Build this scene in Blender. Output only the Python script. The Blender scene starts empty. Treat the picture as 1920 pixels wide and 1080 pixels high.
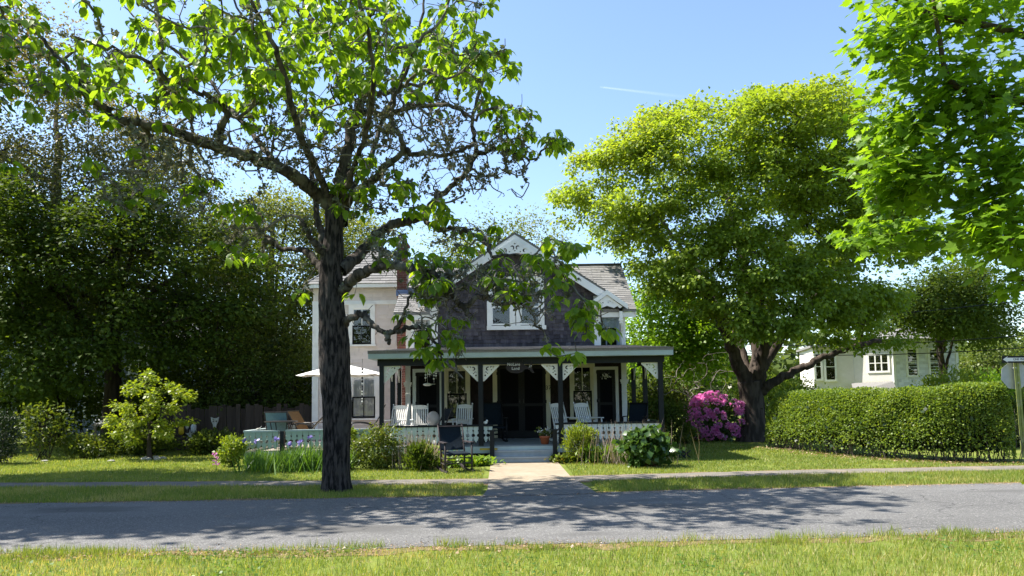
import bpy, bmesh, math, random
import numpy as np
from mathutils import Vector, Matrix

# ------------------------------------------------------------------ camera, sky, sun, exposure
R = math.radians
rng = np.random.default_rng(11)
random.seed(5)
scene = bpy.context.scene
COL = scene.collection

F, CX, CY = 1400.0, 960.0, 635.0            # focal length and principal point in photograph pixels
PITCH, ROLL = R(4.5), R(0.8)
EYE = np.array([0.0, 0.0, 1.6])
_f = np.array([0, math.cos(PITCH), math.sin(PITCH)])
_u0 = np.array([0, -math.sin(PITCH), math.cos(PITCH)])
_r0 = np.array([1.0, 0, 0])
_r = math.cos(ROLL) * _r0 - math.sin(ROLL) * _u0
_u = math.sin(ROLL) * _r0 + math.cos(ROLL) * _u0

cam_data = bpy.data.cameras.new("camera")
cam = bpy.data.objects.new("camera", cam_data)
COL.objects.link(cam)
cam_data.sensor_width = 36.0
cam_data.sensor_fit = 'HORIZONTAL'
cam_data.lens = 36.0 * F / 1920.0
cam_data.shift_y = (CY - 540.0) / 1920.0
cam_data.clip_start = 0.1
cam_data.clip_end = 20000.0
cam.matrix_world = Matrix(((_r[0], _u[0], -_f[0], EYE[0]), (_r[1], _u[1], -_f[1], EYE[1]),
                           (_r[2], _u[2], -_f[2], EYE[2]), (0, 0, 0, 1)))
scene.camera = cam

SUN_EL = 54.0
SUN_AZ = np.array([-0.989, 0.15])            # towards the sun: from the left, a little behind the house
SKY_STRENGTH, SUN_STRENGTH, EXPOSURE = 0.12, 5.0, 1.32
world = bpy.data.worlds.new("World")
scene.world = world
world.use_nodes = True
wn = world.node_tree
wn.nodes.clear()
sky = wn.nodes.new("ShaderNodeTexSky")
sky.sky_type = 'NISHITA'
sky.sun_disc = False
sky.sun_elevation = R(SUN_EL)
sky.sun_rotation = math.atan2(SUN_AZ[0], SUN_AZ[1])
sky.altitude = 0
sky.air_density = 1.0
sky.dust_density = 0.6
sky.ozone_density = 2.2
bg = wn.nodes.new("ShaderNodeBackground")
bg.inputs[1].default_value = SKY_STRENGTH
wo = wn.nodes.new("ShaderNodeOutputWorld")
wn.links.new(sky.outputs[0], bg.inputs[0])
wn.links.new(bg.outputs[0], wo.inputs[0])

sun_data = bpy.data.lights.new("sun", 'SUN')
sun_data.energy = SUN_STRENGTH
sun_data.angle = R(0.53)
sun_data.color = (1.0, 0.94, 0.84)
sun = bpy.data.objects.new("sun", sun_data)
COL.objects.link(sun)
_sd = np.array([SUN_AZ[0] * math.cos(R(SUN_EL)), SUN_AZ[1] * math.cos(R(SUN_EL)), math.sin(R(SUN_EL))])
_sd = _sd / np.linalg.norm(_sd)
sun.rotation_euler = Vector(_sd).to_track_quat('Z', 'Y').to_euler()
sun.location = (-40, 10, 50)

scene.view_settings.view_transform = 'Standard'
scene.view_settings.look = 'None'
scene.view_settings.gamma = 1.0
scene.view_settings.use_curve_mapping = False
scene.view_settings.exposure = EXPOSURE
scene.cycles.max_bounces = 8
scene.cycles.diffuse_bounces = 4
scene.cycles.transmission_bounces = 6
scene.cycles.transparent_max_bounces = 8


# ------------------------------------------------------------------ measuring helpers
def ray(px, py):
    return _f * F + _r * (px - CX) + _u * (CY - py)


def at(px, py, Y):
    d = ray(px, py)
    return EYE + d * (Y / d[1])


def gnd(px, py, z=0.0):
    d = ray(px, py)
    return EYE + d * ((z - EYE[2]) / d[2])


def norm(v):
    return v / np.maximum(np.linalg.norm(v, axis=-1, keepdims=True), 1e-9)


_H = np.random.default_rng(99).random(1 << 16)


def _hash(ix, iy, iz):
    h = (ix.astype(np.int64) * 73856093) ^ (iy.astype(np.int64) * 19349663) ^ (iz.astype(np.int64) * 83492791)
    return _H[h & 0xffff]


def vnoise(x, y, z=None):
    """value noise in 0..1 on arrays"""
    x = np.asarray(x, float)
    y = np.asarray(y, float)
    z = np.zeros_like(x) if z is None else np.asarray(z, float)
    ix, iy, iz = np.floor(x), np.floor(y), np.floor(z)
    fx, fy, fz = x - ix, y - iy, z - iz
    fx, fy, fz = [t * t * (3 - 2 * t) for t in (fx, fy, fz)]
    out = 0
    for dx in (0, 1):
        for dy in (0, 1):
            for dz in (0, 1):
                w = (fx if dx else 1 - fx) * (fy if dy else 1 - fy) * (fz if dz else 1 - fz)
                out = out + w * _hash(ix + dx, iy + dy, iz + dz)
    return out


def in_poly(x, y, poly):
    x = np.asarray(x)
    y = np.asarray(y)
    inside = np.zeros(x.shape, bool)
    n = len(poly)
    j = n - 1
    for i in range(n):
        xi, yi = poly[i][0], poly[i][1]
        xj, yj = poly[j][0], poly[j][1]
        c = ((yi > y) != (yj > y)) & (x < (xj - xi) * (y - yi) / ((yj - yi) or 1e-9) + xi)
        inside ^= c
        j = i
    return inside


def poly_sample(poly, n):
    p = np.array([q[:2] for q in poly], float)
    lo, hi = p.min(0), p.max(0)
    out = np.zeros((0, 2))
    while len(out) < n:
        q = lo + rng.random((n * 2 + 16, 2)) * (hi - lo)
        out = np.vstack([out, q[in_poly(q[:, 0], q[:, 1], poly)]])
    return out[:n]


# ------------------------------------------------------------------ materials
def _tree(name):
    m = bpy.data.materials.new(name)
    m.use_nodes = True
    nt = m.node_tree
    nt.nodes.clear()
    out = nt.nodes.new("ShaderNodeOutputMaterial")
    return m, nt, out


def _mixrgb(nt, a, b, fac, mode='MIX'):
    n = nt.nodes.new("ShaderNodeMix")
    n.data_type = 'RGBA'
    n.blend_type = mode
    for s, v in ((n.inputs[0], fac), (n.inputs[6], a), (n.inputs[7], b)):
        if hasattr(v, 'is_linked') or hasattr(v, 'node'):
            nt.links.new(v, s)
        elif isinstance(v, tuple):
            s.default_value = (*v[:3], 1)
        else:
            s.default_value = v
    return n.outputs[2]


def _ramp(nt, src, lo, hi):
    n = nt.nodes.new("ShaderNodeMapRange")
    n.inputs[1].default_value = lo
    n.inputs[2].default_value = hi
    nt.links.new(src, n.inputs[0])
    return n.outputs[0]


def _noise(nt, scale, detail=4, vec=None, stretch=None, rough=0.55):
    n = nt.nodes.new("ShaderNodeTexNoise")
    n.inputs['Scale'].default_value = scale
    n.inputs['Detail'].default_value = detail
    n.inputs['Roughness'].default_value = rough
    if vec is None:
        vec = nt.nodes.new("ShaderNodeTexCoord").outputs['Object']
    if stretch is not None:
        mp = nt.nodes.new("ShaderNodeMapping")
        mp.inputs['Scale'].default_value = stretch
        nt.links.new(vec, mp.inputs[0])
        vec = mp.outputs[0]
    nt.links.new(vec, n.inputs['Vector'])
    return n.outputs['Fac']


def surf(name, c1, c2=None, scale=6.0, rough=0.6, spec=0.3, bump=0.0, bscale=40.0, stretch=None, tint=0.0, c3=None, s3=1.2,
         metallic=0.0, lo=0.35, hi=0.65):
    """plain painted / wooden / mineral surface: two colours mixed by noise, optional third in broad patches, tint attribute"""
    m, nt, out = _tree(name)
    p = nt.nodes.new("ShaderNodeBsdfPrincipled")
    p.inputs['Roughness'].default_value = rough
    p.inputs['Specular IOR Level'].default_value = spec
    p.inputs['Metallic'].default_value = metallic
    c2 = c2 or tuple(x * 0.8 for x in c1)
    col = _mixrgb(nt, c1, c2, _ramp(nt, _noise(nt, scale, 5, stretch=stretch), lo, hi))
    if c3:
        col = _mixrgb(nt, col, c3, _ramp(nt, _noise(nt, s3, 3), 0.5, 0.75))
    if tint:
        a = nt.nodes.new("ShaderNodeAttribute")
        a.attribute_name = 'tint'
        v = nt.nodes.new("ShaderNodeMapRange")
        v.inputs[3].default_value = 1 - tint
        v.inputs[4].default_value = 1 + tint
        nt.links.new(a.outputs['Fac'], v.inputs[0])
        cc = nt.nodes.new("ShaderNodeCombineColor")
        for k in range(3):
            nt.links.new(v.outputs[0], cc.inputs[k])
        col = _mixrgb(nt, col, cc.outputs[0], 1.0, 'MULTIPLY')
    nt.links.new(col, p.inputs['Base Color'])
    if bump:
        b = nt.nodes.new("ShaderNodeBump")
        b.inputs['Strength'].default_value = bump
        b.inputs['Distance'].default_value = 0.02
        nt.links.new(_noise(nt, bscale, 6, stretch=stretch), b.inputs['Height'])
        nt.links.new(b.outputs[0], p.inputs['Normal'])
    nt.links.new(p.outputs[0], out.inputs[0])
    return m


def leafy(name, ca, cb, trans=0.4, rough=0.45, cc=None, spec=0.35, boost=1.6, through=(1.1, 1.01, .38)):
    """leaf: colour runs from ca to cb (to cc) by the per-leaf tint; light passes through"""
    m, nt, out = _tree(name)
    a = nt.nodes.new("ShaderNodeAttribute")
    a.attribute_name = 'tint'
    ra = nt.nodes.new("ShaderNodeValToRGB")
    ra.color_ramp.elements[0].color = (*ca, 1)
    ra.color_ramp.elements[1].color = (*cb, 1)
    if cc:
        ra.color_ramp.elements[1].position = 0.8
        e = ra.color_ramp.elements.new(1.0)
        e.color = (*cc, 1)
    nt.links.new(a.outputs['Fac'], ra.inputs[0])
    p = nt.nodes.new("ShaderNodeBsdfPrincipled")
    p.inputs['Roughness'].default_value = rough
    p.inputs['Specular IOR Level'].default_value = spec
    nt.links.new(ra.outputs[0], p.inputs['Base Color'])
    t = nt.nodes.new("ShaderNodeBsdfTranslucent")
    g = _mixrgb(nt, ra.outputs[0], tuple(q * boost for q in through), 1.0, 'MULTIPLY')
    nt.links.new(g, t.inputs[0])
    mx = nt.nodes.new("ShaderNodeMixShader")
    mx.inputs[0].default_value = trans
    nt.links.new(p.outputs[0], mx.inputs[1])
    nt.links.new(t.outputs[0], mx.inputs[2])
    nt.links.new(mx.outputs[0], out.inputs[0])
    return m


def glass(name, tint=(1, 1, 1), rough=0.02, refl=1.0):
    m, nt, out = _tree(name)
    g = nt.nodes.new("ShaderNodeBsdfGlossy")
    g.inputs['Roughness'].default_value = rough
    g.inputs[0].default_value = (refl, refl, refl, 1)
    t = nt.nodes.new("ShaderNodeBsdfTransparent")
    t.inputs[0].default_value = (*tint, 1)
    fr = nt.nodes.new("ShaderNodeFresnel")
    fr.inputs[0].default_value = 1.5
    mx = nt.nodes.new("ShaderNodeMixShader")
    nt.links.new(fr.outputs[0], mx.inputs[0])
    nt.links.new(t.outputs[0], mx.inputs[1])
    nt.links.new(g.outputs[0], mx.inputs[2])
    nt.links.new(mx.outputs[0], out.inputs[0])
    return m


def barkmat(name, c1, c2, scale=9, bump=0.8, c3=None, stretch=(1, 1, .22)):
    return surf(name, c1, c2, scale=scale, rough=0.9, spec=0.1, bump=bump, bscale=26, stretch=stretch, c3=c3, s3=3.0, lo=.42, hi=.58)


M = {}
M['white'] = surf('white_paint', (.83, .83, .81), (.77, .77, .75), 3, .5, c3=(.68, .67, .63), s3=2.5)
M['white_chair'] = surf('chair_white_paint', (.78, .78, .76), (.68, .68, .66), 4, .45)
M['cream'] = surf('cream_paint', (.68, .63, .45), (.6, .55, .38), 3, .5)
M['teal'] = surf('pale_teal', (.40, .49, .43), (.34, .43, .38), 3, .5)
M['paleteal'] = surf('very_pale_teal', (.62, .68, .64), (.55, .61, .58), 3, .5)
M['fascia'] = surf('fascia_paint', (.42, .50, .49), (.37, .44, .43), 3, .5)
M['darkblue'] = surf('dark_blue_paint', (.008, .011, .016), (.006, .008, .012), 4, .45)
M['pink'] = surf('pinkish_wall', (.71, .635, .59), (.65, .58, .54), 2.0, .7, .2, tint=.07, bump=.15, bscale=30)
M['greywall'] = surf('pale_grey_wall', (.68, .65, .60), (.62, .59, .55), 2, .7, .2)
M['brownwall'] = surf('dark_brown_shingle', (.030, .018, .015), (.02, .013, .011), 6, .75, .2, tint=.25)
M['gable'] = surf('weathered_shingle', (.098, .088, .096), (.058, .052, .064), 7, .85, .15, tint=.38, stretch=(1, 1, .3), bump=.4, bscale=30)
M['roof'] = surf('asphalt_shingle', (.24, .235, .23), (.19, .185, .18), 25, .9, .1, tint=.16, bump=.3, bscale=150)
M['roofbrown'] = surf('porch_shingle', (.25, .235, .225), (.2, .185, .175), 25, .9, .1, tint=.2, bump=.3, bscale=150)
M['brick'] = surf('brick_red', (.15, .06, .048), (.10, .042, .036), 12, .85, .15, tint=.3)
M['mortar'] = surf('mortar', (.3, .27, .25), (.25, .22, .2), 20, .95, .05)
M['flash'] = surf('blue_flashing', (.14, .19, .33), (.11, .15, .27), 6, .5)
M['dark'] = surf('dark_sash_and_shade', (.008, .008, .009), (.006, .006, .007), 3, .8, .1)  # dark sashes; also the darkness of unlit rooms and underfloor as colour
M['screen'] = surf('insect_screen', (.004, .0045, .006), (.003, .003, .004), 30, .7, .1)
M['sash'] = surf('dark_sash', (.028, .028, .034), (.02, .02, .026), 5, .45)
M['ceil'] = surf('porch_ceiling_paint', (.36, .43, .46), (.31, .38, .41), 3, .6)
M['curtain'] = surf('window_shade_cloth', (.5, .5, .54), (.42, .42, .46), 2, .9, .1, stretch=(14, 14, .3))
M['dimcurtain'] = surf('dim_curtain', (.07, .07, .066), (.04, .04, .04), 3, .9, .1, stretch=(16, 16, .3))
M['bluedoor'] = surf('blue_grey_door', (.20, .26, .33), (.17, .22, .28), 2, .35, .4)
M['glass'] = glass('window_glass')
M['deck'] = surf('deck_wood', (.36, .32, .28), (.28, .25, .22), 5, .8, .15, stretch=(.3, 6, 6), tint=.15)
M['porchfloor'] = surf('porch_floor_grey', (.26, .29, .31), (.22, .25, .27), 5, .6, .3)
M['step'] = surf('step_paint', (.50, .53, .55), (.42, .45, .47), 6, .6, .25, c3=(.33, .34, .35))
M['yellow'] = surf('sunlit_yellow', (.62, .46, .06), (.5, .36, .05), 6, .5)  # sunlight on the step ledge put into the colour
M['sling_teal'] = surf('teal_sling', (.16, .27, .29), (.13, .22, .24), 30, .7)
M['sling_tan'] = surf('tan_sling', (.30, .18, .08), (.24, .14, .06), 30, .7)
M['sling_cream'] = surf('cream_sling', (.66, .63, .55), (.58, .55, .48), 30, .7)
M['sling_dark'] = surf('dark_sling', (.035, .032, .03), (.025, .023, .022), 30, .6)
M['metal'] = surf('brown_metal', (.03, .026, .024), (.02, .018, .017), 8, .35, .4)
M['alu'] = surf('sign_aluminium', (.42, .44, .46), (.36, .38, .40), 5, .45, .5, metallic=.3)
M['greenpost'] = surf('green_steel_post', (.26, .30, .08), (.2, .22, .06), 7, .5, .3, c3=(.3, .3, .18), s3=6)
M['black'] = surf('black_paint', (.006, .006, .007), (.005, .005, .005), 4, .5)
M['umbrella'] = surf('white_canvas', (.80, .79, .76), (.75, .74, .71), 8, .85, .1)
M['navy'] = surf('navy_webbing', (.005, .013, .022), (.0035, .009, .016), 20, .7, .2)
M['oldwood'] = surf('dark_worn_wood', (.032, .026, .03), (.06, .05, .052), 9, .7, .2, stretch=(1, 1, .2))
M['terracotta'] = surf('terracotta', (.42, .14, .07), (.35, .11, .055), 9, .8, .15)
M['soil'] = surf('soil', (.045, .033, .024), (.03, .022, .016), 15, .95, .05)
M['driftwood'] = surf('driftwood', (.030, .026, .028), (.05, .044, .045), 8, .8, .15, stretch=(.4, 4, 4))
M['letter'] = surf('white_lettering', (.75, .75, .75), (.7, .7, .7), 4, .6)
M['cushion'] = surf('pale_cushion', (.58, .50, .46), (.5, .42, .38), 5, .9, .1)
M['fence'] = surf('old_fence', (.075, .055, .045), (.05, .038, .032), 6, .85, .1, stretch=(4, 4, .3), tint=.3)
M['stone'] = surf('pale_stone', (.42, .4, .37), (.3, .29, .27), 8, .85, .15)
M['fwhite'] = surf('farhouse_shaded_shingle', (.70, .72, .80), (.62, .64, .72), 5, .8, .15, tint=.14)  # white shingle with the front's bluish shade put into its colour
M['fcream'] = surf('farhouse_clapboard', (.74, .70, .66), (.69, .65, .61), 5, .7, .15)
M['bluegrey'] = surf('blue_grey_clapboard', (.19, .22, .29), (.16, .19, .25), 5, .7, .15)
M['pole'] = surf('weathered_pole', (.17, .145, .12), (.12, .10, .085), 8, .9, .1, stretch=(3, 3, .3))
M['orange'] = surf('orange_float', (.62, .14, .02), (.5, .1, .02), 5, .5)
M['yellowfloat'] = surf('yellow_float', (.60, .42, .03), (.5, .34, .02), 5, .5)
M['whitefloat'] = surf('white_float', (.55, .58, .58), (.45, .47, .47), 5, .5)
M['bone'] = surf('bone', (.5, .48, .43), (.4, .38, .33), 9, .8)
M['bark_main'] = barkmat('furrowed_bark', (.068, .056, .050), (.011, .010, .010), 20, 1.0, (.06, .055, .052))
M['bark_limb'] = barkmat('limb_bark', (.085, .072, .062), (.03, .026, .023), 14, 1.0, (.16, .155, .13))
M['bark_maple'] = barkmat('maple_bark', (.09, .072, .06), (.045, .036, .03), 9, .9)
M['bark_dark'] = barkmat('dark_bark', (.06, .048, .04), (.035, .028, .024), 9, .8)
M['bark_pale'] = barkmat('pale_dead_wood', (.32, .29, .26), (.2, .18, .16), 9, .5)
M['twig'] = barkmat('twig_bark', (.21, .19, .17), (.09, .08, .07), 14, .4)
M['lichen'] = leafy('lichen', (.10, .11, .085), (.19, .20, .155), .15, .9, spec=.05)
M['leaf_main'] = leafy('big_leaf', (.08, .16, .013), (.20, .31, .024), .6, boost=1.85)
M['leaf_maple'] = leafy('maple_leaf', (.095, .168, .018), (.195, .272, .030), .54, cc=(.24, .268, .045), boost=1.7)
M['leaf_near'] = leafy('near_maple_leaf', (.09, .18, .012), (.18, .31, .020), .56)
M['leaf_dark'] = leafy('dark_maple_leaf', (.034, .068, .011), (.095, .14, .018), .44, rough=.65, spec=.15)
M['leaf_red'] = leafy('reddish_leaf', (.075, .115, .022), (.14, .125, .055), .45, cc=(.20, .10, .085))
M['leaf_oak'] = leafy('young_oak_leaf', (.06, .10, .02), (.17, .20, .05), .42, cc=(.22, .13, .05))
M['leaf_young'] = leafy('young_maple_leaf', (.13, .21, .018), (.25, .30, .025), .45)
M['leaf_hedge'] = leafy('privet_leaf', (.08, .145, .02), (.22, .30, .048), .47, cc=(.25, .21, .10))
M['leaf_bush'] = leafy('shrub_leaf', (.05, .09, .014), (.13, .17, .025), .35, cc=(.16, .08, .03))
M['leaf_bright'] = leafy('bright_shrub_leaf', (.13, .21, .02), (.24, .29, .03), .4)
M['leaf_glossy'] = leafy('glossy_leaf', (.035, .085, .02), (.075, .14, .03), .3, rough=.3, spec=.5)
M['leaf_iris'] = leafy('iris_leaf', (.05, .12, .02), (.12, .22, .04), .4)
M['leaf_lily'] = leafy('perennial_leaf', (.09, .19, .02), (.2, .29, .04), .4)
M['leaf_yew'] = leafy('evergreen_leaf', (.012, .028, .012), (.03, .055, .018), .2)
M['leaf_under'] = leafy('undergrowth_leaf', (.042, .072, .014), (.10, .14, .026), .38, rough=.65, spec=.15)
M['petal_pink'] = leafy('pink_petal', (.70, .19, .53), (.85, .42, .73), .45, boost=1.25, through=(1, .85, .9))
M['petal_violet'] = leafy('violet_petal', (.22, .18, .5), (.36, .3, .62), .3, boost=1.0, through=(1, 1, 1))
M['petal_white'] = leafy('white_petal', (.68, .68, .66), (.8, .8, .78), .3, boost=1.0, through=(1, 1, 1))
M['drystalk'] = leafy('dry_stalk', (.22, .18, .14), (.36, .29, .25), .2)
M['grass'] = leafy('grass_blade', (.125, .195, .03), (.27, .32, .075), .4, cc=(.46, .38, .2), rough=.5)
M['grass_far'] = leafy('lawn_blade', (.12, .185, .03), (.255, .30, .07), .4, cc=(.42, .35, .17), rough=.5)
M['litter'] = leafy('dead_leaf', (.20, .12, .07), (.40, .29, .19), .15)


# ------------------------------------------------------------------ object helpers
def props(o, label=None, cat=None, group=None, kind=None):
    if label:
        o['label'] = label
    if cat:
        o['category'] = cat
    if group:
        o['group'] = group
    if kind:
        o['kind'] = kind
    return o


def thing(name, label, cat, loc=(0, 0, 0), rz=0.0, group=None):
    o = bpy.data.objects.new(name, None)
    o.empty_display_size = 0.2
    COL.objects.link(o)
    o.location = loc
    o.rotation_euler = (0, 0, rz)
    o['_loc'] = [float(c) for c in loc]
    return props(o, label, cat, group)


def put(name, me, m=None, parent=None, world_space=True, kind=None, label=None):
    """link a mesh; with world_space the mesh holds world coordinates although it is parented"""
    o = bpy.data.objects.new(name, me)
    COL.objects.link(o)
    if m is not None and len(me.materials) == 0:
        me.materials.append(m)
    if parent is not None:
        o.parent = parent
        if world_space:
            top = parent
            while top.parent is not None:
                top = top.parent
            if parent.parent is None:
                o.matrix_parent_inverse = Matrix.Translation(Vector(top['_loc'])).inverted() if '_loc' in top else Matrix()
    if kind:
        o['kind'] = kind
    if label:
        o['label'] = label
    return o


def dup(root, loc, rz, label, name=None, scale=None):
    c = root.copy()
    COL.objects.link(c)
    c.location = loc
    c['_loc'] = [float(q) for q in loc]
    c.rotation_euler = (0, 0, rz)
    c['label'] = label
    if scale:
        c.scale = scale
    for ch in list(root.children):
        d = ch.copy()
        COL.objects.link(d)
        d.parent = c
        for g in ch.children:
            e = g.copy()
            COL.objects.link(e)
            e.parent = d
    return c


class MB:
    """collects simple solids into one mesh"""

    def __init__(s):
        s.v, s.f, s.t = [], [], []
        s.tint = 0.5
        s.n = 0

    def add(s, verts, faces):
        b = s.n
        verts = np.asarray(verts, float).reshape(-1, 3)
        s.v.append(verts)
        s.t.append(np.full(len(verts), s.tint))
        s.f.extend([tuple(i + b for i in f) for f in faces])
        s.n += len(verts)
        return s

    BF = [(0, 3, 2, 1), (4, 5, 6, 7), (0, 1, 5, 4), (1, 2, 6, 5), (2, 3, 7, 6), (3, 0, 4, 7)]

    def box(s, x0, x1, y0, y1, z0, z1):
        return s.add([(x0, y0, z0), (x1, y0, z0), (x1, y1, z0), (x0, y1, z0), (x0, y0, z1), (x1, y0, z1), (x1, y1, z1), (x0, y1, z1)], MB.BF)

    def hexa(s, p):
        return s.add(p, MB.BF)

    def bar(s, p0, p1, w, h=None, up=(0, 0, 1)):
        h = h or w
        p0, p1 = np.array(p0, float), np.array(p1, float)
        d = norm(p1 - p0)
        up = np.array(up, float)
        if abs(d @ up) > .95:
            up = np.array([0, 1.0, 0])
        a = norm(np.cross(d, up))
        b = np.cross(a, d)
        q = []
        for p in (p0, p1):
            q += [p - a * w / 2 - b * h / 2, p + a * w / 2 - b * h / 2, p + a * w / 2 + b * h / 2, p - a * w / 2 + b * h / 2]
        return s.add(q, [(3, 2, 1, 0), (4, 5, 6, 7), (0, 1, 5, 4), (1, 2, 6, 5), (2, 3, 7, 6), (3, 0, 4, 7)])

    def tube(s, pts, rad, sides=6, cap=True):
        pts = np.asarray(pts, float)
        n = len(pts)
        rad = np.full(n, rad) if np.isscalar(rad) else np.asarray(rad, float)
        V, Fc = tube_arrays(pts, rad, sides)
        if cap:
            Fc = Fc + [tuple(range(sides))[::-1], tuple((n - 1) * sides + k for k in range(sides))]
        return s.add(V, Fc)

    def lathe(s, c, prof, n=12):
        """prof: list of (radius, z) about a vertical axis through c"""
        V, Fc = [], []
        for (r_, z) in prof:
            for k in range(n):
                a = 2 * math.pi * k / n
                V.append((c[0] + r_ * math.cos(a), c[1] + r_ * math.sin(a), c[2] + z))
        for i in range(len(prof) - 1):
            for k in range(n):
                k2 = (k + 1) % n
                Fc.append((i * n + k, i * n + k2, (i + 1) * n + k2, (i + 1) * n + k))
        Fc.append(tuple(range(n))[::-1])
        Fc.append(tuple((len(prof) - 1) * n + k for k in range(n)))
        return s.add(V, Fc)

    def prism(s, poly, axis, a0, a1):
        """poly of 2D points extruded along an axis ('y': poly is x,z; 'x': poly is y,z; 'z': poly is x,y)"""
        n = len(poly)

        def P(q, a):
            return {'y': (q[0], a, q[1]), 'x': (a, q[0], q[1]), 'z': (q[0], q[1], a)}[axis]
        V = [P(q, a0) for q in poly] + [P(q, a1) for q in poly]
        Fc = [tuple(range(n)), tuple(range(2 * n - 1, n - 1, -1))]
        for i in range(n):
            j = (i + 1) % n
            Fc.append((j, i, n + i, n + j))
        return s.add(V, Fc)

    def sphere(s, c, r_, n=10, m=6, squash=(1, 1, 1)):
        V, Fc = [], []
        for i in range(1, m):
            t = math.pi * i / m
            for k in range(n):
                a = 2 * math.pi * k / n
                V.append((c[0] + r_ * squash[0] * math.sin(t) * math.cos(a), c[1] + r_ * squash[1] * math.sin(t) * math.sin(a),
                          c[2] + r_ * squash[2] * math.cos(t)))
        V.append((c[0], c[1], c[2] + r_ * squash[2]))
        V.append((c[0], c[1], c[2] - r_ * squash[2]))
        for i in range(m - 2):
            for k in range(n):
                k2 = (k + 1) % n
                Fc.append((i * n + k, (i + 1) * n + k, (i + 1) * n + k2, i * n + k2))
        for k in range(n):
            k2 = (k + 1) % n
            Fc.append((len(V) - 2, k, k2))
            Fc.append((len(V) - 1, (m - 2) * n + k2, (m - 2) * n + k))
        return s.add(V, Fc)

    def mesh(s, name, smooth=False, fix=True):
        me = bpy.data.meshes.new(name)
        me.from_pydata(np.vstack(s.v).tolist(), [], s.f)
        if fix:
            bm = bmesh.new()
            bm.from_mesh(me)
            bmesh.ops.recalc_face_normals(bm, faces=bm.faces)
            bm.to_mesh(me)
            bm.free()
        a = me.attributes.new('tint', 'FLOAT', 'POINT')
        a.data.foreach_set('value', np.concatenate(s.t).astype(np.float32))
        if smooth:
            me.polygons.foreach_set('use_smooth', np.ones(len(me.polygons), bool))
        me.update()
        return me

    def build(s, name, m, parent=None, smooth=False, **k):
        return put(name, s.mesh(name, smooth), m, parent, **k)


def tube_arrays(pts, rad, sides):
    n = len(pts)
    d = np.gradient(pts, axis=0)
    d = norm(d)
    ref = np.array([0.31, 0.17, 0.93]) if abs(norm(pts[-1] - pts[0])[2]) < .8 else np.array([0.95, 0.23, 0.2])
    a = norm(np.cross(d, ref))
    b = np.cross(d, a)
    an = np.arange(sides) * 2 * math.pi / sides
    V = pts[:, None, :] + rad[:, None, None] * (np.cos(an)[None, :, None] * a[:, None, :] + np.sin(an)[None, :, None] * b[:, None, :])
    Fc = []
    for i in range(n - 1):
        for k in range(sides):
            k2 = (k + 1) % sides
            Fc.append((i * sides + k, i * sides + k2, (i + 1) * sides + k2, (i + 1) * sides + k))
    return V.reshape(-1, 3), Fc


def cut_board(outer, holes, thick, to_world):
    """sawn board with real holes: 2D outline and holes, filled and extruded; to_world maps (x, y, z) of the board to the scene"""
    cu = bpy.data.curves.new('cut', 'CURVE')
    cu.dimensions = '2D'
    cu.fill_mode = 'BOTH'
    cu.extrude = thick / 2
    for poly in [outer] + holes:
        sp = cu.splines.new('POLY')
        sp.points.add(len(poly) - 1)
        for p, q in zip(sp.points, poly):
            p.co = (q[0], q[1], 0, 1)
        sp.use_cyclic_u = True
    o = bpy.data.objects.new('cut', cu)
    me = bpy.data.meshes.new_from_object(o)
    bpy.data.objects.remove(o)
    bpy.data.curves.remove(cu)
    n = len(me.vertices)
    co = np.zeros(n * 3, np.float32)
    me.vertices.foreach_get('co', co)
    co = co.reshape(-1, 3)
    me.vertices.foreach_set('co', np.asarray([to_world(*c) for c in co], np.float32).ravel())
    me.update()
    return me


def text_mesh(body, size, to_world, thick=.004, align='CENTER'):
    cu = bpy.data.curves.new('txt', 'FONT')
    cu.body = body
    cu.size = size
    cu.align_x = align
    cu.align_y = 'CENTER'
    cu.extrude = thick / 2
    o = bpy.data.objects.new('txt', cu)
    me = bpy.data.meshes.new_from_object(o)
    bpy.data.objects.remove(o)
    n = len(me.vertices)
    co = np.zeros(n * 3, np.float32)
    me.vertices.foreach_get('co', co)
    co = co.reshape(-1, 3)
    me.vertices.foreach_set('co', np.asarray([to_world(*c) for c in co], np.float32).ravel())
    me.update()
    return me


def circle(cx, cy, r_, n=10, a0=0):
    return [(cx + r_ * math.cos(a0 + 2 * math.pi * k / n), cy + r_ * math.sin(a0 + 2 * math.pi * k / n)) for k in range(n)]


def comma(cx, cy, r_, ang, flip=1, turn=4.2, w=.48):
    """a fat scroll: spiral stroke as a closed outline"""
    o, i = [], []
    n = 12
    for k in range(n + 1):
        t = k / n
        a = ang + flip * turn * t
        rr = r_ * (1 - .62 * t)
        ww = r_ * w * (0.25 + 1.0 * math.sin(math.pi * min(1, t * .9 + .1)))
        o.append((cx + (rr + ww / 2) * math.cos(a), cy + (rr + ww / 2) * math.sin(a)))
        i.append((cx + (rr - ww / 2) * math.cos(a), cy + (rr - ww / 2) * math.sin(a)))
    return o + i[::-1]


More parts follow.
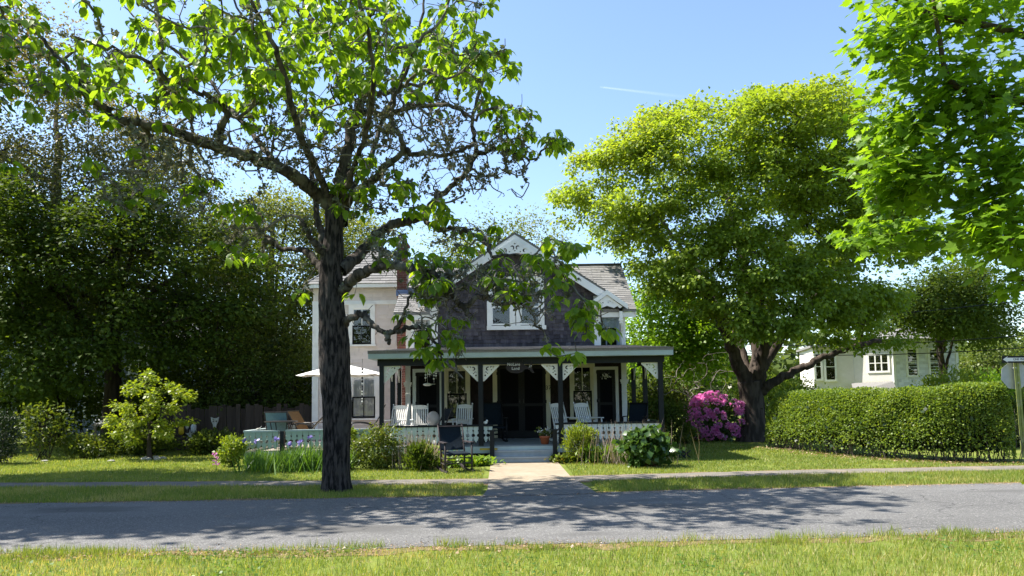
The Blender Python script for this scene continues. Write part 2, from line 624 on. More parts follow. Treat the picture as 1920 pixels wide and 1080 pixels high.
# ------------------------------------------------------------------ leaves and branches
T_RHOMB = (np.array([(0, 0, 0), (-.36, .45, .10), (.36, .45, .10), (0, 1, -.08)], float), [(0, 2, 3, 1)])
T_KITE = (np.array([(0, 0, 0), (-.42, .38, .08), (0, .5, -.03), (.42, .38, .08), (0, 1, -.16)], float), [(0, 2, 1), (0, 3, 2), (1, 2, 4), (2, 3, 4)])
T_OVATE = (np.array([(0, 0, 0), (-.30, .25, .05), (0, .3, -.02), (.30, .25, .05), (-.30, .6, -.01), (0, .62, -.09), (.30, .6, -.01), (0, 1, -.27)], float),
           [(0, 2, 1), (0, 3, 2), (1, 2, 5, 4), (2, 3, 6, 5), (4, 5, 7), (5, 6, 7)])
_mo = [(0, 0), (.10, .06), (.42, -.04), (.36, .16), (.62, .42), (.40, .46), (.44, .66), (.20, .60), (.0, 1.0)]
_mo = _mo + [(-x, y) for x, y in _mo[-2:0:-1]]
_mv = [(x, y, .10 * abs(x) - .16 * y * y) for x, y in _mo] + [(0, .34, -.05)]
T_MAPLE = (np.array(_mv, float), [(len(_mo), i, (i + 1) % len(_mo)) for i in range(len(_mo))])
_st = [(0, 0), (.48, .12), (.30, .42), (.46, .62), (.16, .62), (0, 1), (-.16, .62), (-.46, .62), (-.30, .42), (-.48, .12)]
T_STAR = (np.array([(x, y, .12 * abs(x) - .12 * y * y) for x, y in _st], float), [(0, 1, 2, 8, 9), (2, 3, 4, 6, 7, 8), (4, 5, 6)])
T_BLADE = (np.array([(-.5, 0, 0), (.5, 0, 0), (.36, .5, .03), (-.36, .5, .03), (0, 1, .16)], float), [(0, 1, 2, 3), (3, 2, 4)])
T_TRI = (np.array([(-.5, 0, 0), (.5, 0, 0), (0, 1, .1)], float), [(0, 1, 2)])
T_PETAL = (np.array([(0, 0, 0), (-.4, .5, .15), (.4, .5, .15), (0, 1, .1)], float), [(0, 2, 3, 1)])


def leaves(name, P, D, N, S, template, m, parent=None, tint=None, width=1.0, kind=None, smooth=False):
    """one mesh of many leaves: P base points, D leaf axis, N rough normal, S lengths"""
    P, D, N = np.asarray(P, float), norm(np.asarray(D, float)), np.asarray(N, float)
    n = len(P)
    S = np.full(n, S) if np.isscalar(S) else np.asarray(S, float)
    W = np.full(n, width) if np.isscalar(width) else np.asarray(width, float)
    tint = rng.random(n) if tint is None else np.asarray(tint, float)
    X = norm(np.cross(D, N) + 1e-6)
    Z = np.cross(X, D)
    tv, tf = template
    k = len(tv)
    V = (P[:, None, :] + S[:, None, None] * (tv[None, :, 0, None] * W[:, None, None] * X[:, None, :] + tv[None, :, 1, None] * D[:, None, :] + tv[None, :, 2, None] * Z[:, None, :]))
    V = V.reshape(-1, 3)
    me = bpy.data.meshes.new(name)
    me.vertices.add(len(V))
    me.vertices.foreach_set('co', V.astype(np.float32).ravel())
    idx = np.concatenate([np.array(f) for f in tf])
    lens = np.array([len(f) for f in tf])
    allidx = (np.arange(n)[:, None] * k + idx[None, :]).ravel()
    me.loops.add(len(allidx))
    me.loops.foreach_set('vertex_index', allidx.astype(np.int32))
    ls = np.tile(lens, n)
    me.polygons.add(len(ls))
    me.polygons.foreach_set('loop_start', np.concatenate([[0], np.cumsum(ls)[:-1]]).astype(np.int32))
    me.polygons.foreach_set('loop_total', ls.astype(np.int32))
    a = me.attributes.new('tint', 'FLOAT', 'POINT')
    a.data.foreach_set('value', np.repeat(np.clip(tint, 0, 1), k).astype(np.float32))
    me.update(calc_edges=True)
    if smooth:
        me.polygons.foreach_set('use_smooth', np.ones(len(ls), bool))
    return put(name, me, m, parent, kind=kind)


def single_leaves(P, D, N, S, template, m, parent, name='leaf', tints=(.15, .5, .85), width=1.0):
    """each leaf an object of its own, sharing three meshes"""
    tv, tf = template
    ms = []
    for t in tints:
        me = bpy.data.meshes.new(name)
        me.from_pydata((tv * np.array([width, 1, 1])).tolist(), [], tf)
        a = me.attributes.new('tint', 'FLOAT', 'POINT')
        a.data.foreach_set('value', np.full(len(tv), t, np.float32))
        me.materials.append(m)
        ms.append(me)
    D = norm(D)
    X = norm(np.cross(D, N) + 1e-6)
    Z = np.cross(X, D)
    off = np.array(parent['_loc'])
    for i in range(len(P)):
        o = bpy.data.objects.new(name, ms[i % len(ms)])
        COL.objects.link(o)
        o.parent = parent
        A = np.eye(4)
        A[:3, 0], A[:3, 1], A[:3, 2], A[:3, 3] = X[i] * S[i], D[i] * S[i], Z[i] * S[i], P[i] - off
        o.matrix_basis = Matrix(A.tolist())


class Skel:
    def __init__(s, cap=60000):
        s.P = np.zeros((cap, 3))
        s.par = np.full(cap, -1)
        s.fix = np.zeros(cap)
        s.pen = np.zeros(cap)
        s.n = 0
        s.chains = []

    def node(s, p, par, fix=0.0, pen=0.0):
        i = s.n
        s.P[i] = p
        s.par[i] = par
        s.fix[i] = fix
        s.pen[i] = pen
        s.n += 1
        return i

    def path(s, pts, rads, par=-1):
        """a given limb; returns node ids"""
        ids = []
        for p, r_ in zip(pts, rads):
            par = s.node(p, par, r_)
            ids.append(par)
        return ids

    def nearest(s, p):
        return int(np.argmin(np.sum((s.P[:s.n] - p) ** 2, 1)))

    def grow(s, targets, step=.3, jit=.05, curl=.35, sag=0.0, up=0.0, pen=.25):
        """join each target to the nearest node by a curved path"""
        c = s.P[0]
        order = np.argsort([np.min(np.sum((s.P[:s.n:3] - t) ** 2, 1)) for t in targets])
        tips = np.zeros(len(targets), int)
        for k in order:
            t = targets[k]
            d2 = np.sqrt(np.sum((s.P[:s.n] - t) ** 2, 1)) + s.pen[:s.n]
            i = int(np.argmin(d2))
            p0 = s.P[i]
            L = np.linalg.norm(t - p0)
            pi = s.par[i]
            tan = norm(p0 - s.P[pi]) if pi >= 0 else np.array([0, 0, 1.0])
            n = max(2, int(math.ceil(L / step)))
            u = np.linspace(0, 1, n + 1)[1:, None]
            ctrl = p0 + tan * L * curl + np.array([0, 0, up * L]) + rng.normal(0, .08 * L, 3)
            q = (1 - u) ** 2 * p0 + 2 * u * (1 - u) * ctrl + u * u * t
            q[:-1] += rng.normal(0, jit * min(1, L), (n, 3))[:-1]
            q[:, 2] -= (sag * L * (u * u)[:, 0])
            ids = [i]
            par = i
            for p in q:
                par = s.node(p, par, 0.0, s.pen[i] + pen * .1)
                ids.append(par)
            s.chains.append(ids)
            tips[k] = par
        return tips

    def radii(s, rtip=.006, ex=.45, rmax=1.0):
        cnt = np.zeros(s.n)
        ch = np.bincount(s.par[1:s.n][s.par[1:s.n] >= 0], minlength=s.n)
        cnt[ch == 0] = 1
        for i in range(s.n - 1, 0, -1):
            if s.par[i] >= 0:
                cnt[s.par[i]] += cnt[i]
        r_ = np.minimum(rtip * np.maximum(cnt, 1) ** ex, rmax)
        fx = s.fix[:s.n] > 0
        r_[fx] = s.fix[:s.n][fx]
        s.r = r_
        return r_

    def twig_mesh(s, name, m, parent, thick=.02, kind='stuff', skip_tip=False):
        """all grown chains as tapering tubes"""
        V, Fc, b = [], [], 0
        for ids in s.chains:
            pts = s.P[ids]
            rad = s.r[ids].copy()
            rad[0] = min(rad[0], rad[1] * 1.25)
            sides = 8 if rad[0] > .05 else (5 if rad[0] > thick else 3)
            v, f = tube_arrays(pts, rad, sides)
            V.append(v)
            Fc.extend([tuple(i + b for i in q) for q in f])
            b += len(v)
        me = bpy.data.meshes.new(name)
        me.from_pydata(np.vstack(V).tolist(), [], Fc)
        me.polygons.foreach_set('use_smooth', np.ones(len(me.polygons), bool))
        me.update()
        return put(name, me, m, parent, kind=kind)


def smooth_path(pts, n):
    """resample a polyline as a Catmull-Rom curve, n points per piece"""
    p = np.asarray(pts, float)
    q = np.vstack([2 * p[0] - p[1], p, 2 * p[-1] - p[-2]])
    out = []
    for i in range(1, len(q) - 2):
        for t in np.linspace(0, 1, n, endpoint=False):
            a, b, c, d = q[i - 1], q[i], q[i + 1], q[i + 2]
            out.append(.5 * (2 * b + (c - a) * t + (2 * a - 5 * b + 4 * c - d) * t * t + (3 * b - a - 3 * c + d) * t ** 3))
    out.append(p[-1])
    return np.array(out)


def bark_tube(name, pts, rad, m, parent, sides=28, amp=.02, fine=9.0, along=2.2, flare=None, kind=None):
    """trunk or limb with furrowed bark as relief"""
    pts, rad = np.asarray(pts, float), np.asarray(rad, float)
    n = len(pts)
    d = norm(np.gradient(pts, axis=0))
    ref = np.array([0.0, 1.0, 0.0])
    a = norm(np.cross(d, ref))
    b = np.cross(d, a)
    an = np.arange(sides) * 2 * math.pi / sides
    s_len = np.concatenate([[0], np.cumsum(np.linalg.norm(np.diff(pts, axis=0), axis=1))])
    A, Sx = np.meshgrid(an, s_len)
    rr = np.repeat(rad[:, None], sides, 1)
    n1 = vnoise(np.cos(A) * rr * fine + 7 + Sx * .6, np.sin(A) * rr * fine + 3, Sx * along)
    n2 = vnoise(np.cos(A) * rr * fine * 2.3 + 17, np.sin(A) * rr * fine * 2.3 + 31 + Sx * .9, Sx * along * 2.1)
    n3 = vnoise(np.cos(A) * rr * 2.2 + 57, np.sin(A) * rr * 2.2 + 1, Sx * 1.4)
    rid = (1 - np.abs(2 * n1 - 1)) * .6 + (1 - np.abs(2 * n2 - 1)) * .4
    rr = rr + amp * (rid - .6) * np.minimum(1, rr / .15) * 2 + (n3 - .5) * rr * .22
    if flare:
        h, ex = flare
        lob = .5 + .5 * np.cos(A * 5 + 1.3) * .6 + .2 * np.cos(A * 3)
        rr = rr * (1 + ex * np.exp(-Sx / h) * (.5 + .5 * lob))
    V = pts[:, None, :] + rr[:, :, None] * (np.cos(A)[:, :, None] * a[:, None, :] + np.sin(A)[:, :, None] * b[:, None, :])
    Fc = []
    for i in range(n - 1):
        for k in range(sides):
            k2 = (k + 1) % sides
            Fc.append((i * sides + k, i * sides + k2, (i + 1) * sides + k2, (i + 1) * sides + k))
    Fc.append(tuple((n - 1) * sides + k for k in range(sides)))
    me = bpy.data.meshes.new(name)
    me.from_pydata(V.reshape(-1, 3).tolist(), [], Fc)
    me.polygons.foreach_set('use_smooth', np.ones(len(me.polygons), bool))
    bm = bmesh.new()
    bm.from_mesh(me)
    bmesh.ops.recalc_face_normals(bm, faces=bm.faces)
    bm.to_mesh(me)
    bm.free()
    me.update()
    return put(name, me, m, parent, kind=kind)


def rdir(n):
    return norm(rng.normal(0, 1, (n, 3)))


def spray(tips, per, spread, flat=.6):
    """leaf base points around each tip"""
    n = len(tips) * per
    base = np.repeat(np.asarray(tips), per, 0)
    off = rng.normal(0, 1, (n, 3)) * np.array([spread, spread, spread * flat])
    return base + off, off, n


# ================================================================== GROUND, ROAD, PATHS
def sheet(name, polys, z, m, kind='structure'):
    V, Fc, b = [], [], 0
    for poly in polys:
        V += [(p[0], p[1], z) for p in poly]
        Fc.append(tuple(range(b, b + len(poly))))
        b += len(poly)
    me = bpy.data.meshes.new(name)
    me.from_pydata(V, [], Fc)
    me.update()
    return put(name, me, m, kind=kind)


FARX = [-60, -26, -8.26, -4.0, -.38, 3.02, 8.59, 14, 26, 60]
FARY = [11.9, 12.0, 12.15, 12.22, 12.33, 12.7, 13.03, 13.25, 13.6, 14]
NEARX = [-60, -20, -5.5, -2.08, .2, 3.13, 5.76, 14, 26, 60]
NEARY = [8.0, 8.05, 8.14, 8.14, 8.24, 8.36, 8.56, 9.0, 9.4, 10]
SWNX = [-60, -20, -10, -4.6, -.43, 1.4, 5.65, 10.2, 16, 60]
SWNY = [14.9, 14.8, 14.6, 14.2, 14.02, 14.3, 14.86, 15.2, 15.4, 16]
SWFX = [-60, -20, -10.6, -3.8, -.45, 1.46, 5.97, 10.4, 16, 60]
SWFY = [15.7, 15.6, 15.4, 14.95, 14.86, 15.2, 15.72, 16.0, 16.3, 17]
far_y = lambda x: np.interp(x, FARX, FARY)
near_y = lambda x: np.interp(x, NEARX, NEARY)
swn_y = lambda x: np.interp(x, SWNX, SWNY)
swf_y = lambda x: np.interp(x, SWFX, SWFY)


def ground_mat():
    m, nt, out = _tree('lawn_soil')
    p = nt.nodes.new("ShaderNodeBsdfPrincipled")
    p.inputs['Roughness'].default_value = .95
    p.inputs['Specular IOR Level'].default_value = .05
    g = _mixrgb(nt, (.10, .14, .024), (.17, .20, .045), _ramp(nt, _noise(nt, 1.3, 6), .35, .65))
    g = _mixrgb(nt, g, (.20, .16, .085), _ramp(nt, _noise(nt, 5.5, 6), .56, .74))
    nt.links.new(g, p.inputs['Base Color'])
    nt.links.new(p.outputs[0], out.inputs[0])
    return m


def asphalt_mat():
    m, nt, out = _tree('worn_asphalt')
    p = nt.nodes.new("ShaderNodeBsdfPrincipled")
    p.inputs['Roughness'].default_value = .85
    p.inputs['Specular IOR Level'].default_value = .2
    c = _mixrgb(nt, (.120, .118, .115), (.155, .152, .148), _ramp(nt, _noise(nt, .7, 5, stretch=(.35, 1, 1)), .35, .65))
    c = _mixrgb(nt, c, (.29, .285, .275), _ramp(nt, _noise(nt, 48, 3), .54, .70))
    c = _mixrgb(nt, c, (.04, .04, .043), _ramp(nt, _noise(nt, 70, 2), .56, .70))
    c = _mixrgb(nt, c, (.10, .098, .095), _ramp(nt, _noise(nt, .45, 4, stretch=(.5, 1.6, 1)), .56, .66))
    vo = nt.nodes.new("ShaderNodeTexVoronoi")
    vo.feature = 'DISTANCE_TO_EDGE'
    vo.inputs['Scale'].default_value = .28
    tc = nt.nodes.new("ShaderNodeTexCoord")
    wv = nt.nodes.new("ShaderNodeVectorMath")
    wv.operation = 'MULTIPLY_ADD'
    nz = nt.nodes.new("ShaderNodeTexNoise")
    nz.inputs['Scale'].default_value = 1.6
    nz.inputs['Detail'].default_value = 6
    nt.links.new(tc.outputs['Object'], nz.inputs['Vector'])
    nt.links.new(nz.outputs['Color'], wv.inputs[0])
    wv.inputs[1].default_value = (1.4, 1.4, 0)
    nt.links.new(tc.outputs['Object'], wv.inputs[2])
    nt.links.new(wv.outputs[0], vo.inputs['Vector'])
    crack = _ramp(nt, vo.outputs['Distance'], .004, .0)
    c = _mixrgb(nt, c, (.05, .05, .05), crack)
    nt.links.new(c, p.inputs['Base Color'])
    b = nt.nodes.new("ShaderNodeBump")
    b.inputs['Strength'].default_value = .6
    b.inputs['Distance'].default_value = .012
    nt.links.new(_noise(nt, 75, 4), b.inputs['Height'])
    nt.links.new(b.outputs[0], p.inputs['Normal'])
    nt.links.new(p.outputs[0], out.inputs[0])
    return m


M['ground'] = ground_mat()
M['asphalt'] = asphalt_mat()
M['sidewalk'] = surf('old_sidewalk', (.20, .18, .155), (.15, .14, .125), 6, .9, .1, bump=.5, bscale=70, c3=(.27, .22, .16), s3=1.6)
M['concrete'] = surf('sandy_concrete', (.33, .275, .20), (.28, .23, .17), 5, .9, .1, bump=.4, bscale=80, c3=(.37, .32, .25), s3=1.1)
M['apron'] = surf('apron_asphalt', (.17, .165, .16), (.13, .128, .125), 8, .9, .1, bump=.5, bscale=70, c3=(.25, .21, .16), s3=1.6)
M['edge'] = surf('dry_edge', (.24, .17, .10), (.15, .12, .06), 9, .95, .05, bump=.6, bscale=60, c3=(.13, .14, .04), s3=2.2)

G = 900.0
sheet('ground', [[(-G, -200, 0), (G, -200, 0), (G, 1500, 0), (-G, 1500, 0)]], 0.0, M['ground'])


def ragged(fun, x0, x1, off, amp, step=.12, sc=3.0, seed=0.0):
    xs = np.arange(x0, x1 + step, step)
    return np.stack([xs, fun(xs) + off + amp * (vnoise(xs * sc + seed, xs * 0 + seed) - .5) * 2], 1)


def band(name, fa, fb, x0, x1, z, m, oa=0, ob=0, amp=.06, sa=1.0, sb=5.0):
    a = ragged(fa, x0, x1, oa, amp, seed=sa)
    b = ragged(fb, x0, x1, ob, amp, seed=sb)
    n = len(a)
    V = [(p[0], p[1], z) for p in a] + [(p[0], p[1], z) for p in b] + [(p[0], p[1], -.01) for p in a] + [(p[0], p[1], -.01) for p in b]
    Fc = [(i, i + 1, n + i + 1, n + i) for i in range(n - 1)]
    if z > .008:
        Fc += [(i, 2 * n + i, 2 * n + i + 1, i + 1) for i in range(n - 1)] + [(n + i, n + i + 1, 3 * n + i + 1, 3 * n + i) for i in range(n - 1)]
    me = bpy.data.meshes.new(name)
    me.from_pydata(V, [], Fc)
    me.update()
    return put(name, me, m, kind='structure')


band('dry_verge', near_y, near_y, -40, 40, .004, M['edge'], -.26, .25, .16)
band('dry_verge', far_y, far_y, -40, 40, .0045, M['edge'], -.25, .22, .08, 2, 7)
band('road', near_y, far_y, -60, 60, .010, M['asphalt'], 0, 0, .05)
band('dry_verge', swn_y, swf_y, -40, 40, .004, M['edge'], -.16, .16, .05, 3, 9)
band('sidewalk', swn_y, swf_y, -60, 60, .010, M['sidewalk'], 0, 0, .035, 4, 8)
# concrete path from the steps to the sidewalk and the apron to the road
pa = [gnd(925, 897), gnd(1062, 894), gnd(1044, 866), gnd(923, 867)]
sheet('path', [[(-.50, 14.7), (1.13, 15.0), (1.07, 18.5), (-.56, 18.5)]], .016, M['concrete'])
sheet('path', [[(-.52, 12.2), (1.36, 12.4), (1.30, 13.3), (1.17, 14.5), (-.49, 14.3), (-.46, 13.2)]], .015, M['apron'])
sheet('path', [[(-.47, 14.12), (1.16, 14.38), (1.19, 14.98), (-.49, 14.68)]], .018, M['concrete'])

# ================================================================== THE COTTAGE
XL, XR, YW = -3.15, 3.35, 22.2
H = thing('cottage', 'shingled cottage with dark gable, white bargeboards, fretwork porch and a pinkish hip-roofed wing', 'house', (0, YW, 0))


def shingles(mb, O, U, V, N, u_rng, vmax, course=.13, w=.2, thick=.014, holes=(), lap=1.15, wj=.35, tj=.5):
    """courses of separate tapered shingles: O origin, U along, V up the surface, N outward; u_rng(v) gives the span"""
    O, U, V, N = [np.array(q, float) for q in (O, U, V, N)]
    v = 0.0
    k = 0
    while v < vmax - .01:
        hh = min(course, vmax - v)
        ua, ub = u_rng(v + hh * .5)
        u = ua - random.random() * w
        while u < ub:
            ww = w * (1 - wj / 2 + wj * random.random())
            a, b = max(u, ua), min(u + ww - .006, ub)
            u += ww
            if b - a < .02:
                continue
            mu, mv = (a + b) / 2, v + hh / 2
            if any(h[0] < mu < h[1] and h[2] < mv < h[3] for h in holes):
                continue
            t = thick * (.75 + .6 * random.random())
            j = (random.random() - .5) * .012
            top = v + hh * lap
            mb.tint = min(1, max(0, .5 + tj * (random.random() * 2 - 1)))
            q = []
            for (uu, vv, nn) in ((a, v + j, 0.001), (b, v + j, .001), (b, v + j, t), (a, v + j, t), (a, top, .0), (b, top, .0), (b, top, .003), (a, top, .003)):
                q.append(O + U * uu + V * vv + N * nn)
            mb.add(q, [(0, 1, 2, 3), (3, 2, 6, 7), (0, 3, 7, 4), (1, 5, 6, 2)])
        v += course
        k += 1


# --- walls
w = MB()
EZ = 4.14
RZ, RY = 5.98, 24.7
w.box(XL, XR, YW, 27.2, .15, EZ)
w.prism([(22.2, EZ), (27.2, EZ), (RY, RZ - .12)], 'x', XL, XR)
w.build('wall', M['brownwall'], H)
GX, GH, GZ, GE = .12, 2.34, 6.34, 2.85               # gable centre, half width, apex, half span of roof
SL = (GZ - 4.46) / GE
gw = MB()
gw.prism([(GX - GH, 2.95), (GX + GH, 2.95), (GX + GH, GZ - GH * SL - .1), (GX, GZ - .1), (GX - GH, GZ - GH * SL - .1)], 'y', 22.08, 26.0)
gable_wall = gw.build('gable_wall', M['gable'], H)
gs = MB()
win_g = (-.86, 1.08, 3.62, 5.25)
shingles(gs, (0, 22.08, 2.98), (1, 0, 0), (0, 0, 1), (0, -1, 0),
         lambda v: (GX - min(GH, (GZ - 2.98 - v) / SL), GX + min(GH, (GZ - 2.98 - v) / SL)), GZ - 3.1, .115, .14, .02,
         [(win_g[0], win_g[1], win_g[2] - 2.98, win_g[3] - 2.98)], wj=.8, tj=.5)
gs.build('shingle', M['gable'], gable_wall, kind='stuff')
# first floor dark shingles under the porch
bs = MB()
FLZ = .40
fholes = [(-3.0, -2.05, .0, 2.1), (-2.06, -1.27, .4, 2.2), (-.66, 1.16, 0, 2.3), (1.68, 2.46, .4, 2.2), (2.42, 3.12, 0, 2.1)]
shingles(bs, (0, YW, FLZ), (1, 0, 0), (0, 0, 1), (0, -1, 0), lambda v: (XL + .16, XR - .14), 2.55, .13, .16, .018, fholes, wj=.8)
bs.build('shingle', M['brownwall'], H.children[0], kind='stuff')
# upper storey panels left and right of the gable
up = MB()
up.box(XL - .01, GX - GH - .02, 22.17, 22.5, 2.95, EZ - .02)
lp = up.build('upper_wall', M['greywall'], H)
cl = MB()
shingles(cl, (0, 22.17, 2.97), (1, 0, 0), (0, 0, 1), (0, -1, 0), lambda v: (XL, GX - GH - .2), EZ - 3.0, .12, .3, .014, [(-3.02, -2.2, 0, 1.05)], wj=.5)
cl.build('shingle', M['pink'], lp, kind='stuff')
sd = MB()
shingles(sd, (XL - .003, 27.2, 0.2), (0, -1, 0), (0, 0, 1), (-1, 0, 0), lambda v: (0, 5.0), EZ - .3, .12, .3, .014, wj=.5)
sd.build('shingle', M['pink'], lp, kind='stuff')
up = MB()
up.box(GX + GH + .02, XR + .01, 22.14, 22.5, 2.95, EZ - .02)
up.build('upper_wall', M['greywall'], H)

# --- corner boards and trim
for (a, b, y, z0, z1) in ((GX - GH - .21, GX - GH + .02, 22.045, 2.98, 4.62), (GX + GH - .02, GX + GH + .17, 22.045, 2.98, 4.58),
                          (XR - .10, XR + .03, 22.12, 2.98, EZ - .1), (XL - .03, XL + .12, YW - .04, .42, 2.6), (XR - .12, XR + .03, YW - .04, .42, 2.6)):
    MB().box(a, b, y, y + .16, z0, z1).build('corner_board', M['white'], H)
for xx in (XL + .045, XR - .045):                     # capitals on the corner pilasters
    MB().box(xx - .12, xx + .12, YW - .10, YW - .045, 2.02, 2.09).box(xx - .10, xx + .10, YW - .085, YW - .045, 1.96, 2.021).build('capital', M['white'], H)
    MB().box(xx - .085, xx + .085, YW - .07, YW - .045, 1.70, 1.74).build('pilaster_ring', M['white'], H)
MB().box(GX - GH - .2, GX + GH + .2, 22.0, 22.06, 2.93, 3.09).build('flashing_board', M['white'], H)

# --- main roof
ro = MB()
X0, X1 = XL - .33, XR + .33
for sgn in (-1, 1):
    y0 = RY + sgn * 2.82
    z0 = EZ
    if sgn > 0:
        ro.hexa([(X0, y0, z0 - .07), (X1, y0, z0 - .07), (X1, RY, RZ - .07), (X0, RY, RZ - .07), (X0, y0, z0), (X1, y0, z0), (X1, RY, RZ), (X0, RY, RZ)])
        continue
    ym_ = 22.16
    zm_ = EZ + (ym_ - y0) * (RZ - EZ) / 2.82
    for xa, xb in ((X0, GX - GH - .2), (GX + GH + .18, X1)):
        ro.hexa([(xa, y0, z0 - .07), (xb, y0, z0 - .07), (xb, ym_, zm_ - .07), (xa, ym_, zm_ - .07), (xa, y0, z0), (xb, y0, z0), (xb, ym_, zm_), (xa, ym_, zm_)])
    ro.hexa([(X0, ym_, zm_ - .07), (X1, ym_, zm_ - .07), (X1, RY, RZ - .07), (X0, RY, RZ - .07), (X0, ym_, zm_), (X1, ym_, zm_), (X1, RY, RZ), (X0, RY, RZ)])
roof = ro.build('roof', M['roof'], H)
sh = MB()
ang = math.atan2(RZ - EZ, 2.82)
Lr = math.hypot(RZ - EZ, 2.82)
for xa, xb in ((X0, GX - GH - .2), (GX + GH + .18, X1), (GX - GH - .19, GX + GH + .17)):
    v0_ = .42 if xa > X0 and xb < X1 else 0.0
    shingles(sh, (0, RY - 2.82 + v0_ * math.cos(ang), EZ + v0_ * math.sin(ang)), (1, 0, 0), (0, math.cos(ang), math.sin(ang)), (0, -math.sin(ang), math.cos(ang)), lambda v: (xa, xb), Lr - v0_, .135, .32, .02, wj=.9, tj=.5)
sh.build('shingle', M['roof'], roof, kind='stuff')
MB().box(X0, X1, RY - .1, RY + .1, RZ + .005, RZ + .03).build('ridge_cap', M['roof'], roof)
for xa, xb in ((X0 + .02, GX - GH - .22), (GX + GH + .2, X1 - .02)):
    MB().box(xa, xb, RY - 2.79, RY - 2.75, EZ - .22, EZ - .075).build('eave_board', M['white'], H)
    MB().box(xa, xb, RY - 2.749, YW + .05, EZ - .11, EZ - .085).build('soffit', M['white'], H)
for xx in (X0 + .01, X1 - .05):                        # rake boards
    r_ = MB()
    r_.bar((xx + .02, RY - 2.8, EZ - .16), (xx + .02, RY, RZ - .16), .04, .17, up=(0, 0, 1))
    r_.build('rake_board', M['white'], H)
# --- gable roof
gr = MB()
GY0, GY1 = 21.78, 26.2
for sgn in (-1, 1):
    xe = GX + sgn * GE
    ze = GZ - GE * SL
    gr.hexa([(xe, GY0, ze + .05), (xe, GY1, ze + .05), (GX, GY1, GZ + .05), (GX, GY0, GZ + .05), (xe, GY0, ze + .12), (xe, GY1, ze + .12), (GX, GY1, GZ + .12), (GX, GY0, GZ + .12)])
groof = gr.build('gable_roof', M['roof'], H)
sh = MB()
ag = math.atan(SL)
Lg = GE / math.cos(ag)
for sgn in (-1, 1):
    shingles(sh, (GX + sgn * GE, GY0 - .02, GZ - GE * SL + .12), (0, 1, 0), (-sgn * math.cos(ag), 0, math.sin(ag)), (sgn * math.sin(ag), 0, math.cos(ag)),
             lambda v: (0, 4.3), Lg, .135, .32, .02, wj=.9)
sh.build('shingle', M['roof'], groof, kind='stuff')
for sgn in (-1, 1):
    b = MB()
    xe, ze = GX + sgn * (GE + .02), GZ - (GE + .02) * SL
    nx, nz = sgn * math.sin(ag), math.cos(ag)
    q = []
    for yy in (GY0 - .015, GY0 + .03):
        for (xx, zz) in ((xe, ze), (GX, GZ)):
            q.append((xx, yy, zz + .06))
            q.append((xx, yy, zz - .20))
    b.add(q, [(0, 1, 3, 2), (4, 6, 7, 5), (0, 2, 6, 4), (1, 5, 7, 3), (0, 4, 5, 1), (2, 3, 7, 6)])
    b.build('bargeboard', M['white'], H)
    s_ = MB()
    s_.hexa([(xe, GY0 + .03, ze + .02), (xe, 22.1, ze + .02), (GX, 22.1, GZ + .02), (GX, GY0 + .03, GZ + .02),
             (xe, GY0 + .03, ze + .045), (xe, 22.1, ze + .045), (GX, 22.1, GZ + .045), (GX, GY0 + .03, GZ + .045)])
    s_.build('soffit', M['white'], H)
# fretwork in the peak
hw = .74
oz = GZ - .06 - hw * SL
outer = [(-hw, 0), (hw, 0), (.02, hw * SL - .02), (-.02, hw * SL - .02)]
holes = [comma(-.30, .11, .075, 2.6, -1), comma(.30, .11, .075, .5, 1), comma(-.09, .22, .07, -1.2, 1), comma(.10, .22, .07, 4.3, -1),
         circle(-.47, .05, .024), circle(.47, .05, .024), circle(0, .33, .026), circle(-.16, .09, .02), circle(.16, .09, .02), circle(0, .12, .02)]
put('gable_fretwork', cut_board(outer, holes, .03, lambda x, y, z: (GX + x, GY0 - .03 + z, oz + y)), M['white'], H)

# --- hood over the upper door on the right
HX, HZ, HS, HY = 2.80, 4.66, .72, 21.72
hd = MB()
for sgn in (-1, 1):
    xe = HX + sgn * .58
    ze = HZ - .58 * HS
    hd.hexa([(xe, HY, ze), (xe, 23.4, ze), (HX, 23.4, HZ), (HX, HY, HZ), (xe, HY, ze + .05), (xe, 23.4, ze + .05), (HX, 23.4, HZ + .05), (HX, HY, HZ + .05)])
hood = hd.build('door_hood', M['roof'], H)
for sgn in (-1, 1):
    b = MB()
    xe, ze = HX + sgn * .60, HZ - .60 * HS
    q = []
    for yy in (HY - .035, HY - .003):
        for (xx, zz) in ((xe, ze), (HX, HZ)):
            q += [(xx, yy, zz + .045), (xx, yy, zz - .10)]
    b.add(q, [(0, 1, 3, 2), (4, 6, 7, 5), (0, 2, 6, 4), (1, 5, 7, 3), (0, 4, 5, 1), (2, 3, 7, 6)])
    b.build('hood_board', M['white'], hood)
outer = [(-.45, .0), (-.38, -.05), (-.3, .02), (-.2, -.04), (0, .03), (.2, -.04), (.3, .02), (.38, -.05), (.45, .0), (.02, .33), (-.02, .33)]
put('fretwork', cut_board(outer, [comma(.06, .13, .055, 0, 1), circle(.17, .11, .018), circle(-.12, .12, .02)], .025, lambda x, y, z: (HX + x, HY + .03 + z, HZ - .45 + y)), M['white'], hood)
hb = MB()
hb.box(3.16, 3.25, HY + .05, HY + .14, 3.72, 4.22)
hb.box(3.145, 3.265, HY + .03, HY + .155, 3.80, 3.86)
hb.box(3.16, 3.25, HY + .05, 22.13, 4.08, 4.2)
hb.build('hood_post', M['white'], hood)
dr = MB()
dr.box(2.46, 3.14, 22.10, 22.135, 2.99, 4.12)
ud = dr.build('upper_door', M['bluedoor'], H)
for (a, b) in ((2.50, 2.78), (2.82, 3.10)):
    MB().box(a, b, 22.085, 22.098, 3.06, 4.06).build('pane', M['glass'], ud)
    MB().box(a, b, 22.0985, 22.0995, 3.05, 3.62).build('screen', M['screen'], ud)
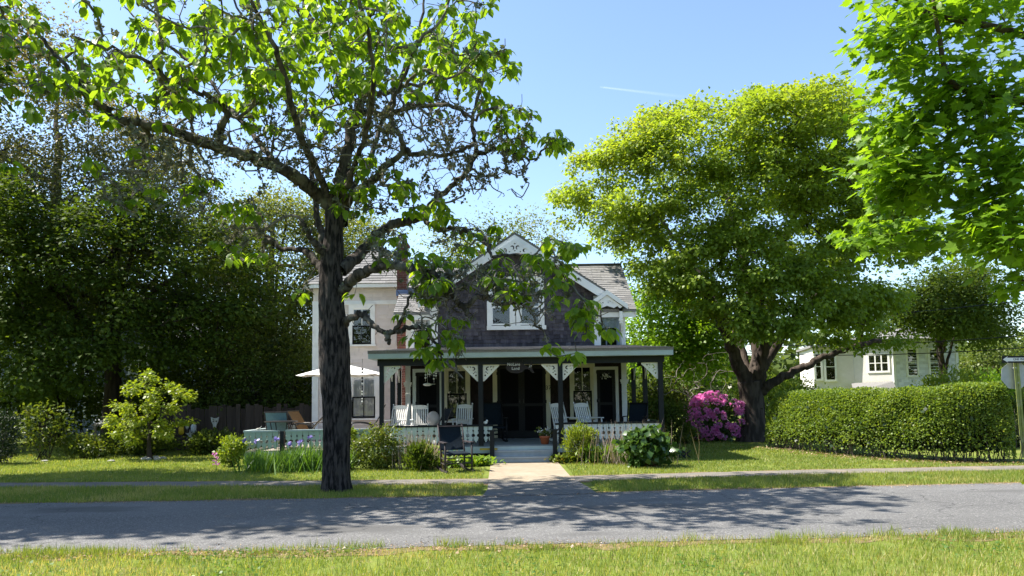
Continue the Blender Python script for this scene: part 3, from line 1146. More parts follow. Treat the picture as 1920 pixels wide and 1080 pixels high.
MB().box(3.14, 3.20, 22.07, 22.135, 2.99, 4.12).build('door_trim', M['bluedoor'], ud)
MB().box(3.235, 3.30, 22.06, 22.115, 3.52, 3.66).build('wall_lamp', M['greywall'], H)


# --- windows
def window(x0, x1, z0, z1, y, trim, sash='dark', tw=.11, mull=1, blind=None, parent=H, sill=True, mid=.5, upper=None, name='window', mrow=0):
    """double-hung window: casing, sashes with a meeting rail and glazing bars, panes, what hangs behind them, sill"""
    t = MB()
    d = .05
    t.box(x0 - tw, x0, y - d, y, z0 - .02, z1 + tw)
    t.box(x1, x1 + tw, y - d, y, z0 - .02, z1 + tw)
    t.box(x0, x1, y - d, y, z1, z1 + tw)
    t.box(x0 - tw - .03, x1 + tw + .03, y - d - .025, y, z1 + tw, z1 + tw + .035)
    wd = t.build(name, M[trim], parent)
    if sill:
        MB().box(x0 - tw - .04, x1 + tw + .04, y - d - .05, y, z0 - .07, z0 - .021).build('sill', M[trim], wd)
    zm = z0 + (z1 - z0) * mid
    up_m = upper or trim
    for (za, zb, yy, mm) in ((zm - .02, z1, y - .022, up_m), (z0, zm + .02, y - .040, sash)):
        s = MB()
        s.box(x0, x0 + .04, yy, yy + .016, za, zb)
        s.box(x1 - .04, x1, yy, yy + .016, za, zb)
        s.box(x0 + .04, x1 - .04, yy, yy + .016, za, za + .045)
        s.box(x0 + .04, x1 - .04, yy, yy + .016, zb - .045, zb)
        for k in range(mull):
            xm = x0 + (x1 - x0) * (k + 1) / (mull + 1)
            s.box(xm - .011, xm + .011, yy + .002, yy + .014, za + .045, zb - .045)
        for k in range(mrow):
            zz = za + (zb - za) * (k + 1) / (mrow + 1)
            s.box(x0 + .04, x1 - .04, yy + .003, yy + .013, zz - .011, zz + .011)
        s.build('sash', M[mm], wd)
        MB().box(x0 + .04, x1 - .04, yy + .006, yy + .009, za + .045, zb - .045).build('pane', M['glass'], wd)
    MB().box(x0, x1, y - .004, y - .0015, z0, z1).build('unlit_room_panel', M['dark'], wd)  # near-black panel on the solid wall, painted darkness of an unlit room
    if blind:
        for (za, zb, bm_) in blind:
            b = MB()
            n = 14
            ym = y - .006
            xs = np.linspace(x0 + .02, x1 - .02, n)
            q = [(x, ym - .004 * (k % 2), za) for k, x in enumerate(xs)] + [(x, ym - .004 * (k % 2), zb) for k, x in enumerate(xs)]
            b.add(q, [(k, k + 1, n + k + 1, n + k) for k in range(n - 1)])
            b.build('curtain', M[bm_], wd)
    return wd


gy = 22.06
MB().box(-.74, 1.02, gy - .055, gy, 3.60, 3.72).build('window_sill', M['white'], H)
window(-.60, -.02, 3.74, 5.02, gy, 'white', 'white', .13, 0, blind=[(4.35, 5.0, 'dimcurtain')], sill=False, mid=.42)
window(.26, .84, 3.74, 5.02, gy, 'white', 'white', .13, 0, blind=[(4.5, 5.0, 'dimcurtain')], sill=False, mid=.42)
window(-2.98 + .08, -2.26, 2.98, 3.98, 22.15, 'white', 'dark', .09, 1, sill=False, blind=[(3.7, 3.96, 'curtain')], mrow=1)
window(-1.94, -1.36, 1.0, 2.45, YW - .02, 'cream', 'dark', .1, 1, blind=[(1.0, 2.45, 'dimcurtain')], mid=.5)
window(1.79, 2.34, 1.0, 2.50, YW - .02, 'cream', 'dark', .1, 1, blind=[(1.05, 2.3, 'dimcurtain')], mid=.5)


# --- doors
def door(x0, x1, z0, z1, y, trim, leaves_=1, tw=.12, label=None):
    t = MB()
    t.box(x0 - tw, x0, y - .06, y, z0, z1 + tw)
    t.box(x1, x1 + tw, y - .06, y, z0, z1 + tw)
    t.box(x0, x1, y - .06, y, z1, z1 + tw)
    fr = t.build('door_frame', M[trim], H)
    n = leaves_
    for k in range(n):
        a = x0 + (x1 - x0) * k / n + .004
        b = x0 + (x1 - x0) * (k + 1) / n - .004
        s = MB()
        s.box(a, a + .09, y - .045, y - .015, z0, z1 - .01)
        s.box(b - .09, b, y - .045, y - .015, z0, z1 - .01)
        s.box(a + .09, b - .09, y - .045, y - .015, z1 - .12, z1 - .01)
        s.box(a + .09, b - .09, y - .045, y - .015, z0, z0 + .2)
        s.box(a + .09, b - .09, y - .045, y - .015, z0 + .92, z0 + 1.0)
        s.build('screen_door', M['black'], fr)
        MB().box(a + .09, b - .09, y - .03, y - .026, z0 + .2, z1 - .12).build('screen', M['screen'], fr)
        h = MB()
        hx = b - .05 if k == 0 and n > 1 else a + .05
        h.bar((hx, y - .045, z0 + 1.05), (hx, y - .085, z0 + 1.05), .02)
        h.bar((hx, y - .085, z0 + 1.0), (hx, y - .085, z0 + 1.12), .018)
        h.build('handle', M['metal'], fr)
        for hz in (.25, 1.0, 1.85):
            hx = a if k == 0 else b
            MB().box(hx - .02, hx + .02, y - .066, y - .0605, z0 + hz, z0 + hz + .09).build('hinge', M['black'], fr)
    return fr


door(-.46, .98, FLZ + .02, 2.56, YW - .02, 'cream', 2, .13)
door(-2.86, -2.16, FLZ + .02, 2.38, YW - .02, 'paleteal', 1, .10)
door(2.49, 3.04, FLZ + .02, 2.38, YW - .02, 'greywall', 1, .09)
put('house_number', text_mesh('37', .17, lambda x, y, z: (1.055 + x, YW - .09 + z, 1.87 + y)), M['black'], H)

# --- porch
PY = 18.98
PX0, PX1 = -3.42, 3.85
fl = MB()
fl.box(PX0, PX1, PY + .02, YW, FLZ - .16, FLZ - .03)
porch_floor = fl.build('porch_floor', M['porchfloor'], H)
me = None
for k in range(23):
    y = PY + k * .14
    o = MB().box(PX0, PX1, y, y + .132, FLZ - .028, FLZ).build('plank', M['porchfloor'], porch_floor)
MB().box(PX0 + .03, PX1 - .03, PY - .02, PY + .018, FLZ - .19, FLZ - .03).build('porch_skirt', M['paleteal'], H)
lt = MB()                                              # dark lattice below the floor
for k in range(60):
    x = PX0 + k * .13
    lt.bar((x, PY + .05, .02), (x + .22, PY + .05, FLZ - .19), .035, .008, up=(0, 1, 0))
    lt.bar((x + .22, PY + .06, .02), (x, PY + .06, FLZ - .19), .035, .008, up=(0, 1, 0))
lt.build('lattice', M['darkblue'], H, kind='stuff')
MB().box(PX0, PX1, PY + .3, PY + .34, .0, FLZ - .19).build('underfloor_shade', M['dark'], H)  # near-black sheet standing in for the shade under the floor
# roof of the porch
EY, EZp, WZ = 18.55, 2.78, 3.08
EX0, EX1, TX0, TX1 = -3.60, 4.02, -2.9, 3.3
TY = 22.06
v = [(EX0, EY, EZp), (EX1, EY, EZp), (TX1, TY, WZ), (TX0, TY, WZ), (EX0, 22.3, EZp), (EX1, 22.3, EZp)]
v2 = [(a, b, c - .05) for a, b, c in v]
pr = MB()
pr.add(v + v2, [(0, 1, 2, 3), (0, 3, 4), (1, 5, 2), (6, 9, 8, 7), (6, 10, 9), (7, 8, 11), (0, 6, 7, 1), (0, 4, 10, 6), (1, 7, 11, 5)])
proof = pr.build('porch_roof', M['roofbrown'], H)
sh = MB()
pang = math.atan2(WZ - EZp, TY - EY)
Lp = math.hypot(WZ - EZp, TY - EY)
shingles(sh, (0, EY - .02, EZp), (1, 0, 0), (0, math.cos(pang), math.sin(pang)), (0, -math.sin(pang), math.cos(pang)),
         lambda v: (EX0 + (TX0 - EX0) * v / Lp - .01, EX1 + (TX1 - EX1) * v / Lp + .01), Lp, .14, .32, .022, wj=.9, tj=.5)
sh.build('shingle', M['roofbrown'], proof, kind='stuff')
fa = MB()
fa.box(EX0 + .01, EX1 - .01, EY + .01, EY + .045, EZp - .175, EZp - .052)
fa.box(EX0 + .01, EX0 + .045, EY + .046, 22.2, EZp - .175, EZp - .052)
fa.box(EX1 - .045, EX1 - .01, EY + .046, 22.2, EZp - .175, EZp - .052)
fa.box(EX0 + .046, EX1 - .046, EY + .046, EY + .34, EZp - .17, EZp - .15)
fa.build('eave_fascia', M['fascia'], H)
MB().box(EX0 + .05, EX1 - .05, EY + .35, YW - .03, EZp - .17, EZp - .15).build('porch_ceiling', M['ceil'], H)
BZ0, BZ1 = 2.44, EZp - .172
bm_ = MB()
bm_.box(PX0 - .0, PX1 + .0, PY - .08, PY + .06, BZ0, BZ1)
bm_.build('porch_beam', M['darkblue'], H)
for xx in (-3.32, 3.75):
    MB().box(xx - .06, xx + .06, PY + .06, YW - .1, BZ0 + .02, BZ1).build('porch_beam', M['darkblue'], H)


def bracket(px, side, y, axis='x', s=.42):
    """sawn triangular bracket beside a post"""
    outer = [(.0, .0), (s * .98, 0), (s, -.03), (.03, -s), (0, -s)]
    hl = [comma(.13 * s / .42, -.11 * s / .42, .055, 1.0, 1), circle(.27 * s / .42, -.055, .022), circle(.06, -.27 * s / .42, .022), comma(.06 + .02, -.20 * s / .42, .028, 3.2, -1),
          comma(.21 * s / .42, -.065, .028, .4, 1), circle(.22 * s / .42, -.13 * s / .42, .014), circle(.12, -.22 * s / .42, .014)]
    if axis == 'x':
        fn = lambda x, yy, z: (px + side * (.058 + x), y + z, BZ0 - .002 + yy)
    else:
        fn = lambda x, yy, z: (px + z, y + side * (.058 + x), BZ0 - .002 + yy)
    return put('bracket', cut_board(outer, hl, .03, fn), M['white'], H)


for (x, y, wd_, br) in ((-3.32, PY, .11, [(1, 'x'), (1, 'y')]), (-.81, PY, .12, [(-1, 'x'), (1, 'x')]), (1.21, PY, .12, [(-1, 'x'), (1, 'x')]), (3.75, PY, .12, [(-1, 'x'), (1, 'y')]),
                        (-3.32, 20.7, .12, [(-1, 'y'), (1, 'y')]), (-3.34, 22.1, .12, [(-1, 'y')]), (3.75, 21.2, .12, [(-1, 'y'), (1, 'y')]), (3.7, 22.9, .12, [(-1, 'y')]),
                        (-1.78, PY + .1, .07, [])):
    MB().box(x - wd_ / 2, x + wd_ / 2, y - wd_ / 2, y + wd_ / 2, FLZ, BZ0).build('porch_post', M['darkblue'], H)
    for sd_, ax in br:
        bracket(x, sd_, y, ax, .42 if ax == 'x' else .36)


# --- railings of sawn balusters
def baluster_mesh(pw, h, scallop=True):
    hw_ = pw / 2 - .006
    r_ = .042
    L = []
    side = [(-hw_, 0)]
    zc = -h * .55
    side += [(-hw_, -h * .20), (-hw_ + .016, -h * .23), (-hw_ + .016, -h * .29), (-hw_, -h * .32)]
    for k in range(7):
        a = math.pi / 2 - math.pi * k / 6
        side.append((-hw_ + r_ * math.cos(a), zc + r_ * math.sin(a)))
    side += [(-hw_, -h * .74)]
    if scallop:
        side += [(-hw_ + .018, -h * .80), (-hw_ + .012, -h * .86), (-.022, -h * .9), (-.016, -h * .96), (0, -h)]
    else:
        side += [(-hw_, -h), (0, -h)]
    right = [(-x, z) for x, z in side[::-1] if x != 0]
    poly = side + right
    m_ = MB()
    m_.prism(poly, 'y', -.011, .011)
    return m_.mesh('baluster')


def railing(p0, p1, ztop, h, mat_b, mat_r, pw=.142, cap=.13, name='porch_railing', label=None, bottom=None):
    p0, p1 = np.array(p0, float), np.array(p1, float)
    L = np.linalg.norm(p1 - p0)
    d = (p1 - p0) / L
    ang_ = math.atan2(d[1], d[0])
    rl = MB()
    rl.bar((*p0, ztop - .022), (*p1, ztop - .022), cap, .044)
    rail = rl.build(name, M[mat_r], H, label=label)
    s2 = MB()
    s2.bar((*p0, ztop - .075), (*p1, ztop - .075), .04, .06)
    s2.build('under_rail', M[mat_r], rail)
    n = max(1, int(round(L / pw)))
    me = baluster_mesh(L / n, h)
    me.materials.append(M[mat_b])
    for k in range(n):
        q = p0 + d * L * (k + .5) / n + np.array([d[1], -d[0]]) * .034
        o = bpy.data.objects.new('baluster', me)
        COL.objects.link(o)
        o.parent = rail
        o.matrix_basis = Matrix.Translation((q[0], q[1], ztop - .046)) @ Matrix.Rotation(ang_, 4, 'Z')
    return rail


railing((-3.26, PY), (-.87, PY), .925, .40, 'paleteal', 'darkblue')  # baluster colour goes from teal at the terrace to white at the right
railing((-.75, PY), (-.52, PY), .925, .40, 'paleteal', 'darkblue')
railing((1.27, PY), (3.69, PY), .95, .40, 'white', 'darkblue')
railing((1.06, PY), (1.15, PY), .94, .40, 'white', 'darkblue')
railing((3.75, PY + .06), (3.75, 21.14), .95, .40, 'white', 'darkblue')
for x in (.62, 2.62):
    if x > 1:
        MB().box(x - .04, x + .04, PY - .03, PY + .03, FLZ, .9).build('railing_block', M['white'], H)

# --- steps
for k, (y, z) in enumerate(((18.46, .145), (18.72, .285))):
    MB().box(-.62 + .06 * k, 1.12 - .05 * k, y, y + .30, z - .035, z).build('step_tread', M['step'], H)
    MB().box(-.60 + .06 * k, 1.10 - .05 * k, y + .025, y + .05, z - .14 if k else 0, z - .037).build('step_riser', M['step'], H)
MB().box(-.5, 1.02, PY - .004, PY + .017, .287, FLZ - .03).build('step_riser', M['step'], H)
for xx in (-.58, 1.06):
    MB().box(xx - .02, xx + .02, 18.50, PY - .03, 0.0, .10).build('step_stringer', M['step'], H)
MB().box(-.84, -.40, 18.70, 18.85, .305, .345).build('sunlit_step_edge', M['yellow'], H)  # ledge beside the steps, its sunlit patch painted yellow
for xx in (-.53, 1.03):
    n_ = MB()
    n_.box(xx - .055, xx + .055, 18.60, 18.71, .147, .76)
    n_.box(xx - .085, xx + .085, 18.57, 18.74, .762, .80)
    n_.build('newel_post', M['darkblue'], H)

# --- chimney against the left wall, its bricks as pieces
ch = MB()
CX0, CX1, CY0, CY1, CZ = -3.55, -3.23, 22.95, 23.35, 6.35
ch.box(CX0 + .012, CX1 - .012, CY0 + .012, CY1 - .012, 0, CZ)
chim = ch.build('chimney', M['mortar'], H)
bk = MB()
bh = .075
for c in range(int(CZ / bh)):
    z = c * bh
    for k in range(-1, 3):
        off = .1 if c % 2 else 0
        a, b = CX0 + k * .2 + off + .005, CX0 + (k + 1) * .2 + off - .005
        a, b = max(a, CX0), min(b, CX1)
        if b - a > .03:
            bk.tint = random.random()
            bk.box(a, b, CY0, CY0 + .05, z, z + bh - .012)
    for k in range(-1, 3):
        off = .1 if c % 2 else 0
        a, b = max(CY0 + .052, CY0 + k * .2 + off + .005), min(CY1, CY0 + (k + 1) * .2 + off - .005)
        if b - a > .03:
            bk.tint = random.random()
            bk.box(CX0, CX0 + .05, a, b, z, z + bh - .012)
bk.tint = .4
bk.box(CX0 - .04, CX1 + .04, CY0 - .04, CY1 + .04, CZ, CZ + .08)
bk.build('brick', M['brick'], chim, kind='stuff')
zz = EZ + (CY0 - (RY - 2.82)) * math.tan(ang)
MB().box(CX0 - .02, CX1 + .02, CY0 - .03, CY0 - .002, zz - .05, zz + .13).build('chimney_flashing', M['flash'], H)

# --- left wing
WX0, WX1, WY0, WY1, WZE = -6.40, -3.22, 24.0, 31.0, 5.25
ww = MB()
ww.box(WX0, WX1, WY0, WY1, .15, WZE)
wing = ww.build('wing_wall', M['pink'], H)
ws = MB()
wh = [(-5.36, -4.36, 3.2, 4.8), (-5.36, -4.25, .85, 2.55)]
shingles(ws, (0, WY0, .3), (1, 0, 0), (0, 0, 1), (0, -1, 0), lambda v: (WX0 + .18, WX1), 4.36, .118, .26, .026, [(a, b, c - .3, d - .3) for a, b, c, d in wh], wj=.6, tj=.4)
shingles(ws, (0, WY0, 4.79), (1, 0, 0), (0, 0, 1), (0, -1, 0), lambda v: (WX0 + .18, WX1), WZE - 4.8, .118, .26, .026, wj=.6, tj=.4)
shingles(ws, (WX0, WY1, .3), (0, -1, 0), (0, 0, 1), (-1, 0, 0), lambda v: (0, 6.98), WZE - .3, .118, .26, .016, wj=.6, tj=.4)
ws.build('shingle', M['pink'], wing, kind='stuff')
MB().box(WX0 - .03, WX0 + .17, WY0 - .035, WY0, .2, 4.66).build('corner_board', M['white'], H)
MB().box(WX0 - .01, WX0 + .17, WY0 - .03, WY0, 4.79, WZE - .05).build('corner_board', M['pink'], H)
MB().box(WX0 - .04, WX1, WY0 - .045, WY0, 4.662, 4.785).build('belt_board', M['white'], H)
window(-5.20 + .06, -4.51 - .02, 3.38, 4.54, WY0 - .01, 'white', 'dark', .12, 1, mrow=1, blind=[(4.0, 4.52, 'dimcurtain')])
window(-5.20 + .06, -4.40, 1.02, 2.33, WY0 - .01, 'white', 'dark', .13, 1, blind=[(1.02, 2.33, 'curtain')])
K = .9
ex0, ex1, ey0, ey1, ez = WX0 - .25, WX1 + .25, WY0 - .25, WY1 + .25, WZE + .06
hwid = (ex1 - ex0) / 2
rz = ez + K * hwid
mx = (ex0 + ex1) / 2
hr = MB()
hr.add([(ex0, ey0, ez), (ex1, ey0, ez), (ex1, ey1, ez), (ex0, ey1, ez), (mx, ey0 + hwid, rz), (mx, ey1 - hwid, rz)], [(0, 1, 4), (1, 2, 5, 4), (2, 3, 5), (3, 0, 4, 5), (0, 3, 2, 1)])
wroof = hr.build('hip_roof', M['roof'], H)
sh = MB()
ka = math.atan(K)
Lh = hwid / math.cos(ka)
shingles(sh, (mx, ey0, ez), (1, 0, 0), (0, math.cos(ka), math.sin(ka)), (0, -math.sin(ka), math.cos(ka)), lambda v: (-hwid * (1 - v / Lh), hwid * (1 - v / Lh)), Lh, .15, .32, .02, wj=.9)
shingles(sh, (ex0, ey1, ez), (0, -1, 0), (math.cos(ka), 0, math.sin(ka)), (-math.sin(ka), 0, math.cos(ka)), lambda v: (hwid * v / Lh, (ey1 - ey0) - hwid * v / Lh), Lh, .15, .32, .02, wj=.9)
sh.build('shingle', M['roof'], wroof, kind='stuff')
hc = MB()
hc.tube([(ex0, ey0, ez), (mx, ey0 + hwid, rz)], .035, 6)
hc.tube([(mx, ey0 + hwid, rz), (mx, ey1 - hwid, rz)], .035, 6)
hc.build('hip_cap', M['roof'], wroof)
ef = MB()
ef.box(ex0 + .01, ex1 - .01, ey0 + .01, ey0 + .05, ez - .12, ez - .005)
ef.box(ex0 + .01, ex0 + .05, ey0 + .05, ey1, ez - .12, ez - .005)
ef.build('eave_fascia', M['white'], H)

# --- terrace deck on the left
DZ, DX0, DX1, DY0, DY1 = .35, -6.80, PX0 - .01, PY, 23.95
dk = MB()
dk.box(DX0, DX1, DY0 + .02, DY1, DZ - .18, DZ - .03)
deck = dk.build('deck', M['deck'], H)
for k in range(35):
    y = DY0 + k * .142
    b = MB()
    b.tint = random.random()
    b.box(DX0, DX1, y, y + .134, DZ - .028, DZ - .002 * random.random())
    b.build('plank', M['deck'], deck)
MB().box(DX0 + .02, DX1, DY0 - .02, DY0 + .018, .04, DZ - .03).build('deck_skirt', M['teal'], H)
railing((DX0 + .02, PY), (-5.92, PY), .855, .43, 'teal', 'fascia', name='deck_railing')
railing((-5.74, PY), (PX0 - .02, PY), .865, .43, 'teal', 'fascia', name='deck_railing')
railing((DX0 + .02, 23.5), (DX0 + .02, PY + .06), .855, .43, 'teal', 'fascia', name='deck_railing')
for x in (-5.83,):
    MB().box(x - .05, x + .05, PY - .05, PY + .05, .04, .83).build('deck_post', M['darkblue'], H)


# ================================================================== FURNITURE AND SMALL THINGS
def rocker(name, label, frame, back=None, slats=6, loc=(0, 0, 0), rz=0, group=None, W=.52, Hh=1.06):
    """rocking chair facing -y; back: None for slats, else a material for a webbing back and seat"""
    t = thing(name, label, 'chair', loc, rz, group)
    fm = M[frame]
    sh_, bd = .42, .20
    k = dict(world_space=False)
    hw = W / 2
    lean = .24
    seat_d = .46
    for s in (-1, 1):
        # rear post: rises and leans back
        p = MB()
        p.tube([(s * (hw - .03), bd, .05), (s * (hw - .03), bd + .02, sh_), (s * (hw - .025), bd + lean * .5, .75), (s * (hw - .02), bd + lean, Hh - .03)], [.019, .021, .02, .016], 8)
        p.sphere((s * (hw - .02), bd + lean + .005, Hh - .015), .022, 8, 5)
        p.build('post', fm, t, True, **k)
        p = MB()
        p.tube([(s * hw, bd - seat_d, .05), (s * hw, bd - seat_d, .35), (s * hw, bd - seat_d, .63)], [.02, .022, .018], 8)
        p.build('leg', fm, t, True, **k)
        a = MB()
        a.prism([(s * hw - .05, bd - seat_d - .07), (s * hw + .045, bd - seat_d - .05), (s * hw + .035, bd), (s * (hw - .03) + .02, bd + .11), (s * (hw - .03) - .02, bd + .11), (s * hw - .04, bd)], 'z', .63, .652)
        a.build('arm', fm, t, **k)
        rk = MB()
        pts = [(s * (hw - .01), y, .022 + .16 * (y + .1) ** 2) for y in np.linspace(bd - seat_d - .16, bd + .42, 9)]
        for q0, q1 in zip(pts[:-1], pts[1:]):
            rk.bar(q0, q1, .034, .045)
        rk.build('rocker_runner', fm, t, **k)
        for z in (.17, .28):
            MB().tube([(s * hw, bd - seat_d, z), (s * (hw - .03), bd, z + .01)], .011, 6).build('stretcher', fm, t, **k)
    for z in (.20, .31):
        MB().tube([(-hw, bd - seat_d, z), (hw, bd - seat_d, z)], .012, 6).build('stretcher', fm, t, **k)
    MB().tube([(-hw + .03, bd, .2), (hw - .03, bd, .2)], .012, 6).build('stretcher', fm, t, **k)
    if back is None:
        for i in range(6):
            y = bd - seat_d + .02 + i * .078
            MB().box(-hw + .02, hw - .02, y, y + .066, sh_ - .01 - .01 * math.sin(i / 5 * math.pi), sh_ + .008 - .01 * math.sin(i / 5 * math.pi)).build('seat_slat', fm, t, **k)
        zt = Hh - .10
        c = MB()
        n = 9
        xs = np.linspace(-hw + .03, hw - .03, n)
        top = [.045 + .025 * math.sin(math.pi * i / (n - 1)) for i in range(n)]
        yb = bd + lean * (zt - sh_) / (Hh - sh_)
        poly = [(x, zt - .04) for x in xs] + [(x, zt + q) for x, q in zip(xs[::-1], top[::-1])]
        c.prism(poly, 'y', yb - .002, yb + .022)
        c.build('crest_rail', fm, t, **k)
        yl = bd + .03
        zl = sh_ + .10
        MB().bar((-hw + .03, yl + .01, zl), (hw - .03, yl + .01, zl), .022, .045).build('lower_rail', fm, t, **k)
        for i in range(slats):
            x = (-hw + .085) + i * (W - .17) / (slats - 1)
            b = MB()
            b.bar((x, yl + .01, zl + .02), (x, yb + .01, zt - .035), .036, .014, up=(0, 1, 0))
            b.build('slat', fm, t, **k)
    else:
        b = MB()
        n = 10
        for k2 in range(1):
            q = []
            for i in range(n + 1):
                u = i / n
                z = sh_ + .03 + (Hh - .1 - sh_) * u
                y = bd + .03 + lean * u * .98 + .035 * math.sin(math.pi * u)
                for x in (-hw + .045, -hw * .33, hw * .33, hw - .045):
                    q.append((x, y + .012 * (abs(x) < hw * .5), z))
            q2 = [(x, y + .02, z) for x, y, z in q]
            fc = []
            N_ = len(q)
            for i in range(n):
                for j in range(3):
                    a0 = i * 4 + j
                    fc.append((a0, a0 + 1, a0 + 5, a0 + 4))
                    fc.append((N_ + a0, N_ + a0 + 4, N_ + a0 + 5, N_ + a0 + 1))
            b.add(q + q2, fc)
        b.build('back_panel', M[back], t, True, **k)
        s = MB()
        s.hexa([(-hw + .03, bd - seat_d, sh_ - .05), (hw - .03, bd - seat_d, sh_ - .05), (hw - .05, bd + .02, sh_ - .03), (-hw + .05, bd + .02, sh_ - .03),
                (-hw + .03, bd - seat_d, sh_ - .015), (hw - .03, bd - seat_d, sh_ - .015), (hw - .05, bd + .02, sh_ + .005), (-hw + .05, bd + .02, sh_ + .005)])
        s.build('seat', M[back], t, **k)
        MB().tube([(-hw + .02, bd + lean - .02, Hh - .06), (hw - .02, bd + lean - .02, Hh - .06)], .014, 6).build('crest_rail', fm, t, **k)
    return t


GR = 'white rocking chairs on the porch'
c0 = rocker('rocking_chair', 'white slatted rocker at the open left corner of the porch, against the pinkish wall', 'white_chair', loc=(-3.13, 19.9, FLZ), rz=R(-12), group=GR, W=.46)
dup(c0, (-2.46, 19.9, FLZ), R(8), 'white slatted rocker in front of the left glazed porch door, beside the cushion')
dup(c0, (-1.36, 20.3, FLZ), R(-4), 'white slatted rocker in front of the left porch window')
dup(c0, (1.38, 19.9, FLZ), R(28), 'white slatted rocker half hidden by the porch post right of the steps')
dup(c0, (2.0, 19.8, FLZ), R(24), 'white slatted rocker below the right window, arm reaching towards the right porch door')
lawn = rocker('rocking_chair', 'dark wooden rocker with navy back standing out on the front lawn', 'oldwood', 'navy', loc=(-1.28, 16.55, .0), rz=R(20), W=.60, Hh=1.03)
rocker('rocking_chair', 'dark rocker in the shade left of the front double door', 'black', 'navy', loc=(-.52, 20.6, FLZ), rz=R(10), Hh=1.12, W=.6)
rocker('rocking_chair', 'dark rocker in the shady right end of the porch', 'black', 'navy', loc=(3.32, 20.4, FLZ), rz=R(-20), Hh=1.05, W=.58)


def sling_chair(label, sling, loc, rz, group=None, recl=.35, Hh=.98, W=.56, name='patio_chair'):
    """metal chair with a fabric sling, faces -y"""
    t = thing(name, label, 'chair', loc, rz, group)
    k = dict(world_space=False)
    hw = W / 2
    prof = [(-.26, .40), (-.22, .43), (0, .40), (.17, .38), (.25, .44), (.25 + recl * .5, .68), (.25 + recl, Hh - .03), (.27 + recl, Hh)]
    cur = smooth_path([(0, y, z) for y, z in prof], 4)
    s = MB()
    n = len(cur)
    q = [(-hw + .02, c[1], c[2]) for c in cur] + [(hw - .02, c[1], c[2]) for c in cur] + [(-hw + .02, c[1] + .006, c[2] - .006) for c in cur] + [(hw - .02, c[1] + .006, c[2] - .006) for c in cur]
    s.add(q, [(i, n + i, n + i + 1, i + 1) for i in range(n - 1)] + [(2 * n + i, 2 * n + i + 1, 3 * n + i + 1, 3 * n + i) for i in range(n - 1)])
    s.build('sling', M[sling], t, True, **k)
    for sd_ in (-1, 1):
        x = sd_ * hw
        f = MB()
        f.tube([(x, c[1], c[2]) for c in cur], .014, 6)
        f.build('side_rail', M['metal'], t, True, **k)
        a = MB()
        a.tube(smooth_path([(x, -.30, .015), (x, -.27, .35), (x, -.22, .60), (x, -.05, .645), (x, .18, .62), (x, .34, .56)], 4), .014, 6)
        a.build('arm', M['metal'], t, True, **k)
        l = MB()
        l.tube(smooth_path([(x, -.1, .39), (x, .18, .22), (x, .36, .015)], 4), .014, 6)
        l.build('leg', M['metal'], t, True, **k)
    MB().tube([(-hw, .27 + recl, Hh), (hw, .27 + recl, Hh)], .015, 6).build('top_rail', M['metal'], t, **k)
    MB().tube([(-hw, -.26, .40), (hw, -.26, .40)], .013, 6).build('front_rail', M['metal'], t, **k)
    return t


GP = 'sling chairs on the terrace deck'
sling_chair('teal sling patio chair behind the round table, seen from the back', 'sling_teal', (-6.2, 20.1, DZ), R(176), GP, Hh=.95, recl=.16, W=.60)
sling_chair('tan sling patio chair with curved back beyond the round table', 'sling_tan', (-5.52, 20.6, DZ), R(72), GP, Hh=.96, recl=.34)
sling_chair('cream sling patio chair reclining beside the street tree trunk', 'sling_cream', (-5.60, 19.75, DZ), R(-80), GP, Hh=.92, recl=.42)
sling_chair('brown sling chair half hidden behind the street tree trunk', 'sling_tan', (-4.72, 20.4, DZ), R(185), GP, Hh=1.12, recl=.1)
sling_chair('dark sling recliner below the lower pink-wall window', 'sling_dark', (-4.08, 20.0, DZ), R(-80), GP, Hh=1.1, recl=.4, W=.6)

tb = thing('patio_table', 'round dark patio table on thin legs on the terrace deck', 'table', (-5.98, 19.35, DZ))
MB().lathe((0, 0, 0), [(.40, .70), (.42, .705), (.42, .725), (.40, .73)], 24).build('tabletop', M['metal'], tb, world_space=False)
for k in range(4):
    a = math.pi / 4 + k * math.pi / 2
    MB().tube([(.30 * math.cos(a), .30 * math.sin(a), .70), (.22 * math.cos(a), .22 * math.sin(a), .35), (.36 * math.cos(a), .36 * math.sin(a), .012)], .013, 6).build('leg', M['metal'], tb, True, world_space=False)

# umbrella
ub = thing('patio_umbrella', 'open white patio umbrella above the terrace deck behind the trunk', 'umbrella', (-4.83, 21.2, DZ))
MB().lathe((0, 0, 0), [(.25, 0), (.25, .04), (.05, .07), (.03, .12)], 14).build('base', M['metal'], ub, world_space=False)
MB().tube([(0, 0, .1), (0, 0, 2.28)], .02, 8).build('pole', M['metal'], ub, world_space=False)
cn = MB()
nseg, rad_, zr, zt_ = 8, 1.28, 1.95, 2.27
for k in range(nseg):
    a0, a1 = 2 * math.pi * k / nseg + .2, 2 * math.pi * (k + 1) / nseg + .2
    m_ = 6
    for i in range(m_):
        r0, r1 = rad_ * i / m_, rad_ * (i + 1) / m_
        z0 = zt_ - (zt_ - zr) * (i / m_) ** 1.12
        z1 = zt_ - (zt_ - zr) * ((i + 1) / m_) ** 1.12
        am = (a0 + a1) / 2
        dip = .035
        P_ = lambda r_, a, z: (r_ * math.cos(a), r_ * math.sin(a), z)
        rm = math.cos((a1 - a0) / 2)
        cn.add([P_(r0, a0, z0), P_(r1, a0, z1), P_(r1 * rm, am, z1 - dip * (i + 1) / m_), P_(r0 * rm, am, z0 - dip * i / m_)], [(0, 1, 2, 3)])
        cn.add([P_(r0, a1, z0), P_(r0 * rm, am, z0 - dip * i / m_), P_(r1 * rm, am, z1 - dip * (i + 1) / m_), P_(r1, a1, z1)], [(0, 1, 2, 3)])
put('canopy', cn.mesh('canopy', fix=False), M['umbrella'], ub, world_space=False)
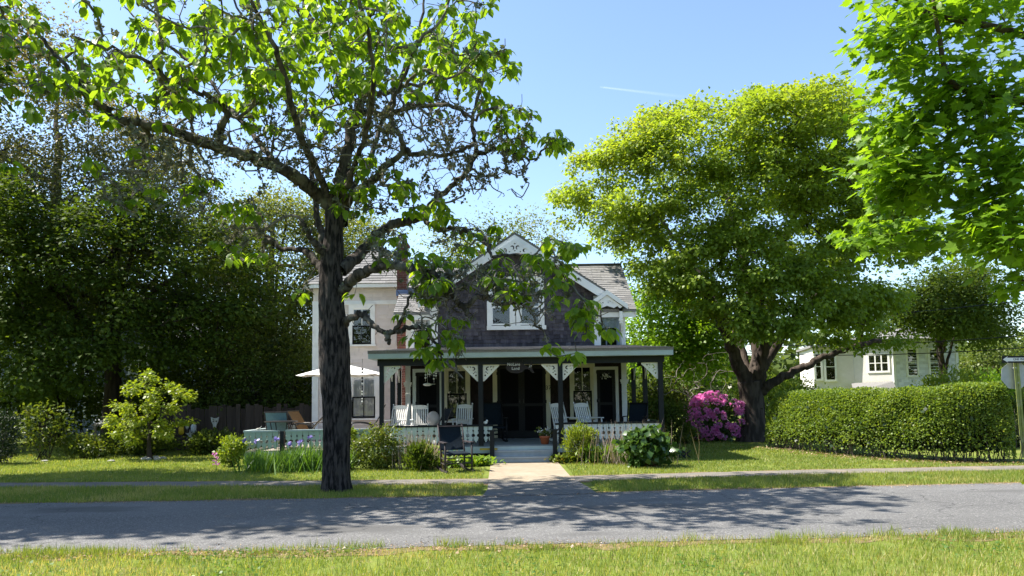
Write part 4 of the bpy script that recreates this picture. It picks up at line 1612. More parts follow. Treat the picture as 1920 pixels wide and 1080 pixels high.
for k in range(nseg):
    a0 = 2 * math.pi * k / nseg + .2
    MB().tube([(0, 0, zt_ - .03), (rad_ * math.cos(a0), rad_ * math.sin(a0), zr - .012)], .008, 4).build('rib', M['metal'], ub, world_space=False)

# cushion on a folding chair
fc = thing('folding_chair', 'dark folding chair leaning by the left porch door', 'chair', (-1.90, 19.65, FLZ), R(-60))
for s in (-1, 1):
    MB().bar((s * .22, -.2, .02), (s * .22, .26, .96), .03, .02).build('side_rail', M['metal'], fc, world_space=False)
    MB().bar((s * .20, .24, .02), (s * .20, -.16, .46), .03, .02).build('leg', M['metal'], fc, world_space=False)
MB().hexa([(-.2, .1, .62), (.2, .1, .62), (.2, .12, .615), (-.2, .12, .615), (-.2, .235, .93), (.2, .235, .93), (.2, .255, .925), (-.2, .255, .925)]).build('back_panel', M['navy'], fc, world_space=False)
MB().box(-.2, .2, -.18, .18, .44, .465).build('seat', M['navy'], fc, world_space=False)
cs = MB()
cs.sphere((-2.10, 19.72, FLZ + .47 + .20), .20, 14, 9, (.85, .6, 1.0))
props(cs.build('cushion', M['cushion'], None, True), 'round pale cushion propped on the dark folding chair', 'cushion')

# small white side table and a bench under the window
st = thing('side_table', 'small white side table between the two left rockers', 'table', (-2.72, 19.9, FLZ))
MB().box(-.17, .17, -.17, .17, .47, .50).build('tabletop', M['white_chair'], st, world_space=False)
for a in (-1, 1):
    for b in (-1, 1):
        MB().box(a * .13 - .015, a * .13 + .015, b * .13 - .015, b * .13 + .015, 0, .47).build('leg', M['white_chair'], st, world_space=False)
bn = thing('bench', 'low white bench under the left porch window', 'bench', (-1.72, 21.3, FLZ))
MB().box(-.5, .5, -.2, .2, .52, .56).build('seat', M['white_chair'], bn, world_space=False)
for a in (-1, 1):
    MB().box(a * .44 - .02, a * .44 + .02, -.17, .17, 0, .52).build('leg', M['white_chair'], bn, world_space=False)
MB().bar((-.42, 0, .2), (.42, 0, .2), .03, .05).build('stretcher', M['white_chair'], bn, world_space=False)

# name board: driftwood fish with lettering
SX, SZ, SY = .16, 2.41, 18.84
sg = thing('name_sign', 'driftwood fish-shaped sign with white lettering hanging under the porch beam', 'sign', (SX, SY, SZ))
fish = [(.8 * a, .8 * b) for a, b in [(-.40, .02), (-.36, .11), (-.22, .16), (-.02, .17), (.12, .13), (.22, .03), (.31, .0), (.36, .07), (.39, .17), (.43, .18), (.43, .08), (.41, .0), (.44, -.10), (.50, -.19), (.42, -.19), (.34, -.10), (.28, -.06), (.20, -.07), (.10, -.16), (-.05, -.20), (-.25, -.18), (-.38, -.08)]]
put('board', cut_board(fish, [], .025, lambda x, y, z: (x, z, y - .048)), M['driftwood'], sg, world_space=False)
for body, size, x, z in (('NoLans', .105, -.128, .02), ('Land', .105, -.08, -.085), ('37', .08, .292, -.036)):
    put('lettering', text_mesh(body, size, lambda a, b, c, x=x, z=z: (a + x, c - .018, b + z), .006), M['letter'], sg, world_space=False)
for x in (-.2, .1):
    MB().tube([(x, 0, .09), (x, .06, .13)], .006, 5).build('hook', M['metal'], sg, world_space=False)

# strings of floats and hanging mobiles
gl = thing('float_string', 'hanging string of dark and white beads in front of the pink wall', 'garland', (-3.76, 18.70, 2.62))
z = -.13
MB().tube([(0, 0, 0), (0, 0, -1.25)], .003, 4).build('cord', M['black'], gl, world_space=False)
for i, (dz, r_, dk_) in enumerate([(.16, .03, 1), (.24, .028, 1), (.38, .028, 1), (.46, .03, 1), (.53, .018, 0), (.6, .024, 1), (.66, .02, 1), (.72, .018, 0), (.79, .02, 0), (.84, .015, 1), (.9, .018, 0), (.97, .022, 0), (1.03, .018, 1)]):
    MB().sphere((0, 0, -dz - .1), r_, 8, 6, (1, 1, .9)).build('bead', M['black'] if dk_ else M['white'], gl, True, world_space=False)
mb_ = thing('shell_mobile', 'white shell mobile hanging in front of the left porch door', 'mobile', (-2.12, 19.4, 2.42))
for k in range(6):
    x = -.14 + k * .055
    L_ = .12 + .10 * random.random() + (.12 if k in (0, 4) else 0)
    s = MB()
    s.tube([(x, 0, .02), (x, 0, -L_ - .1)], .003, 4)
    for j in range(4):
        s.sphere((x + .01 * (random.random() - .5), 0, -.05 - j * L_ / 3.5), .02 + .012 * random.random(), 7, 5, (1, .5, .8))
    s.build('strand', M['white'], mb_, True, world_space=False)
MB().tube([(-.18, 0, .02), (.18, 0, .02)], .01, 5).build('hanger', M['pole'], mb_, world_space=False)
bird = thing('hanging_gull', 'small white carved gull hanging before the left porch door', 'ornament', (-2.30, 20.2, 1.98))
MB().sphere((0, 0, 0), .075, 10, 6, (1.6, .6, .55)).build('body', M['white'], bird, True, world_space=False)
MB().prism([(-.05, .02), (.06, .02), (.2, .06), (.14, .0)], 'z', .0, .015).build('wing', M['white'], bird, world_space=False)
MB().tube([(0, 0, .03), (0, 0, .42)], .003, 4).build('cord', M['white'], bird, world_space=False)
wl = thing('flower_wreath', 'white flower ornament hanging on the right porch door', 'ornament', (2.72, 21.9, 2.18))
n_ = 40
P_ = np.array([2.72, 21.9, 2.18]) + rng.normal(0, .05, (n_, 3)) * np.array([1, .5, 1.2])
leaves('blossom', P_, rdir(n_), rdir(n_), .06, T_PETAL, M['petal_white'], wl)
rb = thing('rail_bird', 'small white bird figure on the porch rail left of the steps', 'ornament', (-.70, PY, .93))
MB().sphere((0, 0, .045), .05, 10, 6, (1.1, .7, .85)).build('body', M['white'], rb, True, world_space=False)
MB().sphere((.035, 0, .09), .03, 8, 6).build('head', M['white'], rb, True, world_space=False)
MB().tube([(-.03, 0, .05), (-.14, 0, .02)], [.022, .01], 6).build('tail', M['white'], rb, world_space=False)
for x, lab in ((2.05, 'small brown bird figure on the right porch rail nearer the steps'), (3.42, 'small brown bird figure on the right porch rail by the corner post')):
    q = thing('rail_bird', lab, 'ornament', (x, PY, .952))
    MB().sphere((0, 0, .022), .026, 8, 6, (1.3, .8, .85)).build('body', M['bone'], q, True, world_space=False)
    MB().sphere((-.025, 0, .05), .017, 8, 5).build('head', M['sling_tan'], q, True, world_space=False)
for x, y, z0, lab in ((-6.45, PY, .86, 'small pale sparrow ornament on the terrace railing corner'),):
    q = thing('rail_bird', lab, 'ornament', (x, y, z0))
    MB().sphere((0, 0, .03), .035, 8, 6, (1.3, .8, .85)).build('body', M['bone'], q, True, world_space=False)
    MB().tube([(.03, 0, .04), (.09, 0, .1)], [.015, .005], 5).build('tail', M['bone'], q, world_space=False)

# flower pot by the door
fp = thing('flower_pot', 'terracotta pot of white flowers on the porch beside the steps', 'flower pot', (.80, 19.15, FLZ))
MB().lathe((0, 0, 0), [(.09, 0), (.125, .17), (.14, .17), (.14, .215), (.12, .215), (.115, .19)], 16).build('pot', M['terracotta'], fp, True, world_space=False)
MB().lathe((0, 0, 0), [(.11, .18), (.05, .2)], 12).build('soil', M['soil'], fp, world_space=False)
n_ = 90
P_ = np.array([.80, 19.15, FLZ + .28]) + rng.normal(0, 1, (n_, 3)) * np.array([.085, .07, .05])
leaves('foliage', P_, rdir(n_) + [0, 0, .5], rdir(n_), .08, T_RHOMB, M['leaf_bush'], fp)
n_ = 45
P_ = np.array([.78, 19.13, FLZ + .33]) + rng.normal(0, 1, (n_, 3)) * np.array([.085, .07, .05])
leaves('blossom', P_, rdir(n_) + [0, -.4, .5], rdir(n_), .05, T_PETAL, M['petal_white'], fp)

# ------------------------------------------------------------------ traffic signs on a leaning post
sp = gnd(1919, 858)
stp = thing('sign_post', 'green steel street sign post leaning left beside the clipped hedge, seen from behind', 'sign', (sp[0], sp[1], 0))
topp = at(1903, 668, sp[1])
ax = (topp - sp) / np.linalg.norm(topp - sp)
Lp_ = np.linalg.norm(topp - sp)
p = MB()
p.hexa([(sp[0] - .035, sp[1] - .02, 0), (sp[0] + .035, sp[1] - .02, 0), (sp[0] + .035, sp[1] + .02, 0), (sp[0] - .035, sp[1] + .02, 0)] +
       [tuple(topp + np.array(o)) for o in ((-.035, -.02, 0), (.035, -.02, 0), (.035, .02, 0), (-.035, .02, 0))])
p.build('post', M['greenpost'], stp)
for s in (-1, 1):
    p = MB()
    a = sp + ax * .0
    p.bar(a + [s * .038, -.025, 0], topp + [s * .038, -.025, 0], .012, .05, up=(1, 0, 0))
    p.build('post_flange', M['greenpost'], stp)
co = at(1903, 704, sp[1] + .07)
oc = 25 / 1400 * 18.3 / math.cos(math.pi / 8)
octo = [(oc * math.cos(math.pi / 8 + k * math.pi / 4 - .12), oc * math.sin(math.pi / 8 + k * math.pi / 4 - .12)) for k in range(8)]
put('stop_plate', cut_board(octo, [], .006, lambda x, y, z: (co[0] + x, co[1] + z, co[2] + y)), M['alu'], stp)
for dz in (-.18, .18):
    MB().tube([(co[0] - .02 + dz * -.1, co[1] - .11, co[2] + dz), (co[0] - .02 + dz * -.1, co[1] + .0, co[2] + dz)], .014, 8).build('bolt', M['alu'], stp)
ow0 = at(1880, 674, sp[1] - .13)
pw_, ph_ = .92, .17
tilt = .03
def owm(dx, dy):
    return lambda x, y, z: (ow0[0] + (x + dx) * math.cos(.1), ow0[1] + z + dy + (x + dx) * math.sin(.1), ow0[2] + y + (x + dx) * -.0)
put('oneway_plate', cut_board([(-.02, -ph_ / 2), (pw_, -ph_ / 2), (pw_, ph_ / 2), (-.02, ph_ / 2)], [], .006, owm(0, 0)), M['black'], stp)
put('arrow', cut_board([(.0, .0), (.13, .075), (.11, .04), (.86, .04), (.86, -.045), (.11, -.045), (.13, -.075)], [], .003, owm(0, -.006)), M['letter'], stp)
put('lettering', text_mesh('ONE WAY', .075, owm(.44, -.010), .003), M['black'], stp)


# ================================================================== TREES
# ---- the big street tree, its limbs laid out one by one
TY0 = 13.35
tb_ = gnd(630, 921)
mt = thing('street_tree', 'gnarled lichen-covered street tree with drooping big leaves on the verge in front of the cottage', 'tree', (tb_[0], TY0, 0))


def pxp(l):
    """(px, py, depth offset) -> point"""
    return np.array([at(a, b, TY0 + c) for a, b, c in l])


mpx = TY0 / 1400.0
trunk_px = [(630, 926, 0), (630, 890, 0), (631, 830, 0), (632, 770, 0), (629, 715, 0), (627, 660, 0), (624, 600, 0), (621, 550, 0), (621, 500, 0), (626, 440, 0), (627, 395, .0), (628, 372, 0)]
trunk_w = [62, 54, 54, 58, 60, 61, 55, 50, 44, 37, 35, 33]
tp = smooth_path(pxp(trunk_px), 14)
tp[0][2] = -.05
tr = np.interp(np.linspace(0, len(trunk_w) - 1, len(tp)), np.arange(len(trunk_w)), trunk_w) / 2 * mpx * .91
bark_tube('trunk', tp, tr, M['bark_main'], mt, sides=72, amp=.020, fine=13.0, along=1.7, flare=(.12, .12))
sk = Skel()
sk.path(tp[::6], tr[::6])
LIMBS = [  # (points px,py,depth), start width px, end width px
    ([(618, 385, 0), (590, 357, -.2), (560, 335, -.4), (520, 312, -.6), (470, 295, -.8), (410, 278, -1.0), (350, 255, -1.2), (290, 237, -1.3), (250, 230, -1.4), (216, 229, -1.4)], 27, 14),
    ([(216, 229, -1.4), (200, 203, -1.5), (160, 180, -1.6), (135, 140, -1.7), (100, 98, -1.8), (60, 57, -1.9), (10, 38, -2.0)], 13, 4),
    ([(412, 279, -1.0), (414, 240, -1.2), (425, 208, -1.3), (400, 185, -1.5), (365, 170, -1.7), (310, 145, -2.0), (275, 115, -2.2), (200, 90, -2.5), (140, 68, -2.7)], 15, 4),
    ([(632, 380, 0), (640, 335, .1), (650, 290, .2), (661, 240, .3), (673, 200, .4), (680, 178, .4), (668, 150, .5), (652, 130, .6), (640, 95, .7), (612, 68, .8), (580, 30, 1.0), (545, 8, 1.2), (500, -15, 1.4)], 30, 8),
    ([(650, 128, .6), (680, 70, .3), (700, 20, 0), (720, -40, -.3), (735, -110, -.6)], 10, 4),
    ([(681, 178, .4), (722, 172, .6), (762, 160, .9), (802, 155, 1.2), (850, 130, 1.5), (890, 95, 1.8)], 13, 4),
    ([(672, 208, .4), (700, 212, 0), (740, 210, -.4), (790, 198, -.9), (850, 200, -1.4), (884, 222, -1.8), (930, 200, -2.1)], 14, 4),
    ([(640, 388, 0), (668, 366, -.1), (698, 338, -.3), (722, 311, -.5), (748, 295, -.7), (755, 268, -.8), (738, 238, -.9), (735, 205, -1.0), (765, 120, -1.3), (800, 60, -1.6)], 20, 5),
    ([(755, 286, -.7), (795, 290, -1.0), (850, 286, -1.4), (890, 272, -1.6)], 11, 5),
    ([(640, 507, 0), (672, 478, .4), (700, 447, .8), (728, 425, 1.1), (760, 416, 1.3), (790, 407, 1.5), (816, 374, 1.6), (850, 345, 1.7), (881, 316, 1.8), (892, 275, 1.8), (886, 225, 1.9), (906, 150, 1.9), (912, 115, 1.9)], 25, 6),
    ([(892, 287, 1.8), (937, 281, 1.7), (967, 289, 1.6), (1000, 297, 1.5), (1032, 268, 1.4), (1050, 262, 1.4)], 10, 3),
    ([(792, 408, 1.5), (820, 428, .9), (850, 428, .5), (893, 443, .0), (915, 460, -.3), (926, 480, -.5), (980, 478, -.8), (1040, 500, -1.0), (1090, 560, -1.2), (1130, 600, -1.2)], 12, 3),
    ([(637, 552, 0), (658, 528, -.3), (679, 511, -.6), (706, 501, -.8), (737, 496, -1.1), (757, 499, -1.2), (784, 507, -1.4), (814, 514, -1.5), (834, 528, -1.6), (848, 552, -1.6), (866, 574, -1.6), (884, 566, -1.6), (905, 555, -1.6), (922, 564, -1.7), (942, 570, -1.7), (990, 575, -1.8), (1010, 620, -1.8)], 22, 4),
    ([(866, 572, -1.6), (874, 584, -1.6), (877, 597, -1.6)], 11, 5),
    ([(646, 605, 0), (660, 596, -.3), (678, 589, -.5), (692, 603, -.7), (712, 618, -.8), (730, 626, -.9), (744, 618, -1.0), (757, 589, -1.1), (770, 556, -1.1)], 16, 5),
    ([(726, 624, -.9), (728, 634, -.9), (731, 641, -.9)], 12, 6),
    ([(742, 622, -1.0), (770, 614, -1.1), (790, 619, -1.2), (818, 646, -1.3), (828, 670, -1.35), (832, 690, -1.4)], 10, 3),
    ([(612, 517, 0), (598, 498, .2), (580, 476, .4), (560, 468, .6), (530, 468, .8), (512, 452, .9), (492, 437, 1.0), (484, 425, 1.1), (492, 405, 1.2), (460, 390, 1.4)], 17, 4),
    ([(515, 456, .9), (500, 452, .9), (492, 461, .9)], 14, 8),
    ([(612, 490, 0), (596, 464, -.2), (580, 440, -.4), (566, 416, -.5)], 17, 9),
    ([(606, 470, .1), (600, 425, .5), (592, 385, .8), (585, 320, 1.2), (560, 240, 1.7), (520, 150, 2.2), (470, 60, 2.6), (420, -30, 2.9)], 17, 5),
    ([(645, 420, .1), (655, 370, .7), (690, 300, 1.3), (720, 220, 1.9), (760, 130, 2.4), (790, 40, 2.8), (800, -50, 3.1)], 16, 5),
    ([(626, 385, -.1), (600, 330, -.7), (570, 270, -1.3), (545, 190, -1.9), (520, 100, -2.4), (480, 20, -2.9), (440, -60, -3.3)], 17, 5),
    ([(634, 380, -.1), (660, 320, -.8), (690, 240, -1.5), (700, 150, -2.1), (690, 60, -2.6), (660, -40, -3.1)], 15, 5),
    ([(520, 312, -.6), (480, 260, .2), (430, 200, .9), (370, 130, 1.5), (300, 70, 2.0), (240, 20, 2.4)], 12, 4),
]
for pts, w0, w1 in LIMBS:
    pp = smooth_path(pxp(pts), 6)
    u_ = np.linspace(0, 1, len(pp))
    rr = (w0 + (w1 - w0) * u_ ** .7) / 2 * mpx
    rr = rr * (1 + .10 * (vnoise(u_ * 9 + w0, u_ * 0 + w1) - .5) * 2)
    nj = rng.normal(0, .018, pp.shape)
    nj[0] = 0
    pp = pp + nj
    bark_tube('limb', pp, rr, M['bark_limb'], mt, sides=14 if w0 > 14 else 9, amp=.010, fine=20, along=3)
    sk.path(pp[::2], rr[::2], sk.nearest(pp[0]))

CL = [  # leafy places: px, py, rx, ry, count, depth range
    (30, 50, 60, 45, 12, -3, 0), (45, 150, 40, 60, 6, -3, 0), (150, 105, 90, 55, 20, -3, 0), (240, 130, 90, 60, 20, -3, 1), (330, 70, 100, 80, 40, -3, 2.6), (430, 90, 110, 80, 44, -3, 2.8), (540, 60, 120, 75, 52, -3.2, 2.8),
    (650, 40, 110, 60, 44, -3.2, 3), (760, 75, 110, 60, 40, -3, 3), (850, 95, 90, 65, 34, -2, 2.6), (910, 130, 55, 60, 20, -1.8, 2.6), (420, 165, 130, 45, 26, -2.5, 2), (580, 150, 140, 50, 30, -2.5, 2.5),
    (730, 125, 110, 45, 24, -2.5, 2.5), (850, 180, 80, 45, 12, -2, 2.4), (945, 105, 25, 25, 3, 1, 2), (960, 200, 25, 20, 4, .5, 2), (985, 205, 20, 15, 3, 1, 2), (930, 225, 50, 30, 7, .5, 2.2), (1000, 255, 50, 25, 9, .8, 2), (1045, 265, 25, 18, 6, 1.2, 1.8), (960, 265, 40, 25, 4, .8, 2),
    (300, 195, 90, 35, 10, -2.2, 0), (180, 185, 60, 40, 8, -2.4, -1), (110, 160, 30, 20, 4, -2.2, -1.6), (560, 200, 110, 40, 14, -2, 2), (480, 210, 60, 30, 6, -1, 2), (640, 225, 60, 30, 7, -2, 1),
    (190, 305, 35, 15, 2, -1.8, -1.2), (235, 380, 30, 18, 3, -1.8, -1.2), (330, 355, 50, 18, 5, -1.8, -.8), (255, 270, 40, 15, 3, -1.8, -1), (375, 350, 30, 25, 4, -1.5, -.6), (420, 385, 50, 18, 5, -1.6, -.6), (475, 385, 45, 14, 4, -1.4, -.4), (480, 480, 25, 18, 3, .6, 1.2), (450, 480, 20, 12, 2, .6, 1.2),
    (560, 545, 10, 12, 1, 0, .4), (405, 460, 35, 15, 2, -1, .2), (20, 300, 18, 12, 2, -2, -1.5), (110, 165, 25, 10, 2, -2, -1.5),
    (620, 340, 25, 12, 2, -.6, 0), (700, 335, 60, 22, 8, -1.4, -.3), (660, 345, 30, 18, 3, -1, -.2), (760, 345, 30, 18, 5, -1.4, -.5), (720, 300, 50, 20, 4, -1.2, -.3), (690, 385, 55, 25, 6, -1, .6), (810, 385, 45, 25, 7, .4, 1.5), (770, 400, 35, 25, 5, .2, 1.4), (745, 440, 45, 22, 6, -.6, .8),
    (740, 485, 40, 25, 6, -1.4, -.4), (800, 490, 40, 35, 10, -1.9, -1), (830, 515, 35, 45, 10, -2, -1.2), (790, 540, 25, 30, 5, -1.8, -1), (668, 548, 8, 10, 1, -.6, -.3), (845, 420, 35, 25, 5, .2, 1.2),
    (880, 470, 35, 25, 5, -1, .3), (920, 445, 50, 25, 6, -1, .3), (960, 500, 45, 20, 9, -1.6, -.4), (1010, 490, 50, 22, 12, -1.7, -.4), (1040, 460, 45, 18, 9, -1.6, -.4), (1075, 475, 22, 20, 6, -1.6, -.6), (1050, 515, 30, 20, 6, -1.7, -.6),
    (930, 530, 50, 15, 6, -2, -1), (985, 550, 50, 20, 7, -2.1, -1.2), (1060, 570, 35, 20, 6, -1.7, -.8), (1100, 580, 30, 22, 8, -1.7, -.8), (1095, 610, 25, 15, 5, -1.6, -.8), (1140, 608, 14, 12, 3, -1.5, -.9),
    (880, 600, 20, 10, 2, -1.8, -1.4), (850, 590, 20, 10, 1, -1.8, -1.4), (750, 590, 14, 8, 2, -1.4, -.9), (785, 625, 25, 12, 4, -1.5, -.8), (815, 650, 20, 12, 4, -1.7, -1), (855, 625, 18, 14, 4, -1.8, -1), (858, 650, 15, 10, 3, -1.8, -1), (828, 678, 14, 8, 3, -1.6, -1.1), (800, 655, 12, 8, 2, -1.6, -1.1),
    (1030, 655, 10, 8, 1, -2, -1.6), (1078, 668, 12, 10, 3, -2, -1.6),
    (250, -60, 180, 70, 34, -3.2, 2.5), (480, -80, 200, 100, 60, -3.5, 3), (700, -70, 160, 80, 46, -3.2, 3), (860, -10, 80, 50, 16, -2, 2.5), (600, -170, 200, 60, 26, -2.5, 2.5),
    (40, -20, 80, 50, 10, -2.8, 0),
]
tg = []
for (px, py, rx, ry, n, d0, d1) in CL:
    n = int(n * 1.05) if py < 280 else max(1, int(round(n * (.72 if px > 700 and py > 400 else .9))))
    a = rng.random(n) * 2 * math.pi
    q = np.sqrt(rng.random(n))
    for i in range(n):
        tg.append(at(px + rx * q[i] * math.cos(a[i]), py + ry * q[i] * math.sin(a[i]), TY0 + d0 + (d1 - d0) * rng.random()))
tg = np.array(tg)
BARE = [(640, 250, 120, 90, 60, -1.5, 1.5), (800, 240, 100, 70, 70, -1.8, 1.8), (500, 250, 110, 60, 60, -1.6, 1), (330, 260, 110, 60, 60, -2, 0), (300, 350, 120, 60, 40, -1.8, -.6), (560, 300, 120, 50, 40, -1.2, 1), (850, 330, 70, 50, 30, .4, 2), (930, 290, 70, 40, 30, .8, 2),
        (960, 340, 60, 30, 10, 1, 2), (720, 360, 60, 40, 25, -1, .8), (960, 530, 60, 40, 60, -2.2, -1), (1000, 580, 40, 30, 26, -2.2, -1.2), (840, 580, 40, 60, 36, -2, -1), (800, 560, 40, 40, 22, -1.9, -.9), (880, 520, 60, 30, 24, -2, -1), (720, 460, 50, 40, 22, -1.2, .8), (870, 440, 60, 30, 20, -.6, .8), (440, 420, 60, 40, 18, -.6, .8), (850, 660, 20, 40, 10, -1.8, -1.1), (700, 200, 100, 60, 40, -1.4, 1.6)]
bt = []
for (px, py, rx, ry, n, d0, d1) in BARE:
    n = int(n * 2.2)
    a = rng.random(n) * 2 * math.pi
    q = np.sqrt(rng.random(n))
    for i in range(n):
        bt.append(at(px + rx * q[i] * math.cos(a[i]), py + ry * q[i] * math.sin(a[i]), TY0 + d0 + (d1 - d0) * rng.random()))
bt = np.array(bt)
alltg = np.vstack([bt, tg])
tips = sk.grow(alltg, step=.14, jit=.028, curl=.4, sag=.06, pen=.1)
tips = tips[len(bt):]
# short spurs
spur_t = sk.P[rng.integers(200, sk.n, 2600)] + rng.normal(0, .13, (2600, 3)) + np.array([0, 0, -.02])
sk.grow(spur_t, step=.1, jit=.015, curl=.2)
sk.radii(.0068, .42)
sk.twig_mesh('twig', M['twig'], mt, .012)
per_ = 9
P, off, n = spray(sk.P[tips], per_, .04, .5)
hd = norm(off * np.array([1, 1, .3]))
D = hd * .8 + np.array([0, 0, -.62]) + rng.normal(0, .22, (n, 3))
Nn = hd * .7 + np.array([0, 0, .8]) + rng.normal(0, .18, (n, 3))
P = P + hd * .03
S = rng.uniform(.11, .22, n)
dist = np.linalg.norm(P - EYE, axis=1)
q_ = (P - EYE) @ _f
ix = CX + F * ((P - EYE) @ _r) / q_
iy = CY - F * ((P - EYE) @ _u) / q_
vis = (ix > 0) & (ix < 1920) & (iy > 0) & (iy < 1080)
score = np.where(vis, S / dist, -1)
order = np.argsort(-score)
top = np.zeros(n, bool)
top[order[:300]] = True
single_leaves(P[top], D[top], Nn[top], S[top], T_OVATE, M['leaf_main'], mt, 'leaf', width=1.0)
leaves('leaf', P[~top], D[~top], Nn[~top], S[~top], T_OVATE, M['leaf_main'], mt, width=1.0, kind='stuff')
# lichen tufts along limbs and twigs
li = rng.integers(60, sk.n, 9000)
pin = sk.P[li]
keep = (rng.random(len(li)) < np.where((pin[:, 2] > 3.2) & (pin[:, 2] < 7.6), 1, .12)) & (vnoise(pin[:, 0] * 1.6, pin[:, 1] * 1.6, pin[:, 2] * 1.6) > .45)
pin = np.repeat(pin[keep], 6, 0) + rng.normal(0, .022, (keep.sum() * 6, 3))
leaves('lichen', pin, rdir(len(pin)), rdir(len(pin)), rng.uniform(.025, .075, len(pin)), T_RHOMB, M['lichen'], mt, kind='stuff', width=1.4)


# ---- general crown tree
def crown_tree(name, label, base, trunk, limbs, lobes, leaf_mat, bark, per_lobe=12, per_tip=30, leaf=.13, spread=.22, template=T_KITE, group=None, cat='tree', twig_r=.005, rx=.9, rz=.45,
               tint_fn=None, droop=.3, trunk_amp=.015, sides=20, step=.45, upn=1.0, width=1.0, flare=(.35, .35), lean=.4, grow_cap=None):
    """trunk: list of (point, radius); limbs: list of (points, r0, r1); lobes: centres of leaf masses"""
    t = thing(name, label, cat, (base[0], base[1], 0), 0, group)
    tp_ = smooth_path([q[0] for q in trunk], 8)
    tr_ = np.interp(np.linspace(0, len(trunk) - 1, len(tp_)), np.arange(len(trunk)), [q[1] for q in trunk])
    tp_[0][2] = -.06
    bark_tube('trunk', tp_, tr_, M[bark], t, sides=sides, amp=trunk_amp, fine=9, along=1.6, flare=flare)
    s_ = Skel()
    s_.path(tp_[::3], tr_[::3])
    for pts, r0, r1 in limbs:
        pp_ = smooth_path(pts, 6)
        rr_ = r0 + (r1 - r0) * np.linspace(0, 1, len(pp_)) ** .8
        bark_tube('limb', pp_ + np.vstack([[0, 0, 0], rng.normal(0, .03, (len(pp_) - 1, 3))]), rr_, M[bark], t, sides=10, amp=trunk_amp * .6, fine=12)
        s_.path(pp_[::2], rr_[::2], s_.nearest(pp_[0]))
    lobes = np.asarray(lobes)
    tg_ = np.repeat(lobes, per_lobe, 0) + rng.normal(0, 1, (len(lobes) * per_lobe, 3)) * np.array([rx, rx, rz]) * .6
    tg_ = tg_[tg_[:, 2] > .3]
    # coarse first: one branch per lobe, then twigs
    s_.grow(lobes, step=step, jit=.07, curl=lean, up=.08)
    tips_ = s_.grow(tg_, step=step * .8, jit=.04, curl=.3)
    s_.radii(twig_r, .45)
    s_.twig_mesh('branch', M[bark], t, .03)
    P_, off_, n_ = spray(s_.P[tips_], per_tip, spread, .7)
    out_ = norm(off_) * .8 + norm(s_.P[tips_] - lobes.mean(0)).repeat(per_tip, 0) * .5
    D_ = out_ + np.array([0, 0, -droop]) + rng.normal(0, .35, (n_, 3))
    N_ = np.array([0, 0, upn]) + out_ * .5 + rng.normal(0, .45, (n_, 3))
    tint_ = rng.random(n_) * .55 + .45 * vnoise(P_[:, 0] * .8, P_[:, 1] * .8, P_[:, 2] * .8)
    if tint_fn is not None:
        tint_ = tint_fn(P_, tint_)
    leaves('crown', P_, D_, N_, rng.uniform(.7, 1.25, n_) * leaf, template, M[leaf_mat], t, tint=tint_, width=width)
    return t


def px_lobes(poly, n, Yc, half, cx, rx, front=.5, seed=None):
    """leaf-mass centres: photograph outline swept to its depth; most sit near the surface"""
    q = poly_sample(poly, n)
    out = []
    for (x, y) in q:
        e = math.sqrt(max(.06, 1 - ((x - cx) / rx) ** 2))
        u = rng.random()
        d = (-1 if rng.random() < front else 1) * (1 - .55 * u * u)
        out.append(at(x, y, Yc + d * half * e))
    return np.array(out)


# ---- the big maple right of the cottage
MYc = 25.6
mb0 = gnd(1413, 826)
mb0[1] = MYc
mb0 = at(1413, 800, MYc)
mx0 = mb0[0]
pm = lambda a, b, c=0.0: at(a, b, MYc + c)
MYc += 1.2
poly = [(1052, 372), (1092, 300), (1180, 240), (1290, 208), (1400, 190), (1480, 178), (1590, 182), (1640, 225), (1705, 330), (1730, 430), (1690, 520), (1700, 580), (1680, 640), (1600, 655), (1500, 610), (1450, 640), (1390, 640), (1340, 600), (1290, 570),
        (1230, 540), (1165, 480), (1130, 445), (1065, 430)]
lob = px_lobes(poly, 430, MYc, 4.6, 1400, 370, .6)
lob = np.vstack([lob, px_lobes([(1100, 300), (1180, 236), (1290, 196), (1400, 176), (1480, 160), (1600, 165), (1640, 200), (1480, 200), (1290, 225), (1180, 262)], 26, MYc, 3.2, 1400, 370, .5)])
MYc -= 1.2
